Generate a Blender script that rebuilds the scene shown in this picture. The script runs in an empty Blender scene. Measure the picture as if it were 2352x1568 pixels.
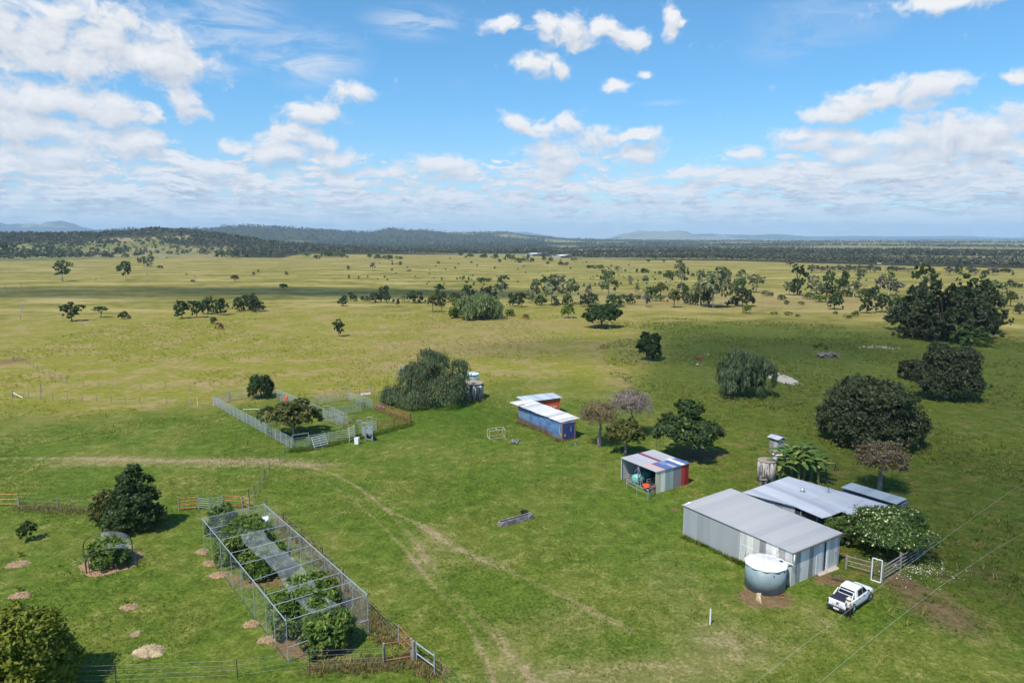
import bpy, bmesh, math, random
import numpy as np
from mathutils import Vector, Matrix
from mathutils import noise as mnoise
R=math.radians
scene=bpy.context.scene; COL=scene.collection

# ------------------------------------------------------------------ survey: photo points to metres on the ground
F=1568.;CX=1176.;CY=784.;PITCH=math.atan(235/1568.);HC=28.
cp,sp=math.cos(PITCH),math.sin(PITCH)
SUN_EL=R(57); SUN_AZ=math.atan2(-0.60,-0.80)     # the sun stands behind and left of the camera
SUNV=Vector((math.sin(SUN_AZ)*math.cos(SUN_EL),math.cos(SUN_AZ)*math.cos(SUN_EL),math.sin(SUN_EL)))

def ray(u,v):
    x=(u-CX)/F;y=(CY-v)/F
    return (x, cp+y*sp, -sp+y*cp)
def polar(u,r):
    a=math.atan2(u-CX,F); return (r*math.sin(a),r*math.cos(a))
def sstep(a,b,x):
    t=np.clip((x-a)/(b-a),0,1); return t*t*(3-2*t)
# (u, distance, height, half width across, half width along, flatness power)
BUMPS=[(60,2300,24,520,420,2),(380,1650,30,330,300,2),(200,1750,12,420,300,2),(-250,2400,22,800,600,2),
 (640,4300,48,420,500,2),(905,4600,24,150,300,2),(990,4350,24,220,400,2),(1150,4900,20,190,400,2),
 (700,4700,54,1500,900,4),(420,5200,40,900,700,2),(1150,5600,34,1200,900,2),
 (60,15000,250,1100,1500,4),(250,16000,150,1700,1500,2),(585,17000,300,900,1500,6),(760,18000,215,900,1500,4),(1150,19000,190,1500,1500,4),
 (1490,15500,170,850,1200,6),(1680,16500,120,1600,1300,4),(1950,18500,80,2400,1500,4),(2300,19000,60,1500,1500,2),(900,18500,120,1500,1500,2)]
_B=[]
for u,d,h,sa,sr,p in BUMPS:
    x,y=polar(u,d); a=math.atan2(x,y); _B.append((x,y,math.cos(a),math.sin(a),h,sa,sr,p))
def terrain(x,y):
    x=np.asarray(x,float);y=np.asarray(y,float);r=np.hypot(x,y)+1e-6
    z=-7*sstep(1150,1600,r)+13*sstep(1900,6500,r)
    az=np.arctan2(x,y); z=z+np.minimum(.0042*r,13)*sstep(930,1250,r)*(1-sstep(6000,9000,r))*sstep(.0,.14,az)*(1-sstep(.9,1.2,az))*(np.sin(15*np.log(r)+3.8*az)-.2)
    for bx,by,ca,sa_,h,wa,wr,p in _B:
        dx=x-bx;dy=y-by
        ac=dx*ca-dy*sa_; al=dx*sa_+dy*ca
        q=(np.abs(ac)/wa)**p+(np.abs(al)/wr)**2
        n=1+0.13*np.sin(ac/wa*5.1+bx)+0.07*np.sin(ac/wa*13+al/wr*7+by)+0.03*np.sin(ac/wa*31+1.3*bx)
        z=z+h*np.exp(-q)*n
    z=z+0.9*sstep(230,500,r)*(np.sin(x/97+y/140)+np.sin(x/61-y/180+1.7))*0.7
    return z
def _ss(a,b,x):
    t=min(1.,max(0.,(x-a)/(b-a))); return t*t*(3-2*t)
def pasture_edge(u): return np.interp(u,[-400,0,650,700,1100,1250,1400,1500,1900,2352,2800],[1060,1060,1060,1250,1300,1120,960,920,860,830,830])
def clearing(u,r,x,y):              # open ground between the far woods, 0 to 1
    n=wob(x,y,260,3)+.5*wob(x,y,90,7); b=np.cos(15*np.log(r)+3.8*np.arctan2(x,y))
    c=sstep(.10,.42,np.where(u>1250,b*.75+n*.75-.02,np.where(r>3000,n*.8-.1,n*.7-.12)))
    c=np.where(leftslope(u,r,x,y),.75+.25*c,c); return np.clip(c,0,1)
def leftslope(u,r,x,y): return (u<520+230*wob(x,y,70,9)+120*wob(x,y,23,2))&(r<1540+160*wob(x,y,90,4))
def wob(x,y,s,seed=0): return (np.sin(x/s+seed)+np.sin(y/s*1.13+2*seed)+np.sin((x+y)/s*.71+3*seed)+np.sin((x-y)/s*1.9+seed*5)*.5)/3.5
def H(x,y):                            # the same ground height, for one point
    r=math.hypot(x,y)+1e-6; z=-7*_ss(1150,1600,r)+13*_ss(1900,6500,r)
    az=math.atan2(x,y)
    if r>930 and 0<az<1.2: z+=min(.0042*r,13)*_ss(930,1250,r)*(1-_ss(6000,9000,r))*_ss(.0,.14,az)*(1-_ss(.9,1.2,az))*(math.sin(15*math.log(r)+3.8*az)-.2)
    if r>700:
        for bx,by,ca,sa_,h,wa,wr,p in _B:
            dx=x-bx;dy=y-by; ac=dx*ca-dy*sa_; al=dx*sa_+dy*ca
            q=(abs(ac)/wa)**p+(abs(al)/wr)**2
            if q>12: continue
            z+=h*math.exp(-q)*(1+0.13*math.sin(ac/wa*5.1+bx)+0.07*math.sin(ac/wa*13+al/wr*7+by)+0.03*math.sin(ac/wa*31+1.3*bx))
    if r>230: z+=0.63*_ss(230,500,r)*(math.sin(x/97+y/140)+math.sin(x/61-y/180+1.7))
    return z
def G(u,v,z=None):
    d=ray(u,v)
    if z is not None:
        t=(z-HC)/d[2]; return Vector((d[0]*t,d[1]*t,z))
    t=20.;s=1.
    if d[2]<-0.06: t=-HC/d[2]*0.6
    prev=t
    while t<40000:
        x,y,zz=d[0]*t,d[1]*t,HC+d[2]*t
        if zz<H(x,y): break
        prev=t;t*=1.01
    lo,hi=prev,t
    for _ in range(18):
        m=(lo+hi)/2
        if HC+d[2]*m<H(d[0]*m,d[1]*m): hi=m
        else: lo=m
    return Vector((d[0]*hi,d[1]*hi,H(d[0]*hi,d[1]*hi)))
ZS=1.63265
CR={'A':(0,900,2.352),'B':(900,900,2.352),'C':(1700,900,2.352),'D':(2600,900,1.8968),'E':(2600,1200,1.8968),
 'Y':(700,1250,1.96),'M':(1750,1350,2.138),'L':(0,1800,2.0635),'N':(600,1800,2.063),'S':(2540,1780,3.1355),
 'P':(2280,1660,6.533),'K':(1900,1440,6.532),'U':(3040,2120,7.127),'R':(2820,1600,2.903),'Q':(3060,1850,4.48),
 'V':(720,1420,4.9),'W':(1100,1420,4.9),'Z':(2400,1700,2.138),'O':(0,1300,2.352),'G':(0,0,ZS**-1*1.0)}
def D(c,x,y):
    x0,y0,s=CR[c]
    return ((x0+x/s)/ZS,(y0+y/s)/ZS)
def P(c,x,y,z=None): return G(*D(c,x,y),z=z)
def hgt(base,v1):                      # height of an upright thing whose foot is base and whose top the photo shows at v1
    k=(CY-v1)/F; y=base.y
    return y*(k*cp-sp)/(cp+k*sp)+HC-base.z
def mpp(p): # metres per photo unit at a point
    return (p.y*cp-(p.z-HC)*sp)/F

# ------------------------------------------------------------------ objects
def setp(o,label=None,cat=None,group=None,kind=None):
    if label: o['label']=label
    if cat: o['category']=cat
    if group: o['group']=group
    if kind: o['kind']=kind
    return o
def thing(name,label,cat,loc=(0,0,0),rotz=0,group=None,scale=None):
    o=bpy.data.objects.new(name,None); COL.objects.link(o); o.empty_display_size=0.3
    o.location=loc; o.rotation_euler=(0,0,rotz)
    if scale: o.scale=scale
    return setp(o,label,cat,group)
def link(name,me,parent=None):
    o=bpy.data.objects.new(name,me); COL.objects.link(o)
    if parent is not None: o.parent=parent
    return o
def copy_thing(src,loc,rotz,label,group=None,scale=None,mats=None):
    c=src.copy(); COL.objects.link(c); c.location=loc; c.rotation_euler=(0,0,rotz)
    if scale: c.scale=scale
    c['label']=label
    if group: c['group']=group
    for ch in src.children:
        d=ch.copy(); COL.objects.link(d); d.parent=c
        for g in ch.children:
            e=g.copy(); COL.objects.link(e); e.parent=d
    return c

class MB:
    def __init__(s): s.v=[];s.f=[];s.m=[]
    def add(s,vs,fs,mi=0):
        b=len(s.v); s.v+= [tuple(p) for p in vs]; s.f+=[tuple(i+b for i in f) for f in fs]; s.m+=[mi]*len(fs); return s
    def box(s,x0,x1,y0,y1,z0,z1,mi=0):
        v=[(x0,y0,z0),(x1,y0,z0),(x1,y1,z0),(x0,y1,z0),(x0,y0,z1),(x1,y0,z1),(x1,y1,z1),(x0,y1,z1)]
        return s.add(v,[(0,3,2,1),(4,5,6,7),(0,1,5,4),(1,2,6,5),(2,3,7,6),(3,0,4,7)],mi)
    def slab(s,pts,t,mi=0):            # polygon given by its top points, thickened downwards
        n=len(pts); top=[Vector(p) for p in pts]; bot=[p-Vector((0,0,t)) for p in top]
        return s.add(top+bot,[tuple(range(n)),tuple(range(2*n-1,n-1,-1))]+[(i,i+n,(i+1)%n+n,(i+1)%n) for i in range(n)],mi)
    def wall(s,a,b,z0a,z1a,z0b,z1b,t,mi=0): # upright wall from a to b (2D), thickness t to the left of a->b
        a=Vector(a[:2]);b=Vector(b[:2]);d=(b-a).normalized();n=Vector((-d.y,d.x))*t
        v=[(a.x,a.y,z0a),(b.x,b.y,z0b),(b.x,b.y,z1b),(a.x,a.y,z1a)]
        w=[(p[0]+n.x,p[1]+n.y,p[2]) for p in v]
        return s.add(v+w,[(0,1,2,3),(7,6,5,4),(0,4,5,1),(1,5,6,2),(2,6,7,3),(3,7,4,0)],mi)
    def tube(s,p,q,r0,r1=None,n=6,cap=True,mi=0):
        p=Vector(p);q=Vector(q);r1=r0 if r1 is None else r1
        d=(q-p)
        if d.length<1e-6: return s
        d.normalize(); a=d.orthogonal().normalized(); b=d.cross(a)
        v=[p+(a*math.cos(2*math.pi*i/n)+b*math.sin(2*math.pi*i/n))*r0 for i in range(n)]
        v+=[q+(a*math.cos(2*math.pi*i/n)+b*math.sin(2*math.pi*i/n))*r1 for i in range(n)]
        f=[(i,(i+1)%n,(i+1)%n+n,i+n) for i in range(n)]
        if cap: f+=[tuple(range(n-1,-1,-1)),tuple(range(n,2*n))]
        return s.add(v,f,mi)
    def path(s,pts,r,n=6,mi=0,closed=False):
        pts=[Vector(p) for p in pts]
        for i in range(len(pts)-1):
            s.tube(pts[i],pts[i+1],r if not isinstance(r,(list,tuple)) else r[i],r if not isinstance(r,(list,tuple)) else r[i+1],n,True,mi)
        return s
    def cyl(s,x,y,z0,z1,r0,r1=None,n=24,mi=0): return s.tube((x,y,z0),(x,y,z1),r0,r1,n,True,mi)
    def lathe(s,prof,n=24,cx=0,cy=0,mi=0,jag=None):
        m=len(prof);v=[]
        for k,(r,z) in enumerate(prof):
            for i in range(n):
                a=2*math.pi*i/n; rr=r*(jag(k,i) if jag else 1); v.append((cx+rr*math.cos(a),cy+rr*math.sin(a),z))
        f=[(k*n+i,k*n+(i+1)%n,(k+1)*n+(i+1)%n,(k+1)*n+i) for k in range(m-1) for i in range(n)]
        if prof[0][0]>0: f.append(tuple(range(n-1,-1,-1)))
        if prof[-1][0]>0: f.append(tuple(range((m-1)*n,m*n)))
        return s.add(v,f,mi)
    def hull(s,pts,mi=0):
        bm=bmesh.new(); [bm.verts.new(p) for p in pts]; bmesh.ops.convex_hull(bm,input=bm.verts)
        bm.verts.index_update(); s.add([v.co[:] for v in bm.verts],[[v.index for v in f.verts] for f in bm.faces],mi); bm.free(); return s
    def build(s,name,mats,parent=None,smooth=False,bevel=0,label=None):
        me=bpy.data.meshes.new(name); me.from_pydata(s.v,[],s.f)
        for m in (mats if isinstance(mats,(list,tuple)) else [mats]): me.materials.append(m)
        if len(set(s.m))>1: me.polygons.foreach_set('material_index',s.m)
        if smooth: me.polygons.foreach_set('use_smooth',[True]*len(me.polygons))
        me.update(); o=link(name,me,parent)
        if smooth:
            pass
        if bevel:
            b=o.modifiers.new('bevel','BEVEL'); b.width=bevel; b.segments=2; b.limit_method='ANGLE'; b.angle_limit=R(40)
        if label: o['label']=label
        return o
def quads(name,V,mat,parent=None,faces4=True):
    n=len(V)//(4 if faces4 else 3); k=4 if faces4 else 3
    me=bpy.data.meshes.new(name); me.vertices.add(n*k); me.vertices.foreach_set('co',np.asarray(V,np.float32).ravel())
    me.loops.add(n*k); me.loops.foreach_set('vertex_index',np.arange(n*k,dtype=np.int32))
    me.polygons.add(n); me.polygons.foreach_set('loop_start',np.arange(0,n*k,k,dtype=np.int32)); me.polygons.foreach_set('loop_total',np.full(n,k,np.int32))
    for m in (mat if isinstance(mat,(list,tuple)) else [mat]): me.materials.append(m)
    me.update(calc_edges=True)
    return link(name,me,parent)
def text_mesh(name,txt,size,mat,parent,M,extrude=0.01):
    cu=bpy.data.curves.new(name,'FONT'); cu.body=txt; cu.size=size; cu.extrude=extrude; cu.align_x='CENTER'; cu.align_y='CENTER'
    o=bpy.data.objects.new('tmp',cu); COL.objects.link(o); bpy.context.view_layer.update()
    dg=bpy.context.evaluated_depsgraph_get(); me=bpy.data.meshes.new_from_object(o.evaluated_get(dg)); bpy.data.objects.remove(o)
    me.name=name; me.materials.clear(); me.materials.append(mat); me.transform(M); return link(name,me,parent)

# ------------------------------------------------------------------ node helper
class NT:
    def __init__(s,nt): s.t=nt; s.n=nt.nodes; s.l=nt.links
    def node(s,typ,**kw):
        x=s.n.new(typ)
        for k,v in kw.items(): setattr(x,k,v)
        return x
    def put(s,sock,val):
        if val is None: return
        if isinstance(val,bpy.types.NodeSocket): s.l.new(val,sock)
        elif isinstance(val,bpy.types.Node): s.l.new(val.outputs[0],sock)
        else:
            if sock.type=='RGBA' and hasattr(val,'__len__') and len(val)==3: val=(*val,1)
            sock.default_value=val
    def m(s,op,a,b=None,c=None,clamp=False):
        x=s.node('ShaderNodeMath',operation=op,use_clamp=clamp); s.put(x.inputs[0],a); s.put(x.inputs[1],b)
        if c is not None: s.put(x.inputs[2],c)
        return x.outputs[0]
    def vm(s,op,a,b=None,c=None):
        x=s.node('ShaderNodeVectorMath',operation=op); s.put(x.inputs[0],a)
        if op=='SCALE': s.put(x.inputs[3],b)
        else:
            s.put(x.inputs[1],b)
            if c is not None: s.put(x.inputs[2],c)
        return x.outputs[1] if op in('LENGTH','DOT_PRODUCT','DISTANCE') else x.outputs[0]
    def noise(s,vec,scale,detail=4,rough=.55,dist=0,typ='FBM'):
        x=s.node('ShaderNodeTexNoise'); s.put(x.inputs['Vector'],vec); s.put(x.inputs['Scale'],scale); s.put(x.inputs['Detail'],detail); s.put(x.inputs['Roughness'],rough); s.put(x.inputs['Distortion'],dist)
        return x.outputs[0]
    def ramp(s,fac,a,b,c0=0.,c1=1.):      # smooth map range
        x=s.node('ShaderNodeMapRange',interpolation_type='SMOOTHSTEP'); s.put(x.inputs[0],fac); s.put(x.inputs[1],a); s.put(x.inputs[2],b); s.put(x.inputs[3],c0); s.put(x.inputs[4],c1)
        return x.outputs[0]
    def mix(s,f,a,b,blend='MIX'):
        x=s.node('ShaderNodeMix',data_type='RGBA',blend_type=blend); s.put(x.inputs[0],f); s.put(x.inputs[6],a); s.put(x.inputs[7],b); return x.outputs[2]
    def attr(s,name):
        x=s.node('ShaderNodeAttribute'); x.attribute_name=name; return x.outputs['Fac']
    def scale3(s,vec,sc): return s.vm('MULTIPLY',vec,sc)
def newmat(name):
    m=bpy.data.materials.new(name); m.use_nodes=True; m.node_tree.nodes.clear(); t=NT(m.node_tree)
    out=t.node('ShaderNodeOutputMaterial'); return m,t,out
def princ(t,out,col,rough=.7,metal=0,normal=None,spec=None):
    b=t.node('ShaderNodeBsdfPrincipled'); t.put(b.inputs['Base Color'],col); t.put(b.inputs['Roughness'],rough); t.put(b.inputs['Metallic'],metal)
    if spec is not None: b.inputs['Specular IOR Level'].default_value=spec
    if normal is not None: t.l.new(normal,b.inputs['Normal'])
    t.l.new(b.outputs[0],out.inputs[0]); return b
def plain(name,col,rough=.6,metal=0,var=.18,sc=3.,bump=0,spec=None,col2=None,thr=(.45,.7)):
    m,t,out=newmat(name); tc=t.node('ShaderNodeTexCoord').outputs['Object']
    n=t.noise(tc,sc,5,.6); n2=t.noise(tc,sc*7,3,.6)
    k=t.m('ADD',t.m('MULTIPLY',n,.65),t.m('MULTIPLY',n2,.35)); lo=tuple(c*(1-var) for c in col); hi=tuple(min(1,c*(1+var)) for c in col)
    c=t.mix(t.ramp(k,.3,.7),lo,hi)
    if col2: c=t.mix(t.ramp(n,thr[0],thr[1]),c,col2)
    nr=None
    if bump:
        b=t.node('ShaderNodeBump'); b.inputs['Strength'].default_value=bump; b.inputs['Distance'].default_value=.03; t.l.new(n2,b.inputs['Height']); nr=b.outputs[0]
    princ(t,out,c,rough,metal,nr,spec); return m
def sheet(name,col,axis='x',pitch=.076,wid=.76,var=.15,metal=.15,rough=.45,tint=None,rust=0,bump=.5,lcol=None):
    """corrugated sheeting: ribs run across `axis`, sheets of width wid weather differently"""
    m,t,out=newmat(name); tc=t.node('ShaderNodeTexCoord').outputs['Object']; sx=t.node('ShaderNodeSeparateXYZ'); t.l.new(tc,sx.inputs[0])
    a=sx.outputs[{'x':0,'y':1,'z':2}[axis]]
    w=t.m('SINE',t.m('MULTIPLY',a,2*math.pi/pitch)); idx=t.m('FLOOR',t.m('DIVIDE',a,wid))
    wn=t.node('ShaderNodeTexWhiteNoise',noise_dimensions='1D'); t.l.new(idx,wn.inputs['W'])
    st={'x':(1.2,.4,.25),'y':(.4,1.2,.25),'z':(1,1,1)}[axis]
    n=t.noise(t.scale3(tc,st),2.2,6,.65); n3=t.noise(tc,14,3,.6)
    k=t.m('ADD',t.m('MULTIPLY',wn.outputs[0],.55),t.m('MULTIPLY',n,.6)); k=t.m('ADD',k,t.m('MULTIPLY',n3,.2))
    c=t.mix(t.ramp(k,.3,1.05),tuple(x*(1-var) for x in col),tuple(min(1,x*(1+var)) for x in (tint or col)))
    if rust: c=t.mix(t.m('MULTIPLY',t.ramp(n,.62-.1*rust,.74),rust,clamp=True),c,(.16,.075,.04))
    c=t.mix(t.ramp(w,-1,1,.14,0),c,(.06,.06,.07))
    b=t.node('ShaderNodeBump'); b.inputs['Strength'].default_value=bump; b.inputs['Distance'].default_value=.02; t.l.new(w,b.inputs['Height'])
    princ(t,out,c,rough,metal,b.outputs[0]); return m
def leafmat(name,c0,c1,c2=None,trans=.25,f2=.93,nsc=.35):
    """foliage: each leaf its own shade between c0 and c1, sprigs drift in colour, a few leaves c2"""
    m,t,out=newmat(name); g=t.node('ShaderNodeNewGeometry'); rnd=g.outputs['Random Per Island']
    pos=g.outputs['Position']; n=t.noise(pos,nsc,3,.6)
    k=t.m('ADD',t.m('MULTIPLY',rnd,.55),t.m('MULTIPLY',t.ramp(n,.3,.7),.45))
    c=t.mix(k,c0,c1)
    if c2:
        wn=t.node('ShaderNodeTexWhiteNoise',noise_dimensions='1D'); t.l.new(t.m('MULTIPLY',rnd,917.3),wn.inputs['W'])
        c=t.mix(t.m('GREATER_THAN',wn.outputs[0],f2),c,c2)
    d=t.node('ShaderNodeBsdfPrincipled'); t.put(d.inputs['Base Color'],c); d.inputs['Roughness'].default_value=.55; d.inputs['Specular IOR Level'].default_value=.25
    tr=t.node('ShaderNodeBsdfTranslucent'); t.put(tr.inputs[0],t.mix(.5,c,(.25,.35,.03)))
    mx=t.node('ShaderNodeMixShader'); mx.inputs[0].default_value=trans; t.l.new(d.outputs[0],mx.inputs[1]); t.l.new(tr.outputs[0],mx.inputs[2]); t.l.new(mx.outputs[0],out.inputs[0]); return m
# ------------------------------------------------------------------ camera, sun, render
cam=bpy.data.cameras.new('camera'); co=bpy.data.objects.new('camera',cam); COL.objects.link(co)
cam.sensor_width=36; cam.lens=24; cam.clip_end=90000; cam.clip_start=.5
co.location=(0,0,HC); co.rotation_euler=(R(90)-PITCH,0,0); scene.camera=co
sl=bpy.data.lights.new('sun','SUN'); sl.energy=4.6; sl.angle=R(.53); sl.color=(1,.94,.83)
so=bpy.data.objects.new('sun',sl); COL.objects.link(so); so.rotation_euler=(-SUNV).to_track_quat('-Z','Y').to_euler(); so.location=(0,-50,100)
scene.view_settings.view_transform='Standard'; scene.view_settings.look='None'; scene.view_settings.exposure=0.35; scene.view_settings.gamma=1
c_=scene.cycles; c_.use_denoising=True; c_.max_bounces=6; c_.diffuse_bounces=3; c_.glossy_bounces=2; c_.transmission_bounces=2; c_.transparent_max_bounces=24; c_.volume_bounces=1
c_.caustics_reflective=False; c_.caustics_refractive=False; c_.sample_clamp_indirect=4; c_.use_adaptive_sampling=True; c_.adaptive_threshold=.015
try: c_.denoiser='OPENIMAGEDENOISE'; c_.denoising_input_passes='RGB_ALBEDO_NORMAL'; c_.denoising_prefilter='ACCURATE'
except Exception: pass

# ------------------------------------------------------------------ sky with its clouds
def AE(u,v):
    d=Vector(ray(u,v)).normalized(); return math.atan2(d.x,d.y),math.asin(d.z)
W=bpy.data.worlds.new('World'); scene.world=W; W.use_nodes=True; W.node_tree.nodes.clear(); t=NT(W.node_tree)
try: W.cycles.sampling_method='MANUAL'; W.cycles.sample_map_resolution=512
except Exception: pass
# (u,v,half width,half height) of each cumulus the photo shows
CUM=[(60,85,140,70),(250,80,100,72),(150,130,150,42),(340,125,110,58),(400,150,90,40),(20,40,120,50),(300,50,55,45),
 (0,215,140,35),(110,235,150,38),(240,265,110,30),(330,280,40,16),(60,285,170,40),(425,238,38,32),(445,258,34,14),
 (255,335,110,32),(310,335,70,30),(560,335,50,16),(690,320,90,30),(640,350,80,20),(760,360,90,16),(680,300,40,22),
 (718,260,55,26),(700,250,30,18),(815,213,46,16),(1010,385,85,24),(1050,405,60,18),(990,375,50,16),(1155,63,45,20),(1310,75,80,38),(1250,70,40,28),(1440,85,36,24),(1390,60,40,25),
 (1225,150,42,20),(1290,155,28,18),(1262,138,30,12),(1548,40,36,28),(1545,75,22,18),(1575,55,26,14),(1420,196,28,12),(1465,173,24,10),
 (1190,292,46,20),(1260,290,50,22),(1305,278,40,22),(1370,315,55,26),(1460,312,45,14),(1465,352,48,24),(1260,345,60,22),(1290,375,90,16),(1240,400,100,14),
 (1930,250,62,22),(1990,225,70,22),(2060,215,60,26),(2130,215,58,30),(2155,205,36,26),(2010,195,40,14),(2210,0,110,22),(1720,345,40,16),(1890,305,80,22),(1860,335,60,16),
 (2020,320,70,22),(2110,305,80,26),(2200,300,90,28),(2290,290,70,26),(2240,330,130,26),(2352,270,60,30),(2340,170,40,12),(2080,350,140,22),(1960,350,90,18),
 (110,350,160,20),(60,380,160,22),(450,375,140,14),(1830,400,260,18),(2150,390,260,22),(1600,400,130,12),(800,400,150,12)]
gr=bpy.data.node_groups.new('cloud_density','ShaderNodeTree')
gr.interface.new_socket('Dir',in_out='INPUT',socket_type='NodeSocketVector'); gr.interface.new_socket('Density',in_out='OUTPUT',socket_type='NodeSocketFloat')
g=NT(gr); gi=g.node('NodeGroupInput'); go=g.node('NodeGroupOutput'); dv=gi.outputs[0]
sx=g.node('ShaderNodeSeparateXYZ'); g.l.new(dv,sx.inputs[0])
az=g.m('ARCTAN2',sx.outputs[0],sx.outputs[1]); el=g.m('ARCSINE',sx.outputs[2])
cb=g.node('ShaderNodeCombineXYZ'); g.l.new(az,cb.inputs[0]); g.l.new(el,cb.inputs[1]); ae=cb.outputs[0]
# billows: two octaves of displacement and fractal noise
wv=g.node('ShaderNodeTexNoise'); g.put(wv.inputs['Vector'],ae); wv.inputs['Scale'].default_value=14; wv.inputs['Detail'].default_value=5
wp=g.vm('MULTIPLY_ADD',g.vm('SUBTRACT',wv.outputs['Color'],(.5,.5,.5)),(.075,.04,0),ae)
dist=None
for u,v,w,h in CUM:
    a,e=AE(u,v); ra=1.12*w/F*math.cos(e)/1.05; re=1.2*h/F*math.cos(math.atan((CY-v)/F))**2*1.05
    q=g.vm('LENGTH',g.vm('MULTIPLY_ADD',wp,(1/ra,1/re,0),(-a/ra,-e/re,0)))
    q=g.m('MAXIMUM',g.m('SUBTRACT',1.17,q),-.6)
    dist=q if dist is None else g.node('ShaderNodeMath',operation='SMOOTH_MAX')
    if dist is not q:
        g.l.new(prev,dist.inputs[0]); g.l.new(q,dist.inputs[1]); dist.inputs[2].default_value=.25; dist=dist.outputs[0]
    prev=dist
fb=g.noise(g.scale3(wp,(1,1.5,1)),26,7,.56); fb2=g.noise(g.scale3(wp,(1,1.2,1)),110,3,.5)
fbm=g.m('ADD',g.m('SUBTRACT',fb,.5),g.m('MULTIPLY',g.m('SUBTRACT',fb2,.5),.22))
cum=g.m('ADD',dist,g.m('MULTIPLY',fbm,2.7))
# low cloud deck: noise laid out on a level layer, so that it foreshortens towards the horizon
zz=g.m('ADD',g.m('MAXIMUM',sx.outputs[2],0),.018)
pl=g.node('ShaderNodeCombineXYZ'); g.l.new(g.m('DIVIDE',sx.outputs[0],zz),pl.inputs[0]); g.l.new(g.m('DIVIDE',sx.outputs[1],zz),pl.inputs[1])
warp=g.vm('ADD',pl.outputs[0],g.vm('SCALE',g.vm('SUBTRACT',wv.outputs['Color'],(.5,.5,.5)),1.6))
d1=g.noise(warp,.75,8,.62)
d2=g.noise(g.scale3(wp,(1,3.2,1)),19,8,.60); d3=g.noise(g.scale3(wp,(1,4.2,1)),44,6,.58)
lay=g.m('ADD',g.m('MULTIPLY',d1,.38),g.m('ADD',g.m('MULTIPLY',d2,.42),g.m('MULTIPLY',d3,.30)))
cover=g.ramp(el,.16,.06,0,1); side=g.ramp(g.m('ABSOLUTE',g.m('SUBTRACT',az,.02)),.05,.5,.0,.025)
cov=g.m('ADD',g.m('MULTIPLY',cover,.205),g.m('MULTIPLY',side,g.ramp(el,.2,.1)))
deck=g.m('MULTIPLY',g.m('SUBTRACT',g.m('ADD',lay,cov),.693),13.)
deck=g.m('SUBTRACT',deck,g.ramp(el,.11,.19,0,3))
sm=g.node('ShaderNodeMath',operation='SMOOTH_MAX'); g.l.new(cum,sm.inputs[0]); g.l.new(deck,sm.inputs[1]); sm.inputs[2].default_value=.3
g.l.new(sm.outputs[0],go.inputs[0])
tc=t.node('ShaderNodeTexCoord').outputs['Generated']; nd=t.vm('NORMALIZE',tc)
def dens(v):
    x=t.node('ShaderNodeGroup'); x.node_tree=gr; t.put(x.inputs[0],v); return x.outputs[0]
d0=dens(nd); dl=dens(t.vm('ADD',nd,(-.006,0,.016)))
ss=t.node('ShaderNodeSeparateXYZ'); t.l.new(nd,ss.inputs[0]); elz=ss.outputs[2]
alpha=t.m('MULTIPLY',t.ramp(d0,-.05,.85),t.ramp(elz,.0,.06,.6,1))
light=t.m('ADD',t.m('MULTIPLY',t.m('SUBTRACT',d0,dl),.42),.62,clamp=True)  # sunlit tops and grey undersides are put into the cloud colour
light=t.m('SUBTRACT',light,t.ramp(dl,.8,2.4,0,.28),clamp=True)
ccol=t.mix(light,(.52,.575,.68),(1.,1.,1.01))
sky=t.node('ShaderNodeTexSky',sky_type='NISHITA'); sky.sun_disc=False; sky.sun_elevation=SUN_EL; sky.sun_rotation=SUN_AZ%(2*math.pi); sky.altitude=100; sky.air_density=1.0; sky.dust_density=.35; sky.ozone_density=2.5
# thin high cloud
e2=t.m('ARCSINE',elz); a2=t.m('ARCTAN2',ss.outputs[0],ss.outputs[1]); c2=t.node('ShaderNodeCombineXYZ'); t.l.new(a2,c2.inputs[0]); t.l.new(e2,c2.inputs[1])
rot=t.node('ShaderNodeMapping'); t.l.new(c2.outputs[0],rot.inputs[0]); rot.inputs['Rotation'].default_value=(0,0,-.35); rot.inputs['Scale'].default_value=(6,22,1)
wn=t.noise(rot.outputs[0],1.6,8,.66,1.2)
cir=None
for u,v,w,h,k in [(700,130,120,60,1),(960,50,110,34,.8),(500,50,140,80,.75),(430,130,150,40,.6),(1900,40,140,60,.35),(1800,90,90,50,.3),(1530,236,60,6,.4),(1035,185,50,20,.12)]:
    a,e=AE(u,v); ra=1.2*w/F; re=1.2*h/F
    q=t.vm('LENGTH',t.vm('MULTIPLY_ADD',c2.outputs[0],(1/ra,1/re,0),(-a/ra,-e/re,0)))
    q=t.m('MULTIPLY',t.ramp(q,1.15,.1),k); cir=q if cir is None else t.m('MAXIMUM',cir,q)
ca=t.m('MULTIPLY',t.m('MULTIPLY',cir,t.ramp(wn,.34,.66)),.85)
bg=t.node('ShaderNodeBackground'); t.put(bg.inputs[0],t.mix(1.0,sky.outputs[0],t.mix(t.ramp(elz,0,.22),(.84,.93,1.03),(.53,.97,1.17)),'MULTIPLY')); bg.inputs[1].default_value=.115
bc=t.node('ShaderNodeBackground'); t.put(bc.inputs[0],ccol); bc.inputs[1].default_value=.74
bh=t.node('ShaderNodeBackground'); bh.inputs[0].default_value=(.80,.86,.95,1); bh.inputs[1].default_value=.74
m1=t.node('ShaderNodeMixShader'); t.put(m1.inputs[0],ca); t.l.new(bg.outputs[0],m1.inputs[1]); t.l.new(bh.outputs[0],m1.inputs[2])
m2=t.node('ShaderNodeMixShader'); t.put(m2.inputs[0],alpha); t.l.new(m1.outputs[0],m2.inputs[1]); t.l.new(bc.outputs[0],m2.inputs[2])
wo=t.node('ShaderNodeOutputWorld'); t.l.new(m2.outputs[0],wo.inputs[0])

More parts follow.
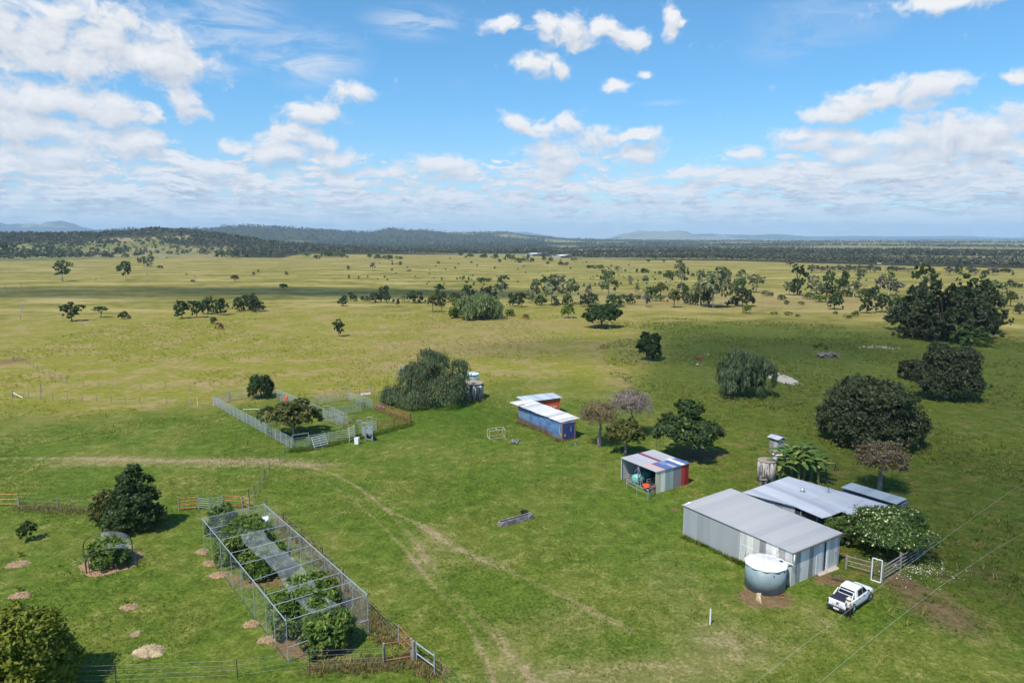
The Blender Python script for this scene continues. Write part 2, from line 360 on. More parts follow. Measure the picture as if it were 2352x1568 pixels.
# ------------------------------------------------------------------ ground
def polyd(x,y,pts):
    d=np.full(x.shape,1e9)
    for (x0,y0),(x1,y1) in zip(pts[:-1],pts[1:]):
        dx,dy=x1-x0,y1-y0;L=dx*dx+dy*dy+1e-9; tt=np.clip(((x-x0)*dx+(y-y0)*dy)/L,0,1)
        d=np.minimum(d,np.hypot(x-x0-tt*dx,y-y0-tt*dy))
    return d
def gp(l): return [tuple(G(u,v)[:2]) for u,v in l]
def blob(x,y,u,v,ru,rv):    # soft ellipse given where the photo shows it, flattened onto the ground
    c=G(u,v); a=G(u+ru,v); b=G(u,v-rv); ra=abs(a.x-c.x); rb=abs(b.y-c.y)
    return np.exp(-(((x-c.x)/ra)**2+((y-c.y)/rb)**2))
HALF=R(44); na=820
angs=np.concatenate([np.linspace(-HALF,HALF,na),np.linspace(HALF,2*math.pi-HALF,90)[1:-1]])
rads=np.concatenate([[0.,8.],np.geomspace(16,26000,820)]); nA=len(angs); nR=len(rads)
rr,aa=np.meshgrid(rads[1:],angs,indexing='ij'); X=(rr*np.sin(aa)).ravel(); Y=(rr*np.cos(aa)).ravel()
X=np.concatenate([[0.],X]);Y=np.concatenate([[0.],Y]); Z=terrain(X,Y)
rad=np.hypot(X,Y); U=CX+F*X/np.maximum(Y,1e-3); U=np.where(Y<=1,9999,U)
V=CY-F*np.tan(PITCH-np.arctan(HC/np.maximum(rad,1)))
rng=np.random.default_rng(5)
A={}
near=(rad<230)
trk=np.zeros_like(X)
xs,ys=X[near],Y[near]
T1=gp([(-60,1052),(200,1052),(420,1058),(600,1060),(700,1068),(765,1088),(830,1122),(885,1168),(945,1195),(1010,1232)])
T3=gp([(1010,1232),(1090,1278),(1170,1310),(1300,1370),(1450,1450)])
T2=gp([(885,1168),(945,1235),(1000,1310),(1060,1380),(1130,1450),(1200,1530),(1260,1600)])
T1b=gp([(-60,1068),(200,1066),(420,1072),(600,1070),(680,1082),(745,1104),(800,1140),(860,1190),(930,1260),(1000,1350),(1080,1440),(1120,1530),(1150,1600)])
d=polyd(xs,ys,T1);d2=polyd(xs,ys,T2);d3=polyd(xs,ys,T1b)
tr=.46*np.exp(-(d/.28)**2)+.30*np.exp(-(polyd(xs,ys,T3)/.4)**2)+.22*np.exp(-(d2/.45)**2)+.30*np.exp(-(d3/.25)**2)
for b,k in (((560,1060,150,11),.62),((250,1056,170,12),.50),((1000,1240,60,35),.30),((960,1300,45,45),.26),((1110,1290,90,22),.26),((1150,1480,70,60),.24),((1230,1560,160,40),.30),((1560,1350,120,120),.24),((1880,1420,60,50),.3),
    ((985,1212,26,9),.35),((1050,1262,30,8),.3),((730,1068,60,8),.45),((1300,1430,120,60),.28),((1700,1480,140,50),.36),((1480,1545,200,40),.40),((860,1130,40,20),.15)):
    tr=tr+k*blob(xs,ys,*b)
trk[near]=tr; A['track']=np.clip(trk,0,1.2)
lm=np.zeros_like(X)         # bare litter and reddish soil in the shade of the yard trees and round the buildings
l=0
for b,k in (((1755,1372,75,28),1.2),((2060,1330,60,30),.7),((2120,1390,110,50),.52),((2230,1440,110,60),.48),((2050,1490,120,50),.48),((2260,1330,60,50),.4),((1900,1330,50,22),.9),((1620,1042,60,16),1.),((1590,1050,40,12),.8),
    ((1440,1020,60,14),.45),((2180,1160,40,14),.6),((2200,1230,30,16),.5),((1590,1240,40,15),.6),((1550,1170,16,5),1.0),((700,1450,70,50),1.1),((760,1480,70,35),1.1),((570,1270,60,22),1.0),((560,1330,60,18),.8),((640,1340,60,18),.7),((520,1240,40,20),.7),((700,1400,50,60),.6),
    ((845,930,60,12),.25),((20,830,40,12),1.0),((100,960,90,25),.5),((760,1240,30,60),.45),((2300,1310,60,30),.45),((2010,650,0.1,1),0)):
    l=l+k*blob(xs,ys,*b)
lm[near]=l; A['soil']=np.clip(lm,0,1.2)
gv=np.zeros_like(X); gv[near]=1.3*blob(xs,ys,1794,868,26,13)+.55*blob(xs,ys,1770,858,14,5); A['gravel']=np.clip(gv,0,1)
edge=128+18*wob(X,Y,23)+6*wob(X,Y,7,2)-np.clip((U-1500)/500,0,1)*30*(U<5000)
A['lawn']=1-sstep(edge-9,edge+12,rad)
rt=sstep(1330,1640,U+60*wob(X,Y,20,1)+.0*rad+np.clip(115-rad,0,60)*-6)*(1-sstep(200,285,rad))*sstep(54,70,rad+6*wob(X,Y,9,4)); A['rough']=np.clip(rt,0,1)
A['yellow']=np.clip((1-A['lawn'])*(1-sstep(230,360,rad+20*wob(X,Y,40,3)))*(1-.85*sstep(1250,1750,U+60*wob(X,Y,30,6))),0,1)
lu=.0*X
l=np.zeros_like(xs)
for b,k in (((1050,960,200,35),.8),((1240,830,190,22),.9),((1500,800,220,25),.6),((680,1010,60,25),.6),((830,880,90,20),.5),((600,1230,120,60),.4),((1850,880,80,25),.4),((800,1010,90,25),.5),((1230,1120,180,70),.25),((980,935,110,12),1.),((1650,1200,200,60),.3),((600,800,200,8),.3),((430,910,140,14),.5)):
    l=l+k*blob(xs,ys,*b)
for pl,k,w in (([D('O',x,y) for x,y in ((200,1380),(380,1335),(550,1300),(850,1250),(1150,1200))],.9,.3),([D('M',x,y) for x,y in ((230,795),(420,790),(560,775),(780,745),(950,735))],.9,.28),([D('V',x,y) for x,y in ((0,1100),(500,1180),(900,1300),(1500,1380))],.3,.4)):
    l=l+k*np.exp(-(polyd(xs,ys,gp(pl))/w)**2)
lu[near]=l; A['lush']=np.clip(lu,0,1)
r0=pasture_edge(U)
A['wood']=sstep(r0,r0*1.03,rad)
tn=np.zeros_like(X)
tn=np.exp(-((rad-330)/70)**2)*sstep(1150,1500,U)*(U<2100)*.8+np.exp(-((rad-225)/28)**2)*np.exp(-((U-1150)/330)**2)*.8+sstep(420,800,rad)*.5+np.exp(-((rad-178)/20)**2)*np.exp(-((U-1050)/300)**2)*.9+np.exp(-((rad-150)/9)**2)*np.exp(-((U-870)/200)**2)*.7
A['dry']=np.clip(tn,0,1)
crop=np.exp(-((U-2160)/110)**6-((rad-775)/42)**4)*(Y>0); A['crop']=crop; A['clear']=clearing(U,rad,X,Y)
faces=[]
me=bpy.data.meshes.new('ground')
idx=lambda i,j: 1+i*nA+(j%nA)
I,J=np.meshgrid(np.arange(nR-2),np.arange(nA),indexing='ij'); I=I.ravel();J=J.ravel();J2=(J+1)%nA
q=np.stack([1+I*nA+J,1+(I+1)*nA+J,1+(I+1)*nA+J2,1+I*nA+J2],1)
trI=np.stack([np.zeros(nA,int),1+np.arange(nA),1+(np.arange(nA)+1)%nA],1)
me.vertices.add(len(X)); me.vertices.foreach_set('co',np.stack([X,Y,Z],1).astype(np.float32).ravel())
lv=np.concatenate([q[:,::-1].ravel(),trI[:,::-1].ravel()]).astype(np.int32); me.loops.add(len(lv)); me.loops.foreach_set('vertex_index',lv)
ls=np.concatenate([np.arange(len(q))*4,len(q)*4+np.arange(nA)*3]).astype(np.int32); lt=np.concatenate([np.full(len(q),4),np.full(nA,3)]).astype(np.int32)
me.polygons.add(len(ls)); me.polygons.foreach_set('loop_start',ls); me.polygons.foreach_set('loop_total',lt); me.polygons.foreach_set('use_smooth',np.ones(len(ls),bool))
me.update(calc_edges=True)
if me.polygons[1000].normal.z<0: me.flip_normals()
for k,a in A.items():
    at=me.attributes.new(k,'FLOAT','POINT'); at.data.foreach_set('value',a.astype(np.float32))
m,t,out=newmat('grassland'); pos=t.node('ShaderNodeNewGeometry').outputs['Position']
flat=t.scale3(pos,(1,1,0))
nb=t.noise(flat,.016,5,.6); nm=t.noise(flat,.11,6,.62); nf=t.noise(flat,.75,6,.68,.4); nx=t.noise(flat,3.4,5,.78); nn=t.noise(t.scale3(flat,(1,1.6,1)),.34,5,.62)
a_=t.attr
def soft(mask,n,lo,hi):    # a mask eaten into by noise
    return t.ramp(t.m('ADD',mask,t.m('MULTIPLY',t.m('SUBTRACT',n,.5),1.1)),lo,hi)
mixn=t.m('ADD',t.m('MULTIPLY',nf,.42),t.m('MULTIPLY',nx,.63))
lawn=t.mix(t.ramp(mixn,.38,.68),(.036,.070,.007),(.142,.192,.022))
lawn=t.mix(t.ramp(nm,.42,.62,0,.55),lawn,t.mix(t.ramp(mixn,.38,.68),(.09,.105,.014),(.235,.225,.05)))
lawn=t.mix(t.m('MULTIPLY',t.ramp(t.m('ADD',t.m('MULTIPLY',nf,.6),t.m('MULTIPLY',nx,.4)),.53,.64),t.ramp(nm,.40,.62,.12,.9)),lawn,(.30,.235,.115))
lawn=t.mix(t.m('MULTIPLY',a_('lush'),.8,clamp=True),lawn,t.mix(t.ramp(mixn,.36,.7),(.020,.058,.004),(.085,.150,.012)))
rg=t.mix(t.ramp(mixn,.38,.68),(.042,.070,.007),(.165,.195,.026)); rg=t.mix(t.m('MULTIPLY',t.ramp(nn,.5,.68),.8),rg,t.mix(t.ramp(mixn,.38,.68),(.12,.085,.03),(.28,.215,.075)))
yl=t.mix(t.ramp(mixn,.34,.70),(.105,.118,.011),(.28,.255,.040)); yl=t.mix(t.m('MULTIPLY',t.ramp(t.m('ADD',t.m('MULTIPLY',nm,.6),t.m('MULTIPLY',nn,.4)),.46,.60),.9),yl,t.mix(t.ramp(mixn,.38,.68),(.22,.15,.06),(.38,.29,.13)))
sst=t.noise(t.scale3(flat,(.5,1.2,1)),.035,6,.62)
fr=t.mix(t.ramp(t.m('ADD',t.m('MULTIPLY',nm,.5),t.m('MULTIPLY',sst,.5)),.40,.60),(.135,.132,.022),(.31,.255,.075)); fr=t.mix(t.ramp(sst,.53,.68,0,.8),fr,(.36,.285,.13)); fr=t.mix(t.ramp(nm,.52,.66,0,.45),fr,(.11,.12,.03))
gd=t.mix(t.ramp(t.noise(flat,.006,6,.6),.4,.6),(.15,.16,.055),(.24,.20,.10))
c=t.mix(a_('lawn'),t.mix(soft(a_('yellow'),nm,.25,.75),fr,yl),lawn)
c=t.mix(soft(a_('rough'),nn,.3,.75),c,rg)
c=t.mix(t.m('MULTIPLY',soft(a_('dry'),nn,.3,.9),.6),c,t.mix(nf,(.20,.135,.06),(.36,.27,.13)))
wd=t.mix(t.ramp(a_('clear'),.3,.6),(.052,.058,.036),gd)
c=t.mix(a_('wood'),c,wd); c=t.mix(t.m('MULTIPLY',a_('crop'),.9,clamp=True),c,(.27,.23,.03))
dirt=t.mix(t.ramp(mixn,.3,.7),(.19,.13,.075),(.37,.28,.165))
c=t.mix(t.m('MULTIPLY',t.ramp(t.m('ADD',a_('track'),t.m('MULTIPLY',t.m('SUBTRACT',mixn,.5),.9)),.10,.40),.42),c,(.25,.21,.085)); tk=t.ramp(t.m('ADD',a_('track'),t.m('MULTIPLY',t.m('SUBTRACT',mixn,.52),2.1)),.36,.62)
c=t.mix(t.m('MULTIPLY',tk,.8),c,dirt)
soil=t.mix(t.ramp(mixn,.3,.75),(.105,.058,.035),(.27,.165,.095))
sk=t.ramp(t.m('ADD',a_('soil'),t.m('MULTIPLY',t.m('SUBTRACT',mixn,.52),2.0)),.45,.80); c=t.mix(t.m('MULTIPLY',sk,.85),c,soil)
c=t.mix(soft(a_('gravel'),nf,.4,.55),c,t.mix(nx,(.38,.33,.26),(.62,.57,.48)))
bh_=t.m('ADD',t.m('MULTIPLY',nf,.8),t.m('MULTIPLY',nx,.35))
bu=t.node('ShaderNodeBump'); bu.inputs['Distance'].default_value=.6; t.put(bu.inputs['Strength'],t.m('ADD',.55,t.m('MULTIPLY',a_('rough'),.4))); t.l.new(bh_,bu.inputs['Height'])
princ(t,out,c,.9,0,bu.outputs[0],.1)
me.materials.append(m); o=link('ground',me); setp(o,'green grassland with a worn dirt track running to the far plain',None,None,'structure')

# haze: one closed box of even, thin, pale air
hm,t,out=newmat('haze'); pv=t.node('ShaderNodeVolumePrincipled'); pv.inputs['Color'].default_value=(.52,.75,1,1); pv.inputs['Density'].default_value=7.2e-5; pv.inputs['Anisotropy'].default_value=.0
t.l.new(pv.outputs[0],out.inputs['Volume'])
hmc=0; b=MB(); b.box(-26100,26100,-26100,26100,-9.6,520); o=b.build('haze',hm); setp(o,'thin blue air between here and the far hills',None,None,'stuff')
# ------------------------------------------------------------------ trees and shrubs
LM={'dark':leafmat('foliage_dark',(0.017,0.038,0.012),(0.061,0.099,0.026),(0.131,0.160,0.051)),
 'darker':leafmat('foliage_very_dark',(.024,.034,.014),(.075,.088,.036),(.11,.11,.055),.2),
 'mid':leafmat('foliage_mid_green',(0.036,0.072,0.017),(0.109,0.167,0.041),(0.203,0.246,0.072)),
 'bright':leafmat('foliage_bright_green',(0.065,0.123,0.014),(0.203,0.275,0.032),(0.319,0.362,0.058),.3),
 'lime':leafmat('foliage_yellow_green',(.075,.105,.010),(.26,.275,.024),(.34,.32,.03),.3),
 'gum':leafmat('foliage_gum',(0.104,0.131,0.052),(0.260,0.287,0.131),(0.348,0.295,0.157),.25),
 'gumpale':leafmat('foliage_pale_gum',(0.148,0.166,0.078),(0.330,0.348,0.174),(0.418,0.383,0.227),.25),
 'willow':leafmat('foliage_weeping',(0.058,0.084,0.043),(0.167,0.210,0.102),(0.232,0.246,0.131),.25),
 'willowlight':leafmat('foliage_light_weeping',(0.080,0.123,0.043),(0.232,0.290,0.109),(0.290,0.319,0.145),.25),
 'olive':leafmat('foliage_olive',(0.051,0.061,0.014),(0.152,0.157,0.038),(0.203,0.174,0.043),.25),
 'brown':leafmat('foliage_turning_brown',(0.123,0.080,0.036),(0.304,0.217,0.080),(0.348,0.319,0.058),.25,.85),
 'twig':leafmat('bare_twigs',(.13,.098,.082),(.27,.215,.19),None,.0),
 'orange':leafmat('foliage_sparse_orange',(.11,.080,.052),(.22,.155,.085),(.26,.21,.04),.1,.88),
 'rust':leafmat('foliage_rust_red',(0.145,0.043,0.029),(0.319,0.116,0.072),None,.2),
 'purple':leafmat('foliage_grey_mauve',(0.087,0.080,0.072),(0.203,0.189,0.167),None,.2),
 'frangi':leafmat('foliage_frangipani',(0.029,0.072,0.017),(0.123,0.189,0.043),(0.246,0.275,0.058),.25,.90),
 'banana':leafmat('foliage_banana',(0.029,0.080,0.017),(0.131,0.217,0.043),(0.290,0.319,0.072),.3,.9),
 'mango':leafmat('foliage_mango',(.045,.095,.015),(.17,.25,.045),(.26,.30,.06),.3)}
BARK={'brown':plain('bark_brown',(.13,.09,.065),.9,sc=6,bump=.4),'pale':plain('bark_pale',(.42,.37,.31),.85,sc=4,bump=.3),
 'grey':plain('bark_grey',(.24,.19,.17),.9,sc=5,bump=.4),'dead':plain('dead_wood',(.34,.29,.26),.9,sc=5,bump=.3)}
def unit(v): return v/np.maximum(np.linalg.norm(v,axis=-1,keepdims=True),1e-9)
def leaf_quads(pos,nrm,sz,asp,rg,tdir=None):
    n=len(pos); r=unit(rg.normal(size=(n,3)))
    t1=unit(np.cross(nrm,r)) if tdir is None else unit(tdir+.25*rg.normal(size=(n,3)))
    t2=unit(np.cross(nrm,t1)); s=sz*rg.uniform(.65,1.35,(n,1)); a=t1*s; b=t2*s*asp
    return np.stack([pos-a,pos+b*.9-a*.1,pos+a,pos-b*.9+a*.1],1).reshape(-1,3)
LOBES={}
def lobes_for(kind,rg):
    L=[]
    def ring(n,r0,r1,z0,z1,s0,s1,sq=1.):
        for i in range(n):
            a=2*math.pi*(i+rg.uniform(-.35,.35))/n; r=rg.uniform(r0,r1); s=rg.uniform(s0,s1)
            L.append((r*math.cos(a),r*math.sin(a),rg.uniform(z0,z1),s,s,s*sq))
    if kind=='dome': L.append((0,0,.45,.40,.40,.45)); ring(9,.30,.37,.17,.34,.16,.21,1.3); ring(7,.18,.29,.5,.76,.16,.22,1.1)
    elif kind=='round': L.append((0,0,.5,.38,.38,.42)); ring(8,.26,.36,.20,.55,.15,.22,1.4); ring(5,.1,.24,.6,.82,.15,.21,1.2)
    elif kind=='stem': L.append((0,0,.60,.40,.40,.36)); ring(8,.27,.36,.36,.65,.15,.2,1.3); ring(5,.1,.22,.75,.86,.14,.18)
    elif kind=='broad': ring(9,.27,.38,.38,.66,.13,.20,1.2); ring(6,.08,.24,.62,.86,.15,.20,.9); L.append((0,0,.58,.28,.28,.26))
    elif kind=='umbrella': ring(7,.22,.33,.6,.74,.13,.18,.8); ring(4,.05,.15,.7,.85,.15,.2,.7)
    elif kind=='gum': ring(7,.18,.37,.40,.68,.12,.19,.9); ring(6,.08,.30,.62,.88,.13,.19,.8); ring(2,.0,.1,.86,.92,.12,.16,.7); ring(3,.15,.32,.24,.42,.08,.13,.9)
    elif kind=='tallgum': ring(6,.18,.37,.52,.72,.13,.19,.6); ring(6,.10,.32,.70,.90,.13,.20,.5); ring(4,.15,.36,.34,.52,.08,.14,.6)
    elif kind=='vase': L.append((0,0,.5,.24,.24,.42)); ring(7,.24,.37,.55,.82,.15,.21,.9); ring(6,.15,.26,.22,.5,.13,.18,1.3); ring(3,.02,.1,.86,.92,.12,.16,.8)
    elif kind=='column': L.append((0,0,.5,.32,.32,.47)); ring(6,.2,.33,.18,.5,.17,.23,1.1); ring(5,.14,.29,.5,.84,.16,.22,.8)
    elif kind=='irregular': ring(6,.22,.34,.28,.5,.13,.2,.9); ring(5,.1,.26,.48,.7,.12,.2,.85); ring(3,.0,.12,.74,.88,.09,.14,.9); L.append((0,0,.5,.18,.18,.3))
    elif kind=='weep': L.append((0,0,.46,.30,.30,.40)); ring(8,.2,.32,.3,.55,.15,.2,1.7); ring(6,.08,.2,.6,.82,.13,.18,1.1)
    elif kind=='twigdome': L.append((0,0,.68,.47,.47,.30))
    elif kind=='low': L.append((0,0,.4,.45,.45,.4)); ring(6,.2,.36,.3,.5,.15,.2,1.5)
    return L
def crown_mesh(name,kind,n,ls,asp,matn,rg,lobes=None,fill=.8,sub=None,zs=1.,hang=False):
    L=np.array(lobes if lobes is not None else lobes_for(kind,rg)); vol=(L[:,3]*L[:,4])**.9; p=vol/vol.sum()
    K=sub or max(30,int(n/26)); li=rg.choice(len(L),K,p=p); dr=unit(rg.normal(size=(K,3))); dr[:,2]=np.where(dr[:,2]<-.45,-dr[:,2],dr[:,2])
    rad_=rg.uniform(fill,1.03,(K,1)); sc_=L[li,:3]+dr*rad_*L[li,3:6]; si=rg.choice(K,n)
    sr=.32*L[li[si],3:6]*rg.uniform(.35,1.,(K,1))[si]; pos=sc_[si]+rg.normal(size=(n,3))*sr*.5
    pos[:,2]=np.maximum(pos[:,2],.012); nr=unit(dr[si]+.75*rg.normal(size=(n,3))+np.array([0,0,.35]))
    if hang:
        pos[:,2]-=rg.uniform(0,.10,n); pos[:,2]=np.maximum(pos[:,2],.02)
        h=unit(dr[si]*np.array([1,1,0])+.4*rg.normal(size=(n,3))); td=np.tile(np.array([[0,0,-1.]]),(n,1)); V=leaf_quads(pos,h,ls,asp,rg,td)
    else: V=leaf_quads(pos,nr,ls,asp,rg)
    return V,L
def trunk_mb(L,kind,rg,tr,fork=.3,zs=1.,nb=8,sides=6):
    b=MB(); top=fork*rg.uniform(.85,1.1); lean=rg.normal(size=2)*.02
    pts=[(0,0,-.02),(lean[0]*.5,lean[1]*.5,top*.5),(lean[0],lean[1],top)]; b.path(pts,[tr*1.15,tr*.9,tr*.75],sides)
    o=np.argsort(-L[:,2])[:nb]
    for i in o:
        c=L[i,:3]; m=np.array([lean[0],lean[1],top])*.5+c*.5; m[:2]*=.75; m=m+rg.normal(size=3)*.02; r=tr*.42
        b.path([pts[-1],tuple(m),tuple(c*.96)],[r*1.2,r*.8,r*.35],max(4,sides-1))
    return b
TW=0
def make_tree(name,label,kind,h,w,loc,n=3000,leaf=.3,asp=.5,mat='mid',bark='brown',tr=.03,fork=.3,seed=1,group=None,lobes=None,fill=.8,sub=None,cat='tree',hang=False,nb=8,zrot=None,extra=None):
    """leaf in metres; the crown is laid out in a unit box and scaled to height h and width w"""
    rg=np.random.default_rng(seed); t_=thing(name,label,cat,loc,rg.uniform(0,6) if zrot is None else zrot,group)
    V,L=crown_mesh('crown',kind,n,leaf/w,asp,mat,rg,lobes,fill,sub,1,hang); w*=(1.15 if lobes is None else 1.0); S_=np.array([w,w,h])
    pos=V.reshape(-1,4,3); ctr=pos.mean(1,keepdims=True); off=(pos-ctr)*w; pos=ctr*S_+off; pos[...,2]=np.maximum(pos[...,2],.03)
    quads('crown' if cat=='tree' else 'foliage',pos.reshape(-1,3),LM[mat],t_)
    b=trunk_mb(L,kind,rg,tr,fork,1,nb)
    b.v=[(x*w,y*w,z*h) for x,y,z in b.v]; b.build('trunk' if cat=='tree' else 'stem',BARK[bark],t_,smooth=False)
    return t_
def dead_tree(name,label,h,w,loc,seed=1,group=None,r=.12,depth=4,mat='dead',spread=.55):
    rg=random.Random(seed); t_=thing(name,label,'dead tree',loc,0,group); b=MB(); tips=[]
    def grow(p,d,l,r,k):
        q=p+d*l; q.z=max(q.z,.05); b.tube(p,q,r,r*.68,5 if k>1 else 4,False)
        if k==0: return
        for i in range(rg.choice([2,2,3])):
            v=(d+Vector((rg.uniform(-1,1),rg.uniform(-1,1),rg.uniform(-.25,.75)))*spread).normalized(); grow(q,v,l*rg.uniform(.6,.88),r*.62,k-1)
    grow(Vector((0,0,-.05)),Vector((rg.uniform(-.1,.1),rg.uniform(-.1,.1),1)).normalized(),1,.1,depth)
    xs=[abs(v[0]) for v in b.v]+[abs(v[1]) for v in b.v]; zm=max(v[2] for v in b.v); xm=max(xs)
    b.v=[(x*w/2/xm,y*w/2/xm,z*h/zm) for x,y,z in b.v]; b.build('trunk',BARK[mat],t_); return t_
PROTO={}
ORD=['first','second','third','fourth','fifth','sixth','seventh','eighth','ninth','tenth','eleventh','twelfth','thirteenth','fourteenth','fifteenth','sixteenth','seventeenth','eighteenth','nineteenth','twentieth']
def ordn(i): return ORD[i] if i<20 else ('twenty-'+ORD[i-20] if i<29 else (['thirtieth']+['thirty-'+x for x in ORD[:9]]+['fortieth']+['forty-'+x for x in ORD[:9]])[i-29])
# far and middle-distance trees: a few of each kind, copied and scaled
def proto(kind,mat,bark,var,n,ls,asp=.6,tr=.03,fork=.3,fill=.8,hang=False,nb=7):
    k=(kind,mat,var)
    if k not in PROTO:
        rg=np.random.default_rng(sum(ord(ch) for ch in kind+mat)*7+var); V,L=crown_mesh('crown',kind,n,ls,asp,mat,rg,None,fill,None,1,hang)
        me=bpy.data.meshes.new('crown'); o=quads('crown',V,LM[mat]); me=o.data; bpy.data.objects.remove(o)
        b=trunk_mb(L,kind,rg,tr,fork,1,nb,5); o=b.build('trunk',BARK[bark]); tm=o.data; bpy.data.objects.remove(o); PROTO[k]=(me,tm)
    return PROTO[k]
KINDS={ # kind,foliage,bark,leaves,leaf size (of width), aspect, trunk radius, fork, fill, hang
 'dk':('dome','dark','brown',2250,.045,.7,.03,.2,.8,False),'rd':('round','dark','brown',2250,.045,.7,.03,.18,.8,False),'st':('stem','dark','brown',1950,.045,.7,.03,.25,.8,False),
 'va':('vase','dark','brown',2100,.05,.7,.03,.2,.7,False),'co':('column','dark','brown',1950,.055,.7,.03,.15,.75,False),'um':('umbrella','mid','brown',1650,.045,.7,.025,.35,.7,False),
 'gu':('gum','gum','pale',2200,.052,.7,.028,.38,.5,False),'gp':('gum','gumpale','pale',2000,.052,.7,.026,.38,.45,False),'tg':('tallgum','gum','pale',2000,.055,.7,.026,.42,.5,False),
 'tp':('tallgum','gumpale','pale',2000,.055,.7,.026,.42,.45,False),'gd':('gum','mid','pale',2200,.052,.7,.026,.35,.55,False),'tdk':('tallgum','dark','brown',1300,.042,.7,.026,.4,.5,False),
 'mi':('dome','mid','brown',1950,.05,.7,.03,.2,.8,False),'br':('round','bright','brown',1800,.05,.7,.03,.2,.8,False),'ol':('broad','olive','brown',1950,.045,.7,.028,.3,.6,False),
 'pu':('gum','purple','grey',1600,.055,.7,.03,.3,.5,False),'ru':('dome','rust','brown',1050,.060,.7,.02,.2,.8,False),'lo':('low','mid','brown',1050,.060,.7,.02,.15,.7,False),
 'vd':('dome','darker','brown',2250,.045,.7,.03,.2,.8,False)}
NAMES={'dk':'dark_tree','rd':'dark_tree','st':'round_tree','va':'dark_tree','co':'slender_tree','um':'umbrella_tree','gu':'gum_tree','gp':'gum_tree','tg':'gum_tree','tp':'gum_tree','gd':'gum_tree','tdk':'gum_tree','mi':'green_tree','br':'green_bush','ol':'olive_tree','pu':'grey_tree','ru':'red_bush','lo':'low_bush','vd':'dark_tree'}
_c=0
def put_tree(code,p,h,w,label,group=None,name=None,cat='tree'):
    global _c; _c+=1; kd=KINDS[code]; w*=(1.32 if code[0] in 'gt' or code=='pu' else 1.05 if code=='vd' else 1.2); h*=(1.07 if code!='vd' else 1.); me,tm=proto(kd[0],kd[1],kd[2],_c%3,kd[3],kd[4],kd[5],kd[6],kd[7],kd[8],kd[9])
    t_=thing(name or NAMES[code],label,cat,p,(_c*2.399)%6.28,group,(w,w,h)); link('crown' if cat=='tree' else 'foliage',me,t_); link('trunk' if cat=='tree' else 'stem',tm,t_); return t_
def row(crop,items,group,fmt,cat='tree',desc=None):
    """items: (x, foot y, top y, width, kind) read off the photo; labels rank them from the left"""
    items=sorted(items,key=lambda i:i[0]); n=len(items)
    for i,(x,yb,yt,w,code) in enumerate(items):
        x0,y0,s=CR[crop]; u,v=D(crop,x,yb); p=G(u,v); m=mpp(p); h=max(.5,hgt(p,D(crop,x,yt)[1])); ww=w/s/ZS*m
        put_tree(code,p,h,ww,fmt.format(o=ordn(i),d=(desc or DESC)[code],n=n),group,cat=cat)
DESC={'dk':'dense dark green tree','rd':'rounded dark tree','st':'round dark tree on short stem','va':'dark tree widening upwards','co':'slender dark tree','um':'flat crowned umbrella tree','gu':'grey green gum tree','gp':'pale thin crowned gum','tg':'tall high crowned gum','tp':'tall pale high crowned gum','gd':'green gum tree','tdk':'tall dark gum tree','mi':'leafy mid green tree','br':'bright green rounded bush','ol':'olive green spreading tree','pu':'greyish mauve tree','ru':'rusty red bush','lo':'low green bush','vd':'very dark dense tree'}
row('A',[(1605,690,530,125,'co'),(1735,685,545,120,'va'),(1835,650,505,140,'rd'),(1945,662,510,115,'co'),(2100,628,510,95,'rd'),(2205,615,470,150,'dk'),(2262,632,520,135,'dk')],
 'row of dark trees in the left paddock','{d}, {o} from left of the seven in the left paddock row')
def one(crop,x,yb,yt,w,code,label,cat='tree',name=None,group=None):
    x0,y0,s=CR[crop]; u,v=D(crop,x,yb); p=G(u,v); return put_tree(code,p,max(.5,hgt(p,D(crop,x,yt)[1])),w/s/ZS*mpp(p),label,group,name,cat)
one('A',555,365,190,150,'gu','grey green gum tree standing alone on the far left pasture, the left one of two')
one('A',1105,352,198,112,'gd','taller full crowned gum tree standing alone right of the first far left gum')
one('A',1272,235,150,95,'gu','left one of two light gum trees side by side near the far pasture edge')
one('A',1330,237,135,78,'gp','right one of two light gum trees side by side near the far pasture edge')
one('A',1412,250,222,45,'dk','small dark bush just right of the two light gums at the pasture edge','shrub','dark_bush')
one('A',1308,235,205,26,'dk','tiny dark bush at the foot of the two light gums','shrub','dark_bush')
one('A',1643,308,296,20,'dk','tiny dark bush on the pale slope left of the cloud shadow','shrub','dark_bush')
one('A',1700,370,348,36,'dk','low dark bush beside a thin dead tree at the cloud shadow edge','shrub','dark_bush')
one('A',2072,368,310,65,'st','single round headed dark tree at the left end of the cloud shadow')
one('A',2240,310,278,26,'mi','left of two tiny saplings above the cloud shadow','shrub','sapling'); one('A',2278,285,262,18,'mi','right of two tiny saplings above the cloud shadow','shrub','sapling')
one('A',637,715,562,168,'va','broad dark tree with a slanting top, largest on the left paddock')
one('A',890,682,585,132,'um','flat topped umbrella tree on two stems in the left paddock')
one('A',1098,695,628,84,'rd','small rounded dark bush right of the umbrella tree','shrub','dark_bush')
one('A',1885,740,675,60,'co','small dark sapling directly above the rust red bush','shrub','sapling')
one('A',1935,786,728,64,'ru','rust red rounded bush below the row of dark trees','shrub')
one('A',70,128,20,175,'vd','big dark tree at the foot of the left hill, at the photo edge')
one('A',540,125,75,78,'dk','dark round tree on the left hillside right of the big one')
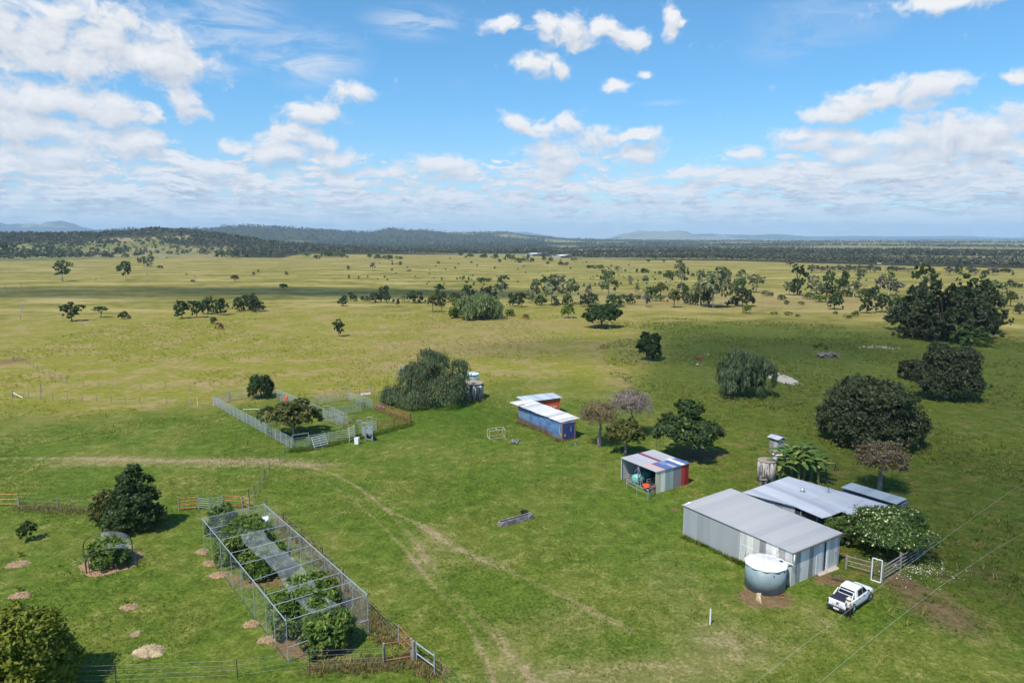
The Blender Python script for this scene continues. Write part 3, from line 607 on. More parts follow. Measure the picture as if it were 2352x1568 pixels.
row('A',[(1050,122,62,90,'dk'),(790,150,122,60,'mi'),(425,150,125,60,'mi'),(575,150,122,90,'dk'),(1215,158,108,72,'ol'),(1108,153,124,62,'mi'),(955,152,126,100,'dk'),(245,150,128,40,'mi'),(630,140,122,30,'mi'),(230,105,72,60,'mi'),(680,105,72,60,'gp'),(440,90,52,80,'dk'),(330,70,40,60,'mi'),(870,60,40,50,'dk'),(1130,95,62,50,'mi'),(690,45,12,90,'vd'),(1960,150,95,105,'dk'),(2060,155,96,90,'dk'),(2165,150,105,120,'pu')],
 'bushes along the far edge of the left pasture','{d}, {o} from left along far edge of left pasture')
row('B',[(385,442,388,70,'st')],None,'round dark tree alone inside the long cloud shadow')
row('B',[(908,582,515,86,'rd'),(920,527,485,50,'dk'),(982,540,463,45,'va'),(1015,542,480,35,'co'),(1080,540,492,36,'co'),(1120,540,495,42,'rd'),(1190,550,465,88,'dk'),(1272,500,400,104,'vd'),(1243,548,470,50,'co'),(1292,553,475,72,'rd'),(1355,552,518,24,'co'),(1393,580,515,28,'co'),(1442,548,490,42,'gp'),(1546,554,448,138,'dk')],
 'row of dark trees along the far end of the cloud shadow','{d}, {o} from left in row beyond the long cloud shadow')
row('B',[(1700,635,475,120,'ol'),(1770,552,445,110,'dk'),(1760,482,392,85,'gd'),(1782,632,550,75,'um')],'cluster left of the big light green weeping trees','{d}, {o} from left beside the pale weeping clump')
one('B',872,850,712,102,'va','lone ragged dark sapling with bare stem on the yellow pasture')
row('B',[(1900,540,462,130,'vd'),(1995,525,402,100,'gd'),(2060,520,432,90,'vd'),(2195,520,402,170,'vd'),(2318,500,325,112,'gu')],'dark trees behind the pale weeping clump','{d}, {o} from left behind the pale weeping clump')
row('B',[(2110,368,332,50,'mi'),(2150,366,330,70,'mi'),(2195,364,332,50,'mi'),(1145,155,117,40,'mi'),(1215,170,127,58,'mi'),(1270,168,137,36,'mi'),(1322,172,128,66,'mi'),(1385,172,140,35,'gp'),(1415,172,142,40,'mi'),(1415,224,188,30,'mi'),(1170,264,203,46,'pu'),(952,270,225,34,'pu'),(962,345,305,18,'mi'),(1047,342,315,16,'mi'),(410,312,277,26,'mi'),(1500,275,258,18,'mi'),(1340,270,250,22,'mi'),(1750,210,184,20,'mi'),(1300,360,335,12,'mi'),(1215,348,332,12,'mi'),(1970,345,312,28,'mi'),(2018,360,325,18,'dk'),(2062,405,365,18,'mi'),(1915,350,330,16,'dk'),(1998,380,358,28,'dk'),(1780,360,330,16,'mi')],
 'small bushes and saplings dotted on the far central pasture','{d}, {o} from left of those dotted over far central pasture',cat='shrub')
row('B',[(680,166,130,62,'dk'),(583,146,110,66,'br'),(757,150,97,95,'mi'),(835,150,110,80,'mi'),(900,152,112,62,'mi'),(360,150,100,72,'pu'),(948,160,138,18,'mi'),(65,150,100,90,'pu'),(200,140,108,80,'pu'),(250,137,112,60,'dk')],
 'bushy trees in front of the grey woodland','{d}, {o} from left directly before the grey woodland edge')
row('C',[(522,585,478,92,'dk'),(598,590,470,98,'va'),(652,555,445,60,'gp'),(722,542,355,100,'gu'),(765,572,490,92,'rd'),(700,535,485,60,'mi'),(805,440,325,80,'gd'),(868,575,325,165,'gp'),(940,470,315,95,'gp'),(908,578,515,52,'rd'),(1042,565,350,135,'gp'),(1008,572,480,82,'mi'),(1152,590,470,104,'vd'),(1195,560,390,60,'pu'),(1236,560,470,82,'dk'),(1362,590,275,155,'tg'),(1418,590,470,142,'mi'),(1558,562,475,76,'rd'),(1620,475,385,48,'gp'),(1695,415,315,66,'gp'),(1560,395,315,42,'gp'),
  (1740,500,400,130,'mi'),(1830,500,375,130,'ol'),(1700,590,485,80,'pu'),(1900,400,275,90,'gd'),(2005,478,190,115,'tp'),(1945,595,440,120,'ol'),(2015,440,380,82,'dk'),(2088,570,470,84,'dk'),(2130,500,400,80,'gp'),(2045,560,380,60,'mi'),(2172,575,400,90,'mi'),(2290,596,245,180,'tp'),(2240,580,400,90,'gd')],
 'belt of gum woodland in the middle distance','{d}, {o} from left in the central gum belt')
row('C',[(1790,535,492,112,'br'),(1500,520,480,60,'mi'),(1625,520,480,60,'mi'),(960,470,420,80,'dk'),(1480,388,368,15,'dk'),(1560,390,372,30,'mi'),(1150,415,385,22,'mi'),(1250,400,378,18,'mi')],'low bushes between the gum trees','{d}, {o} from left of undergrowth among central gums',cat='shrub')
one('C',1012,688,565,114,'br','small dense bright green round tree in front of the gum belt')
one('C',492,670,605,84,'mi','low green bush at the right end of the pale weeping clump','shrub','low_bush')
one('C',640,692,655,62,'ru','low reddish bush on dry grass between the weeping clump and round tree','shrub')
row('C',[(947,224,188,46,'dk'),(985,226,198,20,'mi'),(1004,224,190,26,'mi'),(1192,250,220,40,'dk'),(1222,250,220,42,'mi'),(1285,258,218,78,'mi'),(1450,275,232,62,'gp'),(1372,265,240,26,'gp'),(1620,290,248,26,'vd'),(1688,294,252,72,'dk'),(1665,280,255,30,'dk'),(1822,303,275,36,'dk'),(1780,300,278,16,'dk'),(1932,308,278,32,'mi'),(1962,308,270,18,'dk'),(2110,320,290,32,'dk'),(2157,325,272,36,'vd'),(1718,192,170,26,'vd'),(1858,194,170,26,'vd'),(1488,154,135,24,'vd'),(1442,157,143,12,'vd'),(1650,157,143,10,'vd'),(1722,157,143,10,'vd'),(1522,140,130,10,'vd'),(410,197,168,28,'dk'),(833,212,190,30,'dk'),(1070,195,155,50,'gp'),(1175,200,186,16,'mi')],
 'dark bushes dotted along the fence line of the far right pasture','{d}, {o} from left of those strung across far right pasture',cat='shrub')
row('C',[(480,165,122,55,'mi'),(520,175,130,50,'mi'),(572,188,155,60,'mi'),(615,190,155,40,'dk'),(650,195,158,40,'gp'),(695,195,155,38,'dk'),(662,160,125,36,'dk'),(800,182,142,38,'dk'),(856,187,150,46,'mi'),(1120,152,116,45,'mi'),(1165,153,116,60,'mi'),(1215,153,118,60,'mi'),(1255,152,120,45,'mi'),(1290,150,96,22,'vd'),(375,165,118,52,'mi'),(265,158,125,70,'dk'),(150,148,120,60,'dk'),(65,138,108,38,'dk'),(2085,155,125,0.1,'dk')][:-1],
 'trees round the far farm sheds','{d}, {o} from left about the far white farm sheds')
row('D',[(142,482,200,190,'tp'),(45,470,235,90,'gp'),(215,455,222,110,'gp'),(90,470,330,80,'mi'),(345,300,212,70,'gp'),(350,472,335,175,'vd'),(320,400,275,100,'mi'),(445,375,250,115,'gp'),(680,390,300,80,'gp'),(742,390,165,112,'tdk'),(735,395,272,92,'dk'),(848,385,255,105,'gp'),(955,362,232,88,'gd'),(900,400,320,90,'gp'),(1070,370,215,58,'co'),(1140,407,290,90,'gp'),(1186,330,200,88,'tp'),(1025,380,272,50,'dk'),(1385,405,225,90,'tp'),(1325,400,250,60,'pu'),(1230,402,340,92,'dk'),(1285,400,330,60,'dk'),(1440,395,300,110,'pu'),(960,400,310,80,'dk')],
 'tall gums and trees in the right hand belt','{d}, {o} from left in the right hand gum belt')
row('D',[(628,425,385,58,'mi'),(830,420,375,75,'mi'),(900,440,395,90,'br'),(990,395,355,70,'br'),(1090,400,350,90,'dk'),(1000,492,390,104,'rd'),(1230,522,390,104,'va'),(1345,515,398,116,'rd'),(1460,485,395,100,'mi'),(510,400,360,70,'gp'),(550,400,372,40,'mi'),(1150,545,495,46,'lo'),(1100,556,530,60,'lo'),(1010,530,500,30,'lo'),(680,535,508,60,'lo'),(575,525,510,50,'lo'),(742,545,525,34,'lo'),(765,462,430,40,'lo'),(662,458,430,38,'mi'),(870,768,735,30,'lo'),(905,755,725,30,'lo'),(945,780,755,24,'lo')],
 'bushes in front of the right hand belt of gums','{d}, {o} from left of bushes before right hand gums',cat='shrub')
one('D',380,522,465,58,'br','small bright green bush in front of the dark tree on the sunny grass','shrub')
_ns=[(840+i*38,236-(i%3)*3,176+(i*7)%15,50,'pu') for i in range(13)]+[(1320,217,188,26,'dk'),(1400,222,186,50,'dk'),(1440,222,188,50,'dk'),(1480,225,195,60,'pu'),(690,188,146,64,'pu'),(1540,235,200,60,'gp'),(1700,240,205,50,'pu')]
row('D',_ns,'small grey wood on the far right pasture','{d}, {o} from left along wood by the yellow field')
row('D',[(1820,247,195,62,'pu'),(1886,242,180,56,'dk'),(1960,252,190,64,'pu'),(2000,248,200,50,'pu'),(2075,250,212,50,'dk'),(2130,252,198,66,'pu'),(2222,230,202,80,'dk'),(2255,333,284,44,'dk'),(2322-32,337,300,42,'dk'),(2215,330,300,20,'dk'),(2272,250,230,18,'dk'),(1910,250,232,40,'lo'),(1745,250,230,30,'lo'),(2330,340,310,30,'dk')],
 'trees dotted on the far right edge pasture','{d}, {o} from left of those beyond the dark thicket')
row('D',[(1480,640,440,240,'vd'),(1620,690,330,330,'vd'),(1770,710,270,360,'vd'),(1930,700,285,330,'vd'),(2080,670,330,260,'vd'),(1600,520,290,200,'vd'),(2000,520,250,160,'tdk'),(1635,480,165,150,'tdk'),(1560,700,520,230,'vd'),(1720,722,500,260,'vd'),(1880,722,520,260,'vd'),(2040,700,500,230,'vd'),(2130,650,480,150,'vd')],
 'great dark thicket at the right','{d}, {o} from left within the great dark thicket at right')
one('D',1440,560,470,120,'gum' if 0 else 'gu','paler green tree at the left shoulder of the great dark thicket'); one('D',1975,748,612,205,'mi','green leafy bush in front of the great dark thicket','shrub','green_bush')
row('D',[(2110,490,300,165,'gu'),(2255,470,362,112,'ol'),(2322,530,455,70,'dk')],'trees right of the great dark thicket','{d}, {o} from left just right of the dark thicket')
# dead trees and fallen limbs
for i,(c,x,yb,yt,w,l) in enumerate([('A',1293,380,275,45,'thin upright dead tree between the far gums and the cloud shadow'),('A',1735,360,295,50,'thin dead tree beside a low dark bush'),('A',60,460,390,70,'left of two bare grey trees at the left edge'),('A',190,447,370,50,'right of two bare grey trees at the left edge'),
  ('A',178,698,530,125,'large pale dead tree with forked limbs at the far left'),('A',737,777,725,36,'little dead sapling below the broad slanting dark tree'),('A',1174,532,490,42,'small dead sapling in the middle of the left paddock'),('A',845,362,330,62,'low fallen dead branches between the two lone gums'),('D',2322,528,340,80,'bare dead tree right of the great dark thicket'),('C',1695,592,480,90,'pale bare tree in front of the gum belt')]):
    p=P(c,x,yb); dead_tree('dead_tree',l,max(.8,hgt(p,D(c,x,yt)[1])),w/CR[c][2]/ZS*mpp(p),p,seed=30+i)
# scattered shrubs on the far central pasture, small but countable
rg=random.Random(8); q=0
for i in range(120):
    u=rg.uniform(840,1560); v=rg.uniform(589,668); 
    if u<980 and v>640: continue
    if v>655 and u>1000: continue
    p=G(u,v)
    if p.length>1250: continue
    px=rg.uniform(2,5); m=mpp(p); put_tree(rg.choice(['mi','mi','lo','dk']),p,px*m*1.1,px*m,'small green shrub dotted over the pale grass of the far central pasture','tiny shrubs scattered over the far central pasture',name='shrub',cat='shrub')
for i in range(46):
    u=rg.uniform(60,540); v=rg.uniform(556,586); p=G(u,v); px=rg.uniform(3,7); m=mpp(p)
    put_tree(rg.choice(['mi','dk','dk','ol']),p,px*m,px*m,'small dark shrub scattered over the green slope of the left hill','shrubs scattered over the left hill',name='shrub',cat='shrub')
# far woodland: one mass nobody could count
rg=np.random.default_rng(11); N=112000
u=rg.uniform(-700,3050,N); r=np.exp(rg.uniform(math.log(820),math.log(7800),N)); az_=np.arctan((u-CX)/F); x=r*np.sin(az_); y=r*np.cos(az_)
r0=pasture_edge(u)
cl=clearing(u,r,x,y); dn=.97*(1-cl)+.03*cl; dn=np.where(leftslope(u,r,x,y),.07+.30*(wob(x,y,75,4)>.15),dn)
ok=(rg.random(N)<dn)&(r>r0*1.005); x=x[ok];y=y[ok];r=r[ok]; z=terrain(x,y); n=len(x); hh=rg.uniform(7,14,n)*np.where(r>3000,1.15,1)*np.where(az_[ok]>.06,.78,1); ww=hh*rg.uniform(.6,1.0,n)
def wood_mesh(sel,k,nm,mats,lab):
    xs_,ys_,zs_,hs_,ws_=x[sel],y[sel],z[sel],hh[sel],ww[sel]; m=len(xs_)
    ti=np.repeat(np.arange(m),k); d=unit(rg.normal(size=(m*k,3))); d[:,2]=np.abs(d[:,2])*1.0-.25
    pos=np.stack([xs_[ti],ys_[ti],zs_[ti]+hs_[ti]*.52],1)+d*np.stack([ws_[ti]*.42,ws_[ti]*.42,hs_[ti]*.46],1)*rg.uniform(.6,1.,(m*k,1))
    nr=unit(d+.5*rg.normal(size=d.shape)); V=leaf_quads(pos,nr,(hs_[ti]*.15*(14./k)**.5)[:,None],.8,rg); return V
wm=leafmat('foliage_far_woodland',(.026,.034,.022),(.095,.098,.066),(.17,.155,.12),.15,.88,.006)
V=np.concatenate([wood_mesh(r<2000,22,'',0,''),wood_mesh((r>=2000)&(r<3800),11,'',0,''),wood_mesh(r>=3800,6,'',0,'')])
o=quads('far_woodland',V,wm); setp(o,'grey green eucalypt woodland covering the valley and far hills','woodland',None,'stuff')
# ------------------------------------------------------------------ the farmyard
MT={'galv':plain('galvanised_steel',(.42,.46,.51),.45,.35,.12,4),'galvd':plain('dull_steel',(.30,.34,.38),.55,.3,.15,4),'white':plain('white_paint',(.80,.80,.79),.5,0,.04,2),
 'rust':plain('rusty_steel',(.24,.095,.045),.85,0,.35,5,.2,col2=(.34,.16,.07)),'timber':plain('grey_timber',(.26,.23,.21),.9,0,.3,4,.4),'ochre':plain('weathered_ochre_rail',(.42,.20,.05),.8,0,.35,5,col2=(.50,.33,.10)),
 'redrail':plain('weathered_red_rail',(.36,.10,.05),.8,0,.4,5,col2=(.45,.27,.10),thr=(.5,.62)),'dark':plain('dark_steel',(.035,.035,.04),.6,0,.2,4),'wire':plain('fence_wire',(.33,.33,.33),.5,.4,.1,3),
 'darkwood':plain('dark_timber',(.075,.055,.045),.9,0,.3,5,.3),'black':plain('black_rubber',(.018,.018,.02),.7,0,.2,5),'conc':plain('stained_concrete',(.36,.32,.28),.9,0,.25,1.2,.3,col2=(.10,.085,.075),thr=(.42,.62)),
 'slab':plain('old_concrete_slab',(.42,.36,.29),.9,0,.15,2,.2),'verandah_shade':plain('verandah_shade_colour',(.05,.045,.045),.9,0,.3,2),'straw':plain('straw_mulch',(.27,.155,.09),.95,0,.35,7,.6,col2=(.40,.27,.16)),'strawpale':plain('pale_dry_grass',(.46,.36,.22),.95,0,.3,6,.5)}
def frame(name,label,cat,p0,pb,group=None):
    d=Vector((pb[0]-p0[0],pb[1]-p0[1])); return thing(name,label,cat,(p0[0],p0[1],p0[2] if len(p0)>2 else 0),math.atan2(d.y,d.x)-math.pi/2,group)
def loc(t_,p):
    a=-t_.rotation_euler[2]; x=p[0]-t_.location[0];y=p[1]-t_.location[1]
    return Vector((x*math.cos(a)-y*math.sin(a),x*math.sin(a)+y*math.cos(a),(p[2] if len(p)>2 else 0)-t_.location[2]))
# --- long machinery shed
N0=P('S',1330,1310);NL=P('S',62,715); t_=frame('corrugated_shed','long grey corrugated iron shed with skillion roof behind the white topped tank','shed',N0,NL)
Ls=(NL-N0).length; Ws=6.85
S_long=sheet('wall_sheets_long',(.36,.38,.41),'y',tint=(.42,.44,.47),var=.05,rust=.2); S_old=sheet('wall_sheets_old',(.40,.40,.41),'y',tint=(.72,.71,.69),var=.3,rust=.8,wid=.62)
S_end=sheet('wall_sheets_end',(.42,.43,.45),'x',tint=(.72,.73,.75),var=.34,rust=.8,wid=.6); S_roof=sheet('roof_sheets',(.40,.40,.41),'y',pitch=.15,tint=(.42,.41,.41),var=.06,rust=.22,rough=.7,bump=.15,wid=.8)
hN,hL,hR,hB=2.93,3.06,2.88,3.2
hy=lambda y:hN+(hL-hN)*y/Ls
MB().wall((0,Ls),(0,Ls*.44),0,hL,0,hy(Ls*.44),.06).build('wall',S_long,t_)
MB().wall((0,Ls*.44),(0,.0),0,hy(Ls*.44),0,hN,.06).build('wall',S_old,t_,label='older streaky sheeting behind the tank')
MB().wall((-.02,Ls*.44),(-.02,.02),0,1.75,0,1.75,.02).build('wall_patch',S_old,t_)
MB().wall((.06,.0),(Ws-.0,.0),0,hN,0,hR,.06).build('wall',S_end,t_,label='patched end wall facing the parked utility')
MB().wall((Ws,.06),(Ws,Ls),0,hR,0,hB,.06).wall((Ws-.06,Ls),(.06,Ls),0,hB,0,hL,.06).build('wall',S_long,t_)
f=lambda x:hN+(hR-hN)*x/Ws
MB().box(.50*Ws,.62*Ws,-.035,-.006,.05,f(.55*Ws)-.22).box(.72*Ws,.765*Ws,-.035,-.006,.05,f(.75*Ws)-.22).build('white_sheet',sheet('white_sheets',(.66,.70,.74),'x',tint=(.84,.85,.86),var=.04,metal=0),t_)
MB().add([(.655*Ws,-.012,.1),(.70*Ws,-.012,.1),(.695*Ws,-.012,f(.7*Ws)-.25),(.66*Ws,-.012,f(.66*Ws)-.25),(.655*Ws,-.004,.1),(.70*Ws,-.004,.1),(.695*Ws,-.004,f(.7*Ws)-.25),(.66*Ws,-.004,f(.66*Ws)-.25)],[(0,1,2,3),(0,4,5,1),(1,5,6,2),(2,6,7,3),(3,7,4,0)]).build('gap_shade_panel',MT['dark'],t_)  # thin dark panel on the wall, coloured as the shade inside a gap
MB().slab([(-.12,-.15,hN+.05),(Ws+.12,-.15,hR+.05),(Ws+.12,Ls+.15,hB+.05),(-.12,Ls+.15,hL+.05)],.04).build('roof',S_roof,t_)
MB().tube((-.12,-.20,hN-.01),(Ws+.12,-.20,hR-.01),.055,None,8).build('gutter',plain('old_gutter',(.12,.085,.07),.8,0,.3,4),t_)
tank=P('S',1022,1295); R_t=1.58; tk_c=Vector((20.62,52.15,0)); ht=2.02
pw=loc(t_,tk_c)
MB().path([(-.05,-.22,hN-.05),(-.05,-.22,1.95),(pw.x+1.15,pw.y-.20,ht+.12)],.05,8).build('downpipe',MT['white'],t_,smooth=True)
MB().slab([(-.10,Ls-.1,hL+.085),(.9,Ls+.17,hL+.09),(.9,Ls-.1,hL+.09),],.02).build('ridge_cap',MT['white'],t_)
# concrete apron before the end wall
ap=thing('concrete_slab','worn concrete apron outside the end of the long shed','slab',P('Z',1500,930)); q_=[P('Z',1410,960)-ap.location,P('Z',1560,885)-ap.location,P('Z',1600,925)-ap.location,P('Z',1440,985)-ap.location]
MB().slab([(p.x,p.y,.05) for p in q_],.09).build('slab',MT['slab'],ap)
# --- water tank beside it
t_=thing('water_tank','blue grey round water tank with ribbed white lid beside the long shed','water tank',tk_c)
TS=plain('tank_blue_grey',(.20,.265,.285),.55,.05,.14,1.6)
b=MB(); b.lathe([(R_t,0),(R_t,ht)],64)
b.build('wall',TS,t_,smooth=True)
b=MB(); nr=44
jag=lambda k,i: (1+.018*(1 if (i//2)%2 else -1)) if k<2 else 1
b.lathe([(R_t+.05,ht-.02),(R_t+.07,ht+.035),(R_t*.5,ht+.22),(.16,ht+.36),(0,ht+.36)],nr,jag=jag); b.build('lid',plain('lid_white',(.66,.66,.65),.6,0,.05,2),t_)
b=MB()
for i in range(14):
    a=2*math.pi*i/14+.1; b.tube((.14*math.cos(a),.14*math.sin(a),ht+.365),((R_t+.03)*math.cos(a),(R_t+.03)*math.sin(a),ht+.055),.022,.022,5)
b.build('lid_rib',plain('lid_rib_paint',(.42,.43,.44),.6,0,.1,2),t_)
MB().cyl(1.22,.02,ht+.08,ht+.16,.17,.17,16).build('inlet_hatch',MT['dark'],t_)
MB().cyl(.05,-R_t-.03,ht-.32,ht-.2,.05).build('overflow_outlet',MT['conc'],t_)
# timber wedge and scrap at its foot
def rubbish(name,label,cat,p,n,size,mats,seed=1,flat=.25,group=None):
    rg=random.Random(seed); t_=thing(name,label,cat,p,0,group)
    for k,mm in enumerate(mats):
        b=MB()
        for i in range(n):
            a=Vector((rg.uniform(-1,1)*size,rg.uniform(-1,1)*size*.6,rg.uniform(0.02,flat))); d=Vector((rg.uniform(-1,1),rg.uniform(-1,1),rg.uniform(-.15,.3))).normalized()*rg.uniform(.25,.8)*size
            e=a+d; e.z=max(e.z,.03)
            if rg.random()<.5: b.tube(a,e,rg.uniform(.02,.05)*max(1,size),None,5)
            else:
                w=rg.uniform(.08,.22)*size; s_=Vector((-d.y,d.x,rg.uniform(-.3,.3)*d.length)).normalized()*w; s_.z=abs(s_.z)
                b.slab([a-s_,e-s_,e+s_,a+s_],.03)
        b.build(['frame','sheet','scrap'][k%3],mm,t_)
    return t_
tp=P('Z',960,1175); t_=thing('timber_wedge','pale split timber stump leaning at the foot of the water tank','stump',tp)
MB().hull([(-.28,.1,.0),(.25,.15,.0),(-.05,-.5,0),(-.22,.15,.55),(.16,.2,.5),(-.02,-.12,.4)]).build('stump',MT['strawpale'],t_)
rubbish('scrap_metal','small rusty red scrap plate lying right of the tank foot','scrap',P('Z',1130,1150),3,.32,[MT['rust'],plain('red_plate',(.22,.05,.03),.7)],3,.12)
# straw and litter rings
def mound(label,p,rx,ry,h,mat='straw',seed=0,name='mulch_mound',cat='mulch',tufts=160,group=None,hole=None):
    rg=random.Random(seed); t_=thing(name,label,cat,p,0,group); b=MB(); n=26; m=6; V=[(0,0,h)]
    for k in range(1,m+1):
        for i in range(n):
            a=2*math.pi*i/n; q=k/m; w=1+.16*math.sin(a*2+seed)+.10*math.sin(a*5+seed*2)+.05*rg.uniform(-1,1); z=h*(1-q*q)*(.8+.4*rg.random())
            V.append((rx*q*w*math.cos(a),ry*q*w*math.sin(a),z if k<m else -.04))
    Fc=[(0,1+i,1+(i+1)%n) for i in range(n)]+[(1+(k-1)*n+i,1+k*n+i,1+k*n+(i+1)%n,1+(k-1)*n+(i+1)%n) for k in range(1,m) for i in range(n)]
    b.add(V,Fc); b.build('mulch',MT[mat],t_)
    b=MB()
    for i in range(tufts):
        a=rg.uniform(0,6.28); q=math.sqrt(rg.random())*1.05; x_,y_=rx*q*math.cos(a),ry*q*math.sin(a); z_=h*max(0,1-q*q); d=rg.uniform(0,6.28); l=rg.uniform(.10,.3)
        dx,dy=math.cos(d)*l,math.sin(d)*l; b.add([(x_-dy*.06,y_+dx*.06,z_),(x_+dy*.06,y_-dx*.06,z_),(x_+dx,y_+dy,z_+rg.uniform(.0,.14))],[(0,1,2)])
    b.build('loose_straw',MT['strawpale'],t_); return t_
GM='straw mulch mounds dotted over the orchard lawn'
for i,(c,x,y,rx,ry,h,l) in enumerate([('L',140,650,.95,.75,.14,'straggling straw mulch patch at far left with a seedling'),('L',155,897,.8,.6,.22,'straw mulch mound directly above the big yellow green tree'),('L',1000,985,.65,.5,.2,'small straw mulch mound alone in the middle of the orchard lawn'),
    ('N',325,558,.62,.5,.22,'straw mulch mound at the first left post of the netted frame'),('N',382,648,.70,.42,.2,'straw mulch mound at the second left post of the netted frame'),('N',463,735,.95,.5,.22,'wider straw mulch mound at the third left post of the netted frame'),
    ('N',712,1115,.68,.45,.18,'straw mulch mound at the middle left post of the netted frame'),('N',830,1240,.68,.42,.18,'straw mulch mound near the front left of the netted frame'),('L',1050,1195,.28,.42,.08,'thin patch of dry straw above the pale grass heap')]):
    mound(l,P(c,x,y),rx,ry,h,'straw',i,group=GM)
mound('heap of pale dry grass on a patch of brown mulch','' and 0 or P('L',1150,1330),1.0,.75,.35,'strawpale',21,'dry_grass_heap','heap',700)
for c,x,y,l in [('L',160,590,'bright yellow green seedling on the straggling mulch patch at far left'),('L',146,860,'bright seedling on the mound above the big yellow green tree'),('L',985,968,'tiny green seedling on the lone middle mulch mound')]:
    make_tree('seedling',l,'dome',.42,.42,P(c,x,y),60,.09,.6,'lime',tr=.03,fork=.4,seed=3,cat='plant')
# --- homestead roof group
z0=2.75
A_=P('R',-105,712,z0);B_=P('R',395,538,z0+.35);C_=P('R',1560,870,z0);E_=P('R',980,918,z0-.15);F_=P('R',850,970,z0-.35);G_=P('R',765,990,z0-.4);H_=P('R',460,862,z0-.05);D_=P('R',1180,1010,z0-.3)
t_=frame('farmhouse','low grey iron roofed farmhouse with dark verandah behind the long shed','house',(A_.x,A_.y,0),(B_.x,B_.y,0))
hr1=sheet('house_roof_sheets',(.43,.45,.50),'y',pitch=.19,wid=.8,tint=(.52,.53,.57),var=.10,rust=.1,rough=.5,bump=.6); hr2=sheet('house_roof_smooth',(.44,.44,.46),'y',pitch=.15,wid=2.4,tint=(.50,.50,.51),var=.05,rust=.1,bump=.2)
M1=P('R',565,812,z0-.02);M2=P('R',790,735,z0+.2);M3=P('R',1235,775,z0+.1);M4=P('R',1120,860,z0)
Lc=lambda p:loc(t_,p)
b=MB(); b.slab([Lc(p) for p in (A_,H_,G_,F_,E_,D_,C_,B_)],.06); b.build('roof',hr1,t_)
up_=Vector((0,0,.015))
b=MB(); b.slab([Lc(p)+up_ for p in (M1,P('R',905,930,z0-.28),M4,M3,M2)],.01); b.build('roof_patch',hr2,t_,label='smoother pale grey roof section around the antenna')
wl=sheet('house_wall_sheets',(.34,.37,.42),'x',tint=(.46,.49,.54),var=.15,rust=.2)
a,h_=Lc(A_),Lc(H_); g_=Lc(G_)
ins=(h_-a).normalized(); ins2=Vector((-ins.y,ins.x,0))*.25
w0=a+ins2+ins*.2; w1=h_+ins2
bb=Lc(B_);cc=Lc(C_)
b=MB(); b.wall((w0.x,w0.y),(w1.x,w1.y),0,z0-.12,0,z0-.15,.08); b.build('wall',wl,t_)
cen=(a+h_+g_+cc+bb)/5
def shrink(p,k): return p+(cen-p)*k
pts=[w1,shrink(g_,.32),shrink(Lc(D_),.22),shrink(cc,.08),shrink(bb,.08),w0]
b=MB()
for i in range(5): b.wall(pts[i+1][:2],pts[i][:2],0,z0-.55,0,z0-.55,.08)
b.build('wall',MT['verandah_shade'],t_,label='walls coloured dark for the shade of the verandah')  # near-black colour stands in for the shade under the verandah roof
for x,y in ((535,970),(715,1000),(1000,960)):
    q=Lc(P('R',x,y-70,z0-.3)); MB().box(q.x-.05,q.x+.05,q.y-.05,q.y+.05,0,z0-.25).build('post',MT['galvd'],t_)
q=Lc(P('R',548,712,z0+.1)); b=MB(); b.cyl(q.x,q.y,z0-.0,z0+.28,.13); b.lathe([(.17,z0+.28),(.25,z0+.38),(.23,z0+.5),(.1,z0+.58),(0,z0+.6)],18,q.x,q.y); b.build('roof_vent',plain('bright_vent',(.7,.72,.74),.25,.7,.1,9),t_,smooth=True)
q=Lc(P('R',828,708,z0+.15)); b=MB(); b.cyl(q.x,q.y,z0,z0+1.45,.025,None,6)
for k,zz_ in enumerate((1.4,1.25)): b.tube((q.x-.7,q.y-.25,z0+zz_),(q.x+.7,q.y+.25,z0+zz_),.015,None,4)
for k in range(7): b.tube((q.x-.6+k*.2,q.y-.25+k*.07-.25,z0+1.4),(q.x-.6+k*.2,q.y-.25+k*.07+.25,z0+1.4),.012,None,4)
b.build('antenna',MT['dark'],t_)
MB().slab([q+Vector((-.22,-.22,0))*1+Vector((0,0,.05)) for _ in [0]]+[q+Vector((.22,-.22,.05)),q+Vector((.22,.22,.05)),q+Vector((-.22,.22,.05))],.03).build('antenna_base',MT['galv'],t_)
# --- grey container with its own roof behind the house
r1,r2,r3,r4=[P('R',x,y,2.85) for x,y in ((970,655),(1085,605),(1685,780),(1575,840))]
t_=frame('grey_container','grey shipping container under a thin sheet roof right of the farmhouse','shipping container',(r4.x,r4.y,0),(r1.x,r1.y,0))
def corrug(a,b_,z0,z1,dep=.035,pitch=.27): # trapezoid corrugated panel from a to b
    a=Vector(a);b_=Vector(b_);d=b_-a;L=d.length;d.normalize();n=Vector((d.y,-d.x)); k=max(2,int(L/pitch)); V=[];Fq=[]
    for i in range(k):
        for s,o in ((0,0),(.3,0),(.5,-dep),(.8,-dep)):
            p=a+d*L*(i+s)/k+n*o; V.append(p)
    V.append(b_); N_=len(V); v=[(p.x,p.y,z0) for p in V]+[(p.x,p.y,z1) for p in V]
    return v,[(i,i+1,i+1+N_,i+N_) for i in range(N_-1)]
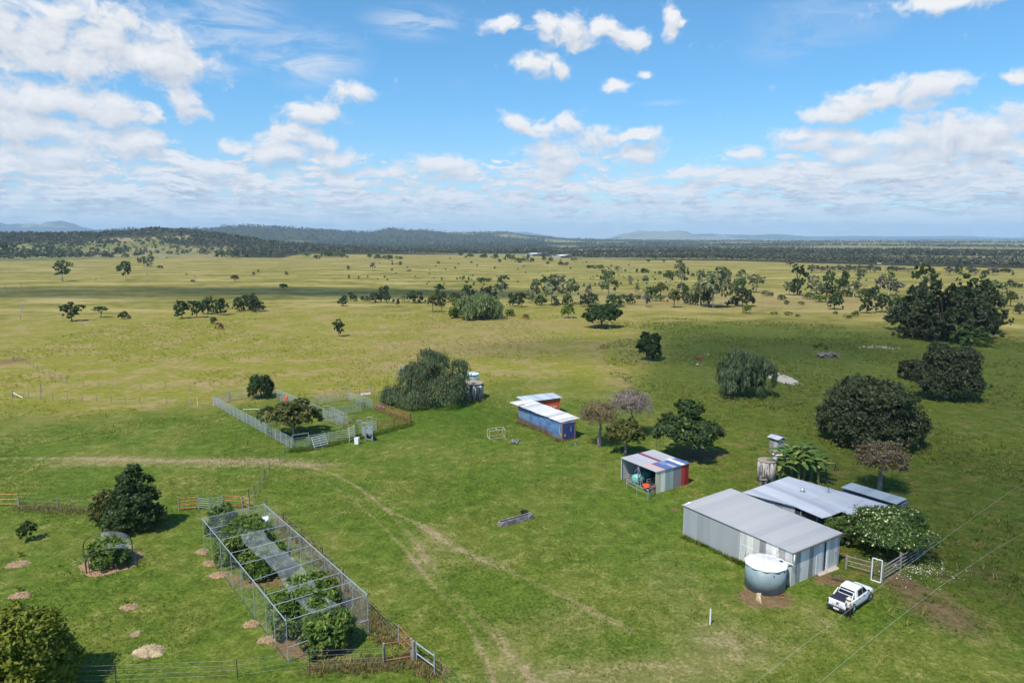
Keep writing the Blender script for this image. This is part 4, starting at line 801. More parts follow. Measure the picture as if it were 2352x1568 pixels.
def container(t_,L,W_,H_,mw,mf,md,me_=None):
    x0,x1=.22,.22+W_
    for nm,a,b_ in (('side_panel',(x0,L-.1),(x0,.1)),('side_panel',(x1,.1),(x1,L-.1)),('end_panel',(x1-.1,L),(x0+.1,L))):
        b=MB(); b.add(*corrug(a,b_,.18,H_-.1)); b.build(nm,mw,t_)
    b=MB(); b.add(*corrug((x0+.1,0.03),(x1-.1,0.03),.18,H_-.1,.03,.2)); b.build('door',md,t_)
    b=MB()
    for x in (x0-.02,x1-.08):
        for y in (-.02,L-.1): b.box(x,x+.12,y,y+.13,0.02,H_)
    for z in (.04,H_-.12):
        b.box(x0+.02,x0+.08,.1,L-.1,z,z+.12); b.box(x1-.08,x1-.02,.1,L-.1,z,z+.12); b.box(x0+.1,x1-.1,0.02,.08,z,z+.12); b.box(x0+.1,x1-.1,L-.08,L-.02,z,z+.12)
    b.build('frame',mf,t_)
    b=MB(); b.box(x0+.03,x1-.03,.05,L-.05,H_-.03,H_-.005); b.build('top_panel',mw,t_)
    for k in (.3,.42,.58,.7):
        MB().tube((x0+W_*k,-.03,.25),(x0+W_*k,-.03,H_-.2),.018,None,6).build('locking_bar',me_ or mf,t_)
gc=plain('container_grey',(.20,.20,.27),.6,.1,.2,1.6,col2=(.28,.27,.34)); Lc2=(r1-r4).length
container(t_,min(Lc2,9.0),2.1,2.5,gc,plain('container_grey_frame',(.14,.13,.2),.7),gc,MT['galv'])
MB().slab([loc(t_,p)+Vector((0,0,0)) for p in (r4,r3,r2,r1)],.05).build('roof',sheet('container_roof_grey',(.34,.39,.42),'y',pitch=.15,tint=(.40,.45,.48),var=.06),t_)
MB().box(.55,.85,-.045,-.035,1.35,1.9).box(1.5,1.8,-.045,-.035,1.1,1.6).build('white_label',MT['white'],t_)
# --- blue container
K0=P('K',1330,1400);KL=P('K',240,905); t_=frame('blue_container','faded blue shipping container under a sloping silver sheet roof','shipping container',K0,KL)
bm_,t,out=newmat('faded_blue_paint'); tc=t.node('ShaderNodeTexCoord').outputs['Object']; sx=t.node('ShaderNodeSeparateXYZ'); t.l.new(tc,sx.inputs[0])
n=t.noise(t.scale3(tc,(1,.5,2.2)),1.3,6,.62); st=t.noise(t.scale3(tc,(1,7,.6)),1.4,4,.6); n3=t.noise(tc,9,4,.6)
c=t.mix(t.ramp(n,.35,.65),(.055,.125,.27),(.13,.24,.43)); pc=t.m('MULTIPLY',t.ramp(sx.outputs[1],8.9,9.0),1.); c=t.mix(t.m('MULTIPLY',pc,.6),c,(.15,.22,.31))
low=t.ramp(t.m('ADD',sx.outputs[2],t.m('MULTIPLY',st,-2.4)),-.75,-.15,1,0); c=t.mix(t.m('MULTIPLY',low,t.ramp(sx.outputs[1],1.5,4,.15,.95)),c,t.mix(n3,(.06,.05,.06),(.17,.07,.04)))
princ(t,out,c,.55,0)
db=plain('deep_blue_paint',(.035,.065,.24),.5,0,.25,2.5)
container(t_,12.19,2.2,2.55,bm_,MT['rust'],db,plain('door_bar_blue',(.03,.05,.18),.5))
MB().box(.55,.72,-.06,-.05,.62,.95).build('yellow_label',plain('yellow_plate',(.75,.50,.02),.5,0,.05),t_); b=MB(); b.box(.17,.18,.32,.50,.65,.95); b.build('yellow_label',plain('yellow_side_plate',(.70,.50,.04),.5,0,.05),t_)
b=MB(); b.box(1.62,1.66,-.06,-.05,1.2,1.95); 
for k in range(6): b.box(.165,.18,.62+.0*k,.68,1.0+.17*k,1.1+.17*k)
b.build('white_marking',MT['white'],t_)
rf=[P('K',x,y,z) for x,y,z in ((1320,937,2.62),(1795,825,2.85),(535,362,2.95),(70,450,2.72))]
b=MB(); V=[loc(t_,p) for p in rf]; 
# the roof is laid sheet by sheet, each a little out of line
ns=15; rg=random.Random(4)
for i in range(ns):
    a0,a1=i/ns,(i+1)/ns+.004; j=rg.uniform(-.05,.05); zz_=rg.uniform(0,.035)
    p0=V[0].lerp(V[3],a0);p1=V[0].lerp(V[3],a1);q0=V[1].lerp(V[2],a0);q1=V[1].lerp(V[2],a1); d=(q0-p0).normalized()*j; dz=Vector((0,0,zz_+.004*i%.02))
    b.slab([p0+d+dz,q0+d+dz,q1+d+dz,p1+d+dz],.02)
b.build('roof',sheet('silver_sheets',(.56,.55,.56),'y',pitch=.15,wid=.8,tint=(.80,.77,.76),var=.12,rust=.12,bump=.6),t_)
q=loc(t_,P('K',375,505,2.86)); MB().slab([(q.x-.62,q.y-.15,q.z+.02),(q.x+.42,q.y-.15,q.z+.07),(q.x+.42,q.y+.12,q.z+.07),(q.x-.62,q.y+.12,q.z+.02)],.01).build('rust_patch',plain('red_rust',(.38,.09,.05),.8),t_)
# --- orange container behind it
O0=P('K',1305,352,2.55); O0.z=0; d=(P('K',690,410,2.7)-P('K',1375,325,2.7)); d.z=0; d.normalize(); O1=O0+d*6.06
# local +Y runs along the container away from its right hand end, the lettered side faces the camera
t_=frame('orange_container','orange shipping container with white lettering, half hidden behind the blue one','shipping container',O0,O1)
og=plain('orange_paint',(.62,.10,.04),.6,0,.15,2.2,col2=(.36,.06,.035),thr=(.55,.75))
container(t_,6.06,2.44,2.55,og,og,og); 
for ch in t_.children: ch.location.x-=.22; 
# the side facing the camera is x=0 when +Y points left
M=Matrix.Translation((-.045,2.0,1.30))@Matrix.Rotation(R(-90),4,'Z')@Matrix.Rotation(R(90),4,'X')
text_mesh('lettering','HYUNDAI',.62,MT['white'],t_,M,.008)
ro=[P('K',x,y,z) for x,y,z in ((1375,325,2.72),(1135,205,2.86),(345,295,2.86),(225,303,2.86),(370,390,2.72),(690,412,2.72))]
b=MB(); b.slab([loc(t_,p) for p in ro],.04); b.build('roof',sheet('blue_grey_sheets',(.44,.50,.56),'y',pitch=.15,tint=(.56,.60,.64),var=.08,rust=.05),t_)
# --- patchwork shed
P0=P('P',1165,1245);PL=P('P',305,890); t_=frame('patchwork_shed','open fronted shed clad in patchwork coloured sheets, red at its far end','shed',P0,PL); Lp=5.55;Wp=5.35
h00,h0L,hW0,hWL=2.50,2.60,2.47,2.62
cols=[(.0,.14,(.70,.62,.46)),(.14,.27,(.85,.79,.72)),(.27,.37,(.42,.45,.49)),(.37,.52,(.34,.44,.41)),(.52,.76,(.27,.235,.26)),(.76,.875,(.50,.05,.045)),(.875,1.,(.33,.015,.02))]
for i,(a,b_,cc_) in enumerate(cols):
    z1=h00+(hW0-h00)*a; z2=h00+(hW0-h00)*b_
    MB().wall((a*Wp+(.002 if a else 0),0),(b_*Wp,0),0,z1,0,z2,.05).build('wall_sheet',sheet('side_sheet',cc_,'x',pitch=.19,wid=.4,var=.08,metal=0,rough=.55,tint=tuple(min(1,x*1.15) for x in cc_)),t_)
MB().wall((Wp,.05),(Wp,Lp),0,hW0,0,hWL,.05).build('wall_sheet',sheet('back_sheet',(.3,.3,.32),'y',var=.1),t_)
MB().wall((Wp-.05,Lp),(.0,Lp),0,hWL,0,h0L,.05).build('wall_sheet',sheet('white_side_sheet',(.62,.62,.63),'x',var=.12,metal=0),t_)
MB().box(.05,Wp-.05,.05,Lp-.05,.0,.03).build('floor',plain('shed_floor',(.10,.075,.055),.95,0,.3),t_)
up2=lambda x,y:((h00*(1-x)+hW0*x)*(1-y)+(h0L*(1-x)+hWL*x)*y)
def rs(a,b_,c_,d_,col,lift,nm='roof_sheet'):
    e=.08; X0=a*Wp-(e if a==0 else 0);X1=b_*Wp+(e if b_==1 else 0);Y0=c_*Lp-(e if c_==0 else 0);Y1=d_*Lp+(e if d_==1 else 0)
    MB().slab([(X0,Y0,up2(a,c_)+.05+lift),(X1,Y0,up2(b_,c_)+.05+lift),(X1,Y1,up2(b_,d_)+.05+lift),(X0,Y1,up2(a,d_)+.05+lift)],.012 if lift else .04).build(nm,sheet('roof_sheet_colour',col,'x',pitch=.19,wid=.8,var=.05,metal=0,rough=.5,bump=.3),t_)
rs(0,1,0,1,(.42,.42,.45),0,'roof')
for k,(a,b_,c_,d_,cc_) in enumerate([(.50,.60,.39,1,(.24,.035,.06)),(.145,.255,0,.46,(.74,.36,.26)),(.255,.50,0,.39,(.09,.135,.32)),(.44,.52,.2,.36,(.16,.27,.42)),(.50,.60,0,.20,(.36,.37,.45)),(.60,.75,0,.36,(.09,.13,.33)),(.75,.865,0,.41,(.80,.80,.80)),(.865,1,0,.36,(.09,.13,.34)),(.50,.60,.20,.39,(.16,.24,.40))]):
    rs(a,b_,c_,d_,cc_,.015+.0017*k)
for y in (.05,Lp*.5,Lp-.1): MB().box(.02,.12,y,y+.08,0,up2(0,y/Lp)-.0).build('post',MT['galvd'] if y>1 else MT['dark'],t_)
MB().tube((.1,Lp*.5,2.3),(.1,Lp*.62,1.5),.03).tube((.07,Lp*.5,2.3),(.07,Lp*.36,.4),.03).build('brace',MT['galvd'],t_)
tq=lambda x,y,z=0:Vector(t_.location)+Matrix.Rotation(t_.rotation_euler[2],3,'Z')@Vector((x,y,z))
# turquoise tank lying in the shed mouth
e=thing('chemical_tank','turquoise plastic tank lying in the mouth of the patchwork shed','tank',tq(.75,3.45,.0),t_.rotation_euler[2]); TQ=plain('turquoise_plastic',(.16,.52,.44),.4,0,.08,2)
b=MB(); prof=[(0,-.12),(.35,-.1),(.52,0),(.56,.25),(.56,1.1),(.5,1.3),(0,1.34)]; b.lathe(prof,24); b.v=[(z*1-.6,y,x+.62) for x,y,z in b.v]; b.build('shell',TQ,e,smooth=True)
MB().box(-.5,.6,-.5,-.38,0,.2).box(-.5,.6,.38,.5,0,.2).build('cradle',MT['dark'],e); b=MB(); b.cyl(0,0,1.16,1.28,.14); b.build('filler_cap',MT['dark'],e)
e=thing('dark_tank','dark teal tank standing behind the turquoise one in the patchwork shed','tank',tq(2.0,3.3,.03),0); b=MB(); b.lathe([(.55,0),(.55,1.1),(.4,1.28),(0,1.3)],22); b.build('shell',plain('dark_teal',(.03,.12,.12),.5),e,smooth=True); MB().cyl(0,0,1.28,1.36,.12).build('filler_cap',MT['dark'],e)
# orange quad bike half inside
def quad(label,p,rz):
    e=thing('quad_bike',label,'quad bike',p,rz); OR=plain('orange_plastic',(.75,.075,.02),.4,0,.1,3)
    MB().hull([(-.75,-.28,.55),(-.75,.28,.55),(-.2,-.18,.72),(-.2,.18,.72),(-.75,-.28,.48),(-.75,.28,.48),(-.2,-.2,.45),(-.2,.2,.45)]).hull([(.2,-.2,.62),(.2,.2,.62),(.85,-.32,.6),(.85,.32,.6),(.95,-.2,.45),(.95,.2,.45),(.3,-.25,.78),(.3,.25,.78)]).build('body',OR,e,bevel=.04)
    b=MB()
    for s in (-1,1): b.hull([(.35,s*.28,.66),(.95,s*.28,.6),(.35,s*.55,.62),(.95,s*.55,.55),(.65,s*.42,.73)]); b.hull([(-.9,s*.28,.6),(-.35,s*.28,.66),(-.9,s*.55,.55),(-.35,s*.55,.6),(-.6,s*.42,.72)])
    b.build('mudguard',OR,e)
    MB().hull([(-.6,-.15,.72),(-.6,.15,.72),(.15,-.12,.78),(.15,.12,.78),(-.6,-.13,.85),(-.6,.13,.85),(.1,-.1,.84),(.1,.1,.84)]).build('seat',MT['black'],e,bevel=.03)
    MB().path([(.25,-.4,1.0),(.3,-.1,1.0),(.3,.1,1.0),(.25,.4,1.0)],.018).tube((.35,0,.75),(.29,0,1.0),.03).build('handlebar',MT['dark'],e)
    for x in (-.6,.62):
        for s in (-1,1):
            w=thing('wheel',None,None,(x,s*.45,.27)); w.parent=e; b=MB(); b.tube((0,-.11,0),(0,.11,0),.27,None,18); b.build('tyre',MT['black'],w,bevel=.03); b=MB(); b.tube((0,-.115,0),(0,.115,0),.13,None,12); b.build('rim',MT['galvd'],w)
    return e
quad('orange quad bike parked at the corner of the patchwork shed opening',tq(.35,.95,.0),t_.rotation_euler[2]+R(150))
e=thing('red_machine','dull red engine on a trolley deep in the patchwork shed','machine',tq(2.6,1.3,.03),.4); MB().box(-.5,.5,-.3,.3,.25,.75).box(-.2,.25,-.2,.2,.75,1.0).build('engine',plain('dull_red',(.25,.05,.05),.6),e,bevel=.04); MB().box(-.6,.6,-.32,.32,.14,.22).build('trolley',MT['galvd'],e)
b=MB(); [b.tube((x,y,.12),(x,y+.08,.12),.12,None,12) for x in(-.45,.45) for y in(-.38,.30)]; b.build('wheel',MT['black'],e)
# --- rail fences and panels
def fence(name,label,cat,pts,h=1.5,rails=5,post_h=None,step=2.1,mat='galv',pmat=None,rr=.034,pr=.045,bases=None,group=None,z0=.25,ptop=.08,square=False,wires=False):
    """pts: ground points; one post per step, rails run from post to post"""
    p0=Vector((pts[0][0],pts[0][1],0)); t_=thing(name,label,cat,pts[0],0,group); zb=pts[0][2] if len(pts[0])>2 else 0
    L=[Vector((p[0],p[1],p[2] if len(p)>2 else 0))-Vector((pts[0][0],pts[0][1],zb)) for p in pts]; pos=[]
    for a,b_ in zip(L[:-1],L[1:]):
        k=max(1,round((b_-a).length/step)); pos+=[a.lerp(b_,i/k) for i in range(k)]
    pos.append(L[-1]); rg=random.Random(len(pos)*7+int(h*10))
    for p in pos:
        hh_=(post_h or h)+rg.uniform(-.04,.06)*(1 if not square else 2); b=MB()
        if square: b.box(p.x-pr,p.x+pr,p.y-pr,p.y+pr,p.z-.1,p.z+hh_)
        else: b.cyl(p.x,p.y,p.z-.1,p.z+hh_+ptop,pr,pr*.9,7)
        b.build('post',MT[pmat or mat],t_)
    for k in range(rails):
        z=z0+(h-z0)*k/max(1,rails-1); b=MB()
        for a,b_ in zip(pos[:-1],pos[1:]):
            j=0 if not wires else rg.uniform(-.02,.02); b.tube(a+Vector((0,0,z+j)),b_+Vector((0,0,z)),rr,None,5 if rr<.03 else 6,False)
        b.build('wire' if wires else 'rail',MT[mat if not wires else 'wire'],t_)
    return t_
def gate_frame(name,label,p,q,h,rails=5,gh=1.5,mat='galv',rmat='galvd',cat='gate',group=None,cross=True):
    t_=thing(name,label,cat,p,0,group); d=Vector(q)-Vector(p)
    b=MB(); b.cyl(0,0,-.1,h,.04,None,7); b.cyl(d.x,d.y,-.1,h,.04,None,7)
    if cross: b.tube((0,0,h),(d.x,d.y,h),.04)
    b.build('frame',MT[mat],t_)
    b=MB()
    for k in range(rails): z=.25+(gh-.25)*k/(rails-1); b.tube((0,0,z),(d.x,d.y,z),.022,None,5)
    b.tube(d*.05+Vector((0,0,.25)),d*.05+Vector((0,0,gh)),.03); b.tube(d*.95+Vector((0,0,.25)),d*.95+Vector((0,0,gh)),.03); b.build('gate_leaf',MT[rmat],t_); return t_
V0=P('V',418,500);V1=P('V',1840,1300);hh=1.62
fence('cattle_panel_fence','long galvanised cattle panel fence along the near left side of the yards','fence',[V0,V1],hh,6,step=1.9,ptop=.16)
V2=P('V',685,405); fence('cattle_panel_fence','short galvanised panel at the far left corner of the cattle yards','fence',[V0+Vector((.05,.05,0)),V2],hh,5,step=2.6)
V3=P('V',1180,340); gate_frame('gate_frame','tall double gate frame with dark rails on the far side of the cattle yards',V2+Vector((.1,0,0)),V3,hgt(V2,D('V',0,190)[1]),6,1.5)
V4=P('V',1465,305); fence('cattle_panel_fence','galvanised panel under the dark bush at the back of the cattle yards','fence',[V3+Vector((.1,0,0)),V4],hh,5,step=3.2)
W1=P('W',590,745)
fence('cattle_panel_fence','long galvanised fence dividing the cattle yards behind the yard tree','fence',[V4+Vector((.08,-.05,0)),W1],hh,6,step=2.6)
fence('cattle_panel_fence','narrow double sided race of galvanised panels in the middle of the yards','fence',[P('W',605,770),P('W',905,890)],1.55,5,step=1.6)
fence('cattle_panel_fence','upper side of the narrow race of galvanised panels','fence',[P('W',700,690),P('W',995,840)],1.55,5,step=1.7)
gate_frame('gate_frame','high galvanised gate frame at the head of the race',P('W',560,730),P('W',680,720),2.0,5,1.6,rmat='galv')
fence('cattle_panel_fence','galvanised fence between the middle pens, near the dark rails','fence',[P('W',730,700),P('W',1245,610)],1.5,5,step=2.4)
gate_frame('gate_frame','rusty topped gate frame joining the middle and far right fences',P('W',1245,612),P('W',1320,592),2.15,5,1.5,rmat='rust')
fence('cattle_panel_fence','galvanised back fence of the right pen below the open grass','fence',[P('W',370,495),P('W',848,412)],1.45,5,step=2.6)
gate_frame('gate_frame','tall galvanised gate frame at the far corner of the right pen',P('W',850,412),P('W',1022,395),2.5,5,1.5)
fence('cattle_panel_fence','half galvanised half rusty fence on the far right of the yards','fence',[P('W',1024,400),P('W',1475,565)],1.55,5,step=2.6)
fence('rusty_fence','rusty rail fence running to the right corner of the yards','fence',[P('W',1478,570),P('W',2155,820)],1.55,5,step=2.4,mat='rust',rr=.05,pr=.07)
fence('rusty_fence','rusty rail fence on the near right side of the yards','fence',[P('W',2150,825),P('W',1540,965)],1.55,5,step=2.8,mat='rust',rr=.05,pr=.07)
fence('cattle_panel_fence','galvanised panel between the loading ramp and the rusty fence','fence',[P('W',1535,965),P('W',1270,1000)],1.6,5,step=1.6)
fence('cattle_panel_fence','galvanised near side fence between stacked panels and loading ramp','fence',[P('W',300,1240),P('W',1000,1125)],1.5,5,step=2.7)
gate_frame('gate_frame','tall galvanised gate frame at the near corner of the cattle yards',P('V',1848,1300)+Vector((.1,0,0)),P('W',290,1255),2.0,6,1.5)
gate_frame('gate_frame','tall galvanised gate frame inside the left pen',P('V',955,800),P('V',1245,790),2.05,6,1.3,rmat='dark')
fence('cattle_panel_fence','low galvanised panel beside the yard tree in the left pen','fence',[P('V',1250,795),P('V',1560,735)],1.4,4,step=3.4,z0=.6)
fence('dark_rail_fence','dark rusty rails beneath the yard tree','fence',[P('V',1255,880),P('V',1555,865)],1.1,5,step=3.4,mat='dark')
gate_frame('stub_gate','white framed rust and cream gate standing outside the left corner','' or P('V',103,490),P('V',395,495),1.45,3,1.35,mat='white',rmat='ochre',cross=False)
# stacked panels leaning on the near fence
def leaning(label,c,pts,h,n,mat='galv'):
    a=P(c,*pts[0]);b_=P(c,*pts[1]); t_=thing('leaning_panels',label,'steel panels',a); d=b_-a; back=Vector((-d.y,d.x,0)).normalized()
    if back.y<0: back=-back
    for j in range(n):
        o=back*(.0+.10*j); lean=back*(.75); b=MB()
        for k in range(6):
            z=h*k/5*.97+.05; q=lean*(z/h); b.box(0,0,0,0,0,0) if 0 else b.tube(o+q+Vector((0,0,z)),o+q+d+Vector((0,0,z)),.055,None,6)
        b.build('panel_rails',MT[mat],t_); b=MB()
        for f_ in (0,.5,1): b.tube(o+d*f_,o+d*f_+lean+Vector((0,0,h)),.035)
        b.build('panel_frame',MT[mat],t_)
    return t_
leaning('stack of steel panels leaning on the near side of the yards','W',((400,1300),(650,1240)),1.5,2)
leaning('pair of steel panels standing against the weeping tree','W' if 0 else 'Y',((1568,325),(1615,322)),2.3,2)
fence('short_rail','short pipe rail left of the panels by the weeping tree','fence',[P('Y',1530,322),P('Y',1568,325)],1.0,2,step=3)
# loading ramp and crush
a=P('W',1030,1165);t_=thing('loading_ramp','rusty brown loading race with white ladder beside the cattle yards','loading ramp',a); b_=P('W',1125,1120)-a; dd=(P('W',1010,900)-a)
b=MB(); h2=hgt(a,D('W',0,890)[1])
for q in (Vector((0,0,0)),Vector((b_.x,b_.y,0))): b.tube(q,q+Vector((0,0,h2)),.04)
for k in range(6): b.tube((0,0,.3+k*h2/6.5),(b_.x,b_.y,.3+k*h2/6.5),.035)
b.build('ladder',MT['white'],t_)
b=MB(); n_=dd.normalized()*1.1; 
for q in (Vector((0,0,0)),Vector((b_.x,b_.y,0))): b.hull([q+n_*.2+Vector((-.04,0,0)),q+n_*.2+Vector((.04,0,0)),q+n_*2+Vector((-.04,0,0)),q+n_*2+Vector((.04,0,0)),q+n_*.25+Vector((0,0,1.4)),q+n_*2+Vector((0,0,2.3))])
b.build('side_board',MT['rust'],t_)
b=MB(); q=n_*2; b.tube(q,q+Vector((0,0,2.6)),.06); b.tube(q+b_,q+b_+Vector((0,0,2.6)),.06); b.tube(q+Vector((0,0,2.6)),q+b_+Vector((0,0,2.6)),.07); b.build('head_frame',MT['timber'],t_)
a=P('W',1340,1130);t_=thing('cattle_crush','grey steel cattle crush with tall end frame','cattle crush',a); c1=P('W',1460,1150)-a; bk=(P('W',1270,1060)-a); bk2=bk.normalized()
b=MB()
for q in (Vector((0,0,0)),c1,bk+Vector((0,0,0)),bk+c1): b.tube(q,q+Vector((0,0,2.1)),.04)
for z in (.25,2.05): b.tube((0,0,z),(c1.x,c1.y,z),.035); b.tube(bk+Vector((0,0,z)),bk+c1+Vector((0,0,z)),.035)
b.build('frame',MT['galv'],t_)
b=MB(); b.wall((0,0),(c1.x,c1.y),1.0,1.75,1.0,1.75,.04); b.build('tray',MT['galvd'],t_)
b=MB(); b.wall((bk.x,bk.y),(0,0),.3,1.5,.3,1.4,.04); b.wall((bk.x+c1.x,bk.y+c1.y),(c1.x,c1.y),.3,1.5,.3,1.4,.04); b.build('side_sheet',MT['galv'],t_)
gate_frame('gate_frame','high narrow steel frame rising behind the cattle crush',P('W',1365,1080),P('W',1458,1075),3.0,6,2.2,rmat='galv')
gate_frame('gate_frame','narrow steel frame left of the cattle crush',P('W',1170,1030),P('W',1265,1020),2.2,5,2.0,rmat='galv')
fence('timber_post','grey timber post standing before the cattle crush','post',[P('W',1325,1130),P('W',1322,1110)],1.7,1,step=3,mat='timber',pr=.07)
t_=thing('white_tub','white plastic tub with open top beside the loading race','tub',P('W',1172,1195)); b=MB(); b.lathe([(.38,0),(.42,.85),(.42,.9),(.36,.9),(.34,.5),(0,.45)],4); b.v=[(x*math.cos(.6)-y*math.sin(.6),x*math.sin(.6)+y*math.cos(.6),z) for x,y,z in b.v]; b.build('tub',MT['white'],t_,bevel=.05); MB().path([(-.3,-.2,.9),(-.3,-.2,1.05),(.3,-.2,1.05),(.3,-.2,.9)],.03).build('handle',MT['galvd'],t_)
t_=thing('orange_drum','orange red drum on end between grey boards at the yard dividing fence','drum',P('V',1740,425)); b=MB(); b.lathe([(.28,0),(.3,.3),(.28,.6),(.3,.9),(.27,1.15),(0,1.15)],16); b.build('drum',plain('orange_red',(.80,.09,.03),.5),t_,smooth=True); MB().cyl(.12,0,1.15,1.2,.05).build('bung',MT['dark'],t_)
t_=thing('grey_boards','grey upright boards beside the orange drum','boards',P('V',1660,430)); b=MB(); [b.box(-.35+k*.26,-.15+k*.26,-.03,.03,0,1.35-.05*(k%2)) for k in range(4)]; b.build('board',MT['timber'],t_); MB().tube((-.4,.06,.9),(.7,.06,.9),.03).build('rail',MT['galvd'],t_)
t_=thing('water_trough','pale oval water trough beside the far right yard fence','trough',P('W',1590,560),-.5); b=MB(); b.lathe([(.9,0),(.95,.5),(.85,.5),(.82,.2),(0,.15)],24); b.v=[(x,y*.45,z) for x,y,z in b.v]; b.build('basin',MT['conc'],t_); b=MB(); b.lathe([(.82,.4),(0,.4)],24); b.v=[(x,y*.42,z) for x,y,z in b.v]; b.build('water',plain('trough_water',(.10,.13,.16),.08),t_)
t_=thing('steel_sheet','pinkish steel sheet lying in the grass behind the yards','sheet metal',P('W',1330,290),.3); MB().hull([(-.9,-.35,.05),(.9,-.3,.1),(.9,.3,.3),(-.9,.3,.25),(-.9,-.35,.02),(.9,-.3,.07)]).build('sheet',plain('pink_sheet',(.45,.37,.40),.6,.1),t_)
for i,(x,y,h_) in enumerate([(1420,225,1.3),(1590,130,1.1),(1742,55,1.1),(1222,275,.9)]): fence('timber_post',['thick grey post by the pinkish sheet','thin dark picket right of the thick grey post','thin dark picket nearest the weeping tree','thin dark picket left of the pinkish sheet'][i],'post',[P('W',x,y),P('W',x,y)+Vector((.02,.02,0))],h_,1,step=3,mat='timber' if i==0 else 'dark',pr=.07 if i==0 else .03,rr=.01)
# ------------------------------------------------------------------ tanks by the weeping tree, small buildings
t_=thing('green_tank','grey green metal tank with fluted pale lid behind the concrete tank','water tank',P('Y',2075,405)+Vector((0,1.6,0))); b=MB(); b.lathe([(1.75,0),(1.75,2.5)],40); b.build('wall',plain('green_grey_tank',(.25,.36,.34),.5,.1),t_,smooth=True)
b=MB(); n=40; V=[(0,0,2.9)]+[(1.82*(1+.02*(i%2))*math.cos(2*math.pi*i/n),1.82*(1+.02*(i%2))*math.sin(2*math.pi*i/n),2.5+.10*(i%2)) for i in range(n)]; b.add(V,[(0,1+i,1+(i+1)%n) for i in range(n)]); b.build('lid',plain('pale_lid',(.58,.66,.66),.4,.2,.1,3),t_)
def old_tank(label,p,r,h,top=True):
    t_=thing('concrete_tank',label,'concrete tank',p); b=MB(); b.lathe([(r*1.0,0),(r*1.02,h*.5),(r,h)],36); b.build('wall',CT,t_,smooth=True); b=MB(); b.lathe([(r*1.03,h-.02),(r*1.03,h+.08),(r*.9,h+.12),(0,h+.16)],36); b.build('lid',plain('stained_lid',(.30,.24,.18),.9,0,.3,1.5),t_)
    return t_
CT,t,out=newmat('streaked_concrete'); tc=t.node('ShaderNodeTexCoord').outputs['Object']; n=t.noise(t.scale3(tc,(1,1,.18)),2.6,6,.6); n2=t.noise(tc,5,4,.6); c=t.mix(t.ramp(n,.42,.58),(.09,.08,.075),(.50,.46,.42)); c=t.mix(t.ramp(n2,.5,.7,0,.6),c,(.20,.17,.15)); princ(t,out,c,.9)
t_=old_tank('streaked old concrete tank beside the weeping tree, in front of the green one',P('Y',2092,488)+Vector((0,1.5,0)),2.05,2.75); MB().box(1.3,1.75,-1.75,-1.3,2.3,2.42).build('bracket',MT['white'],t_)
t_=old_tank('weathered concrete tank between the outhouse and the banana clump',P('R',190,625)+Vector((0,1.1,0)),1.02,2.5)
t_=thing('timber_stand','grey timber stand at the foot of the weathered concrete tank','stand',P('R',90,640)); MB().box(-.1,.1,-.1,.1,0,1.2).box(.5,.66,-.1,.06,0,.7).box(-.1,.8,-.05,.02,.45,.6).build('timber',MT['timber'],t_); MB().box(-.15,.7,-.2,.15,.7,.76).build('shelf',MT['timber'],t_)
# outhouse
a=P('R',280,303);l_=P('R',190,272); t_=frame('outhouse','small grey corrugated iron outhouse with gabled roof behind the bananas','outhouse',a,l_); L=1.5;W_=1.25;h=2.0
ow=sheet('outhouse_sheets',(.42,.43,.45),'y',tint=(.58,.58,.6),var=.2,rust=.4); ow2=sheet('outhouse_side_sheets',(.42,.43,.46),'x',tint=(.56,.57,.6),var=.15,rust=.3)
MB().wall((0,L),(0,0),0,h-.25,0,h-.3,.04).build('wall',ow,t_); MB().wall((0,0),(W_,0),0,h-.02,0,h-.1,.04).build('wall',ow2,t_); MB().wall((W_,0),(W_,L),0,h,0,h,.04).wall((W_,L),(0,L),0,h,0,h,.04).build('wall',ow,t_)
MB().box(-.02,.02,.9,1.45,.1,h-.35).build('door',MT['timber'],t_); MB().box(-.03,.1,0,L,h-.24,h-.04).build('vent_gap',MT['dark'],t_)
MB().slab([(-.25,-.2,h+.05),(W_*.5,-.2,h+.3),(W_*.5,L+.2,h+.3),(-.25,L+.2,h+.05)],.03).slab([(W_*.5+.003,-.2,h+.3),(W_+.25,-.2,h+.05),(W_+.25,L+.2,h+.05),(W_*.5+.003,L+.2,h+.3)],.03).build('roof',sheet('outhouse_roof',(.52,.54,.60),'y',tint=(.64,.66,.7),var=.08),t_)
# cluttered table
t_=thing('outdoor_table','white table cluttered with red and white bits by the outhouse','table',P('R',300,370),.15); MB().box(-.9,.9,-.4,.4,.85,.9).build('table_top',MT['white'],t_)
for x in (-.8,.8):
    for y in (-.3,.3): MB().box(x-.03,x+.03,y-.03,y+.03,0,.85).build('leg',MT['galvd'],t_)
for i,(x,y,l,cc_) in enumerate([(-.6,.1,'red tub on the left of the outdoor table',(.45,.12,.08)),(-.1,-.1,'brown box in the middle of the outdoor table',(.35,.25,.18)),(.55,.1,'white basin on the right of the outdoor table',(.75,.72,.66))]):
    e=thing('tub' if i!=1 else 'box',l,'tub' if i!=1 else 'box',Vector(t_.location)+Vector((x,y,.905))); b=MB(); b.lathe([(.16,0),(.22,.22),(.18,.22),(.15,.05),(0,.05)],12 if i!=1 else 4); b.build('bowl' if i!=1 else 'carton',plain('tub_paint',cc_,.6),e); MB().tube((-.2,0,.2),(.2,0,.2),.012).build('handle',MT['galvd'],e)
t_=thing('blue_drum','blue white drum standing left of the banana clump','drum',P('R',248,405)); b=MB(); b.lathe([(.24,0),(.26,.3),(.26,.6),(.24,.9),(0,.9)],16); b.build('drum',plain('blue_plastic',(.28,.36,.62),.5),t_,smooth=True); MB().cyl(.1,0,.9,.94,.05).build('cap',MT['white'],t_)
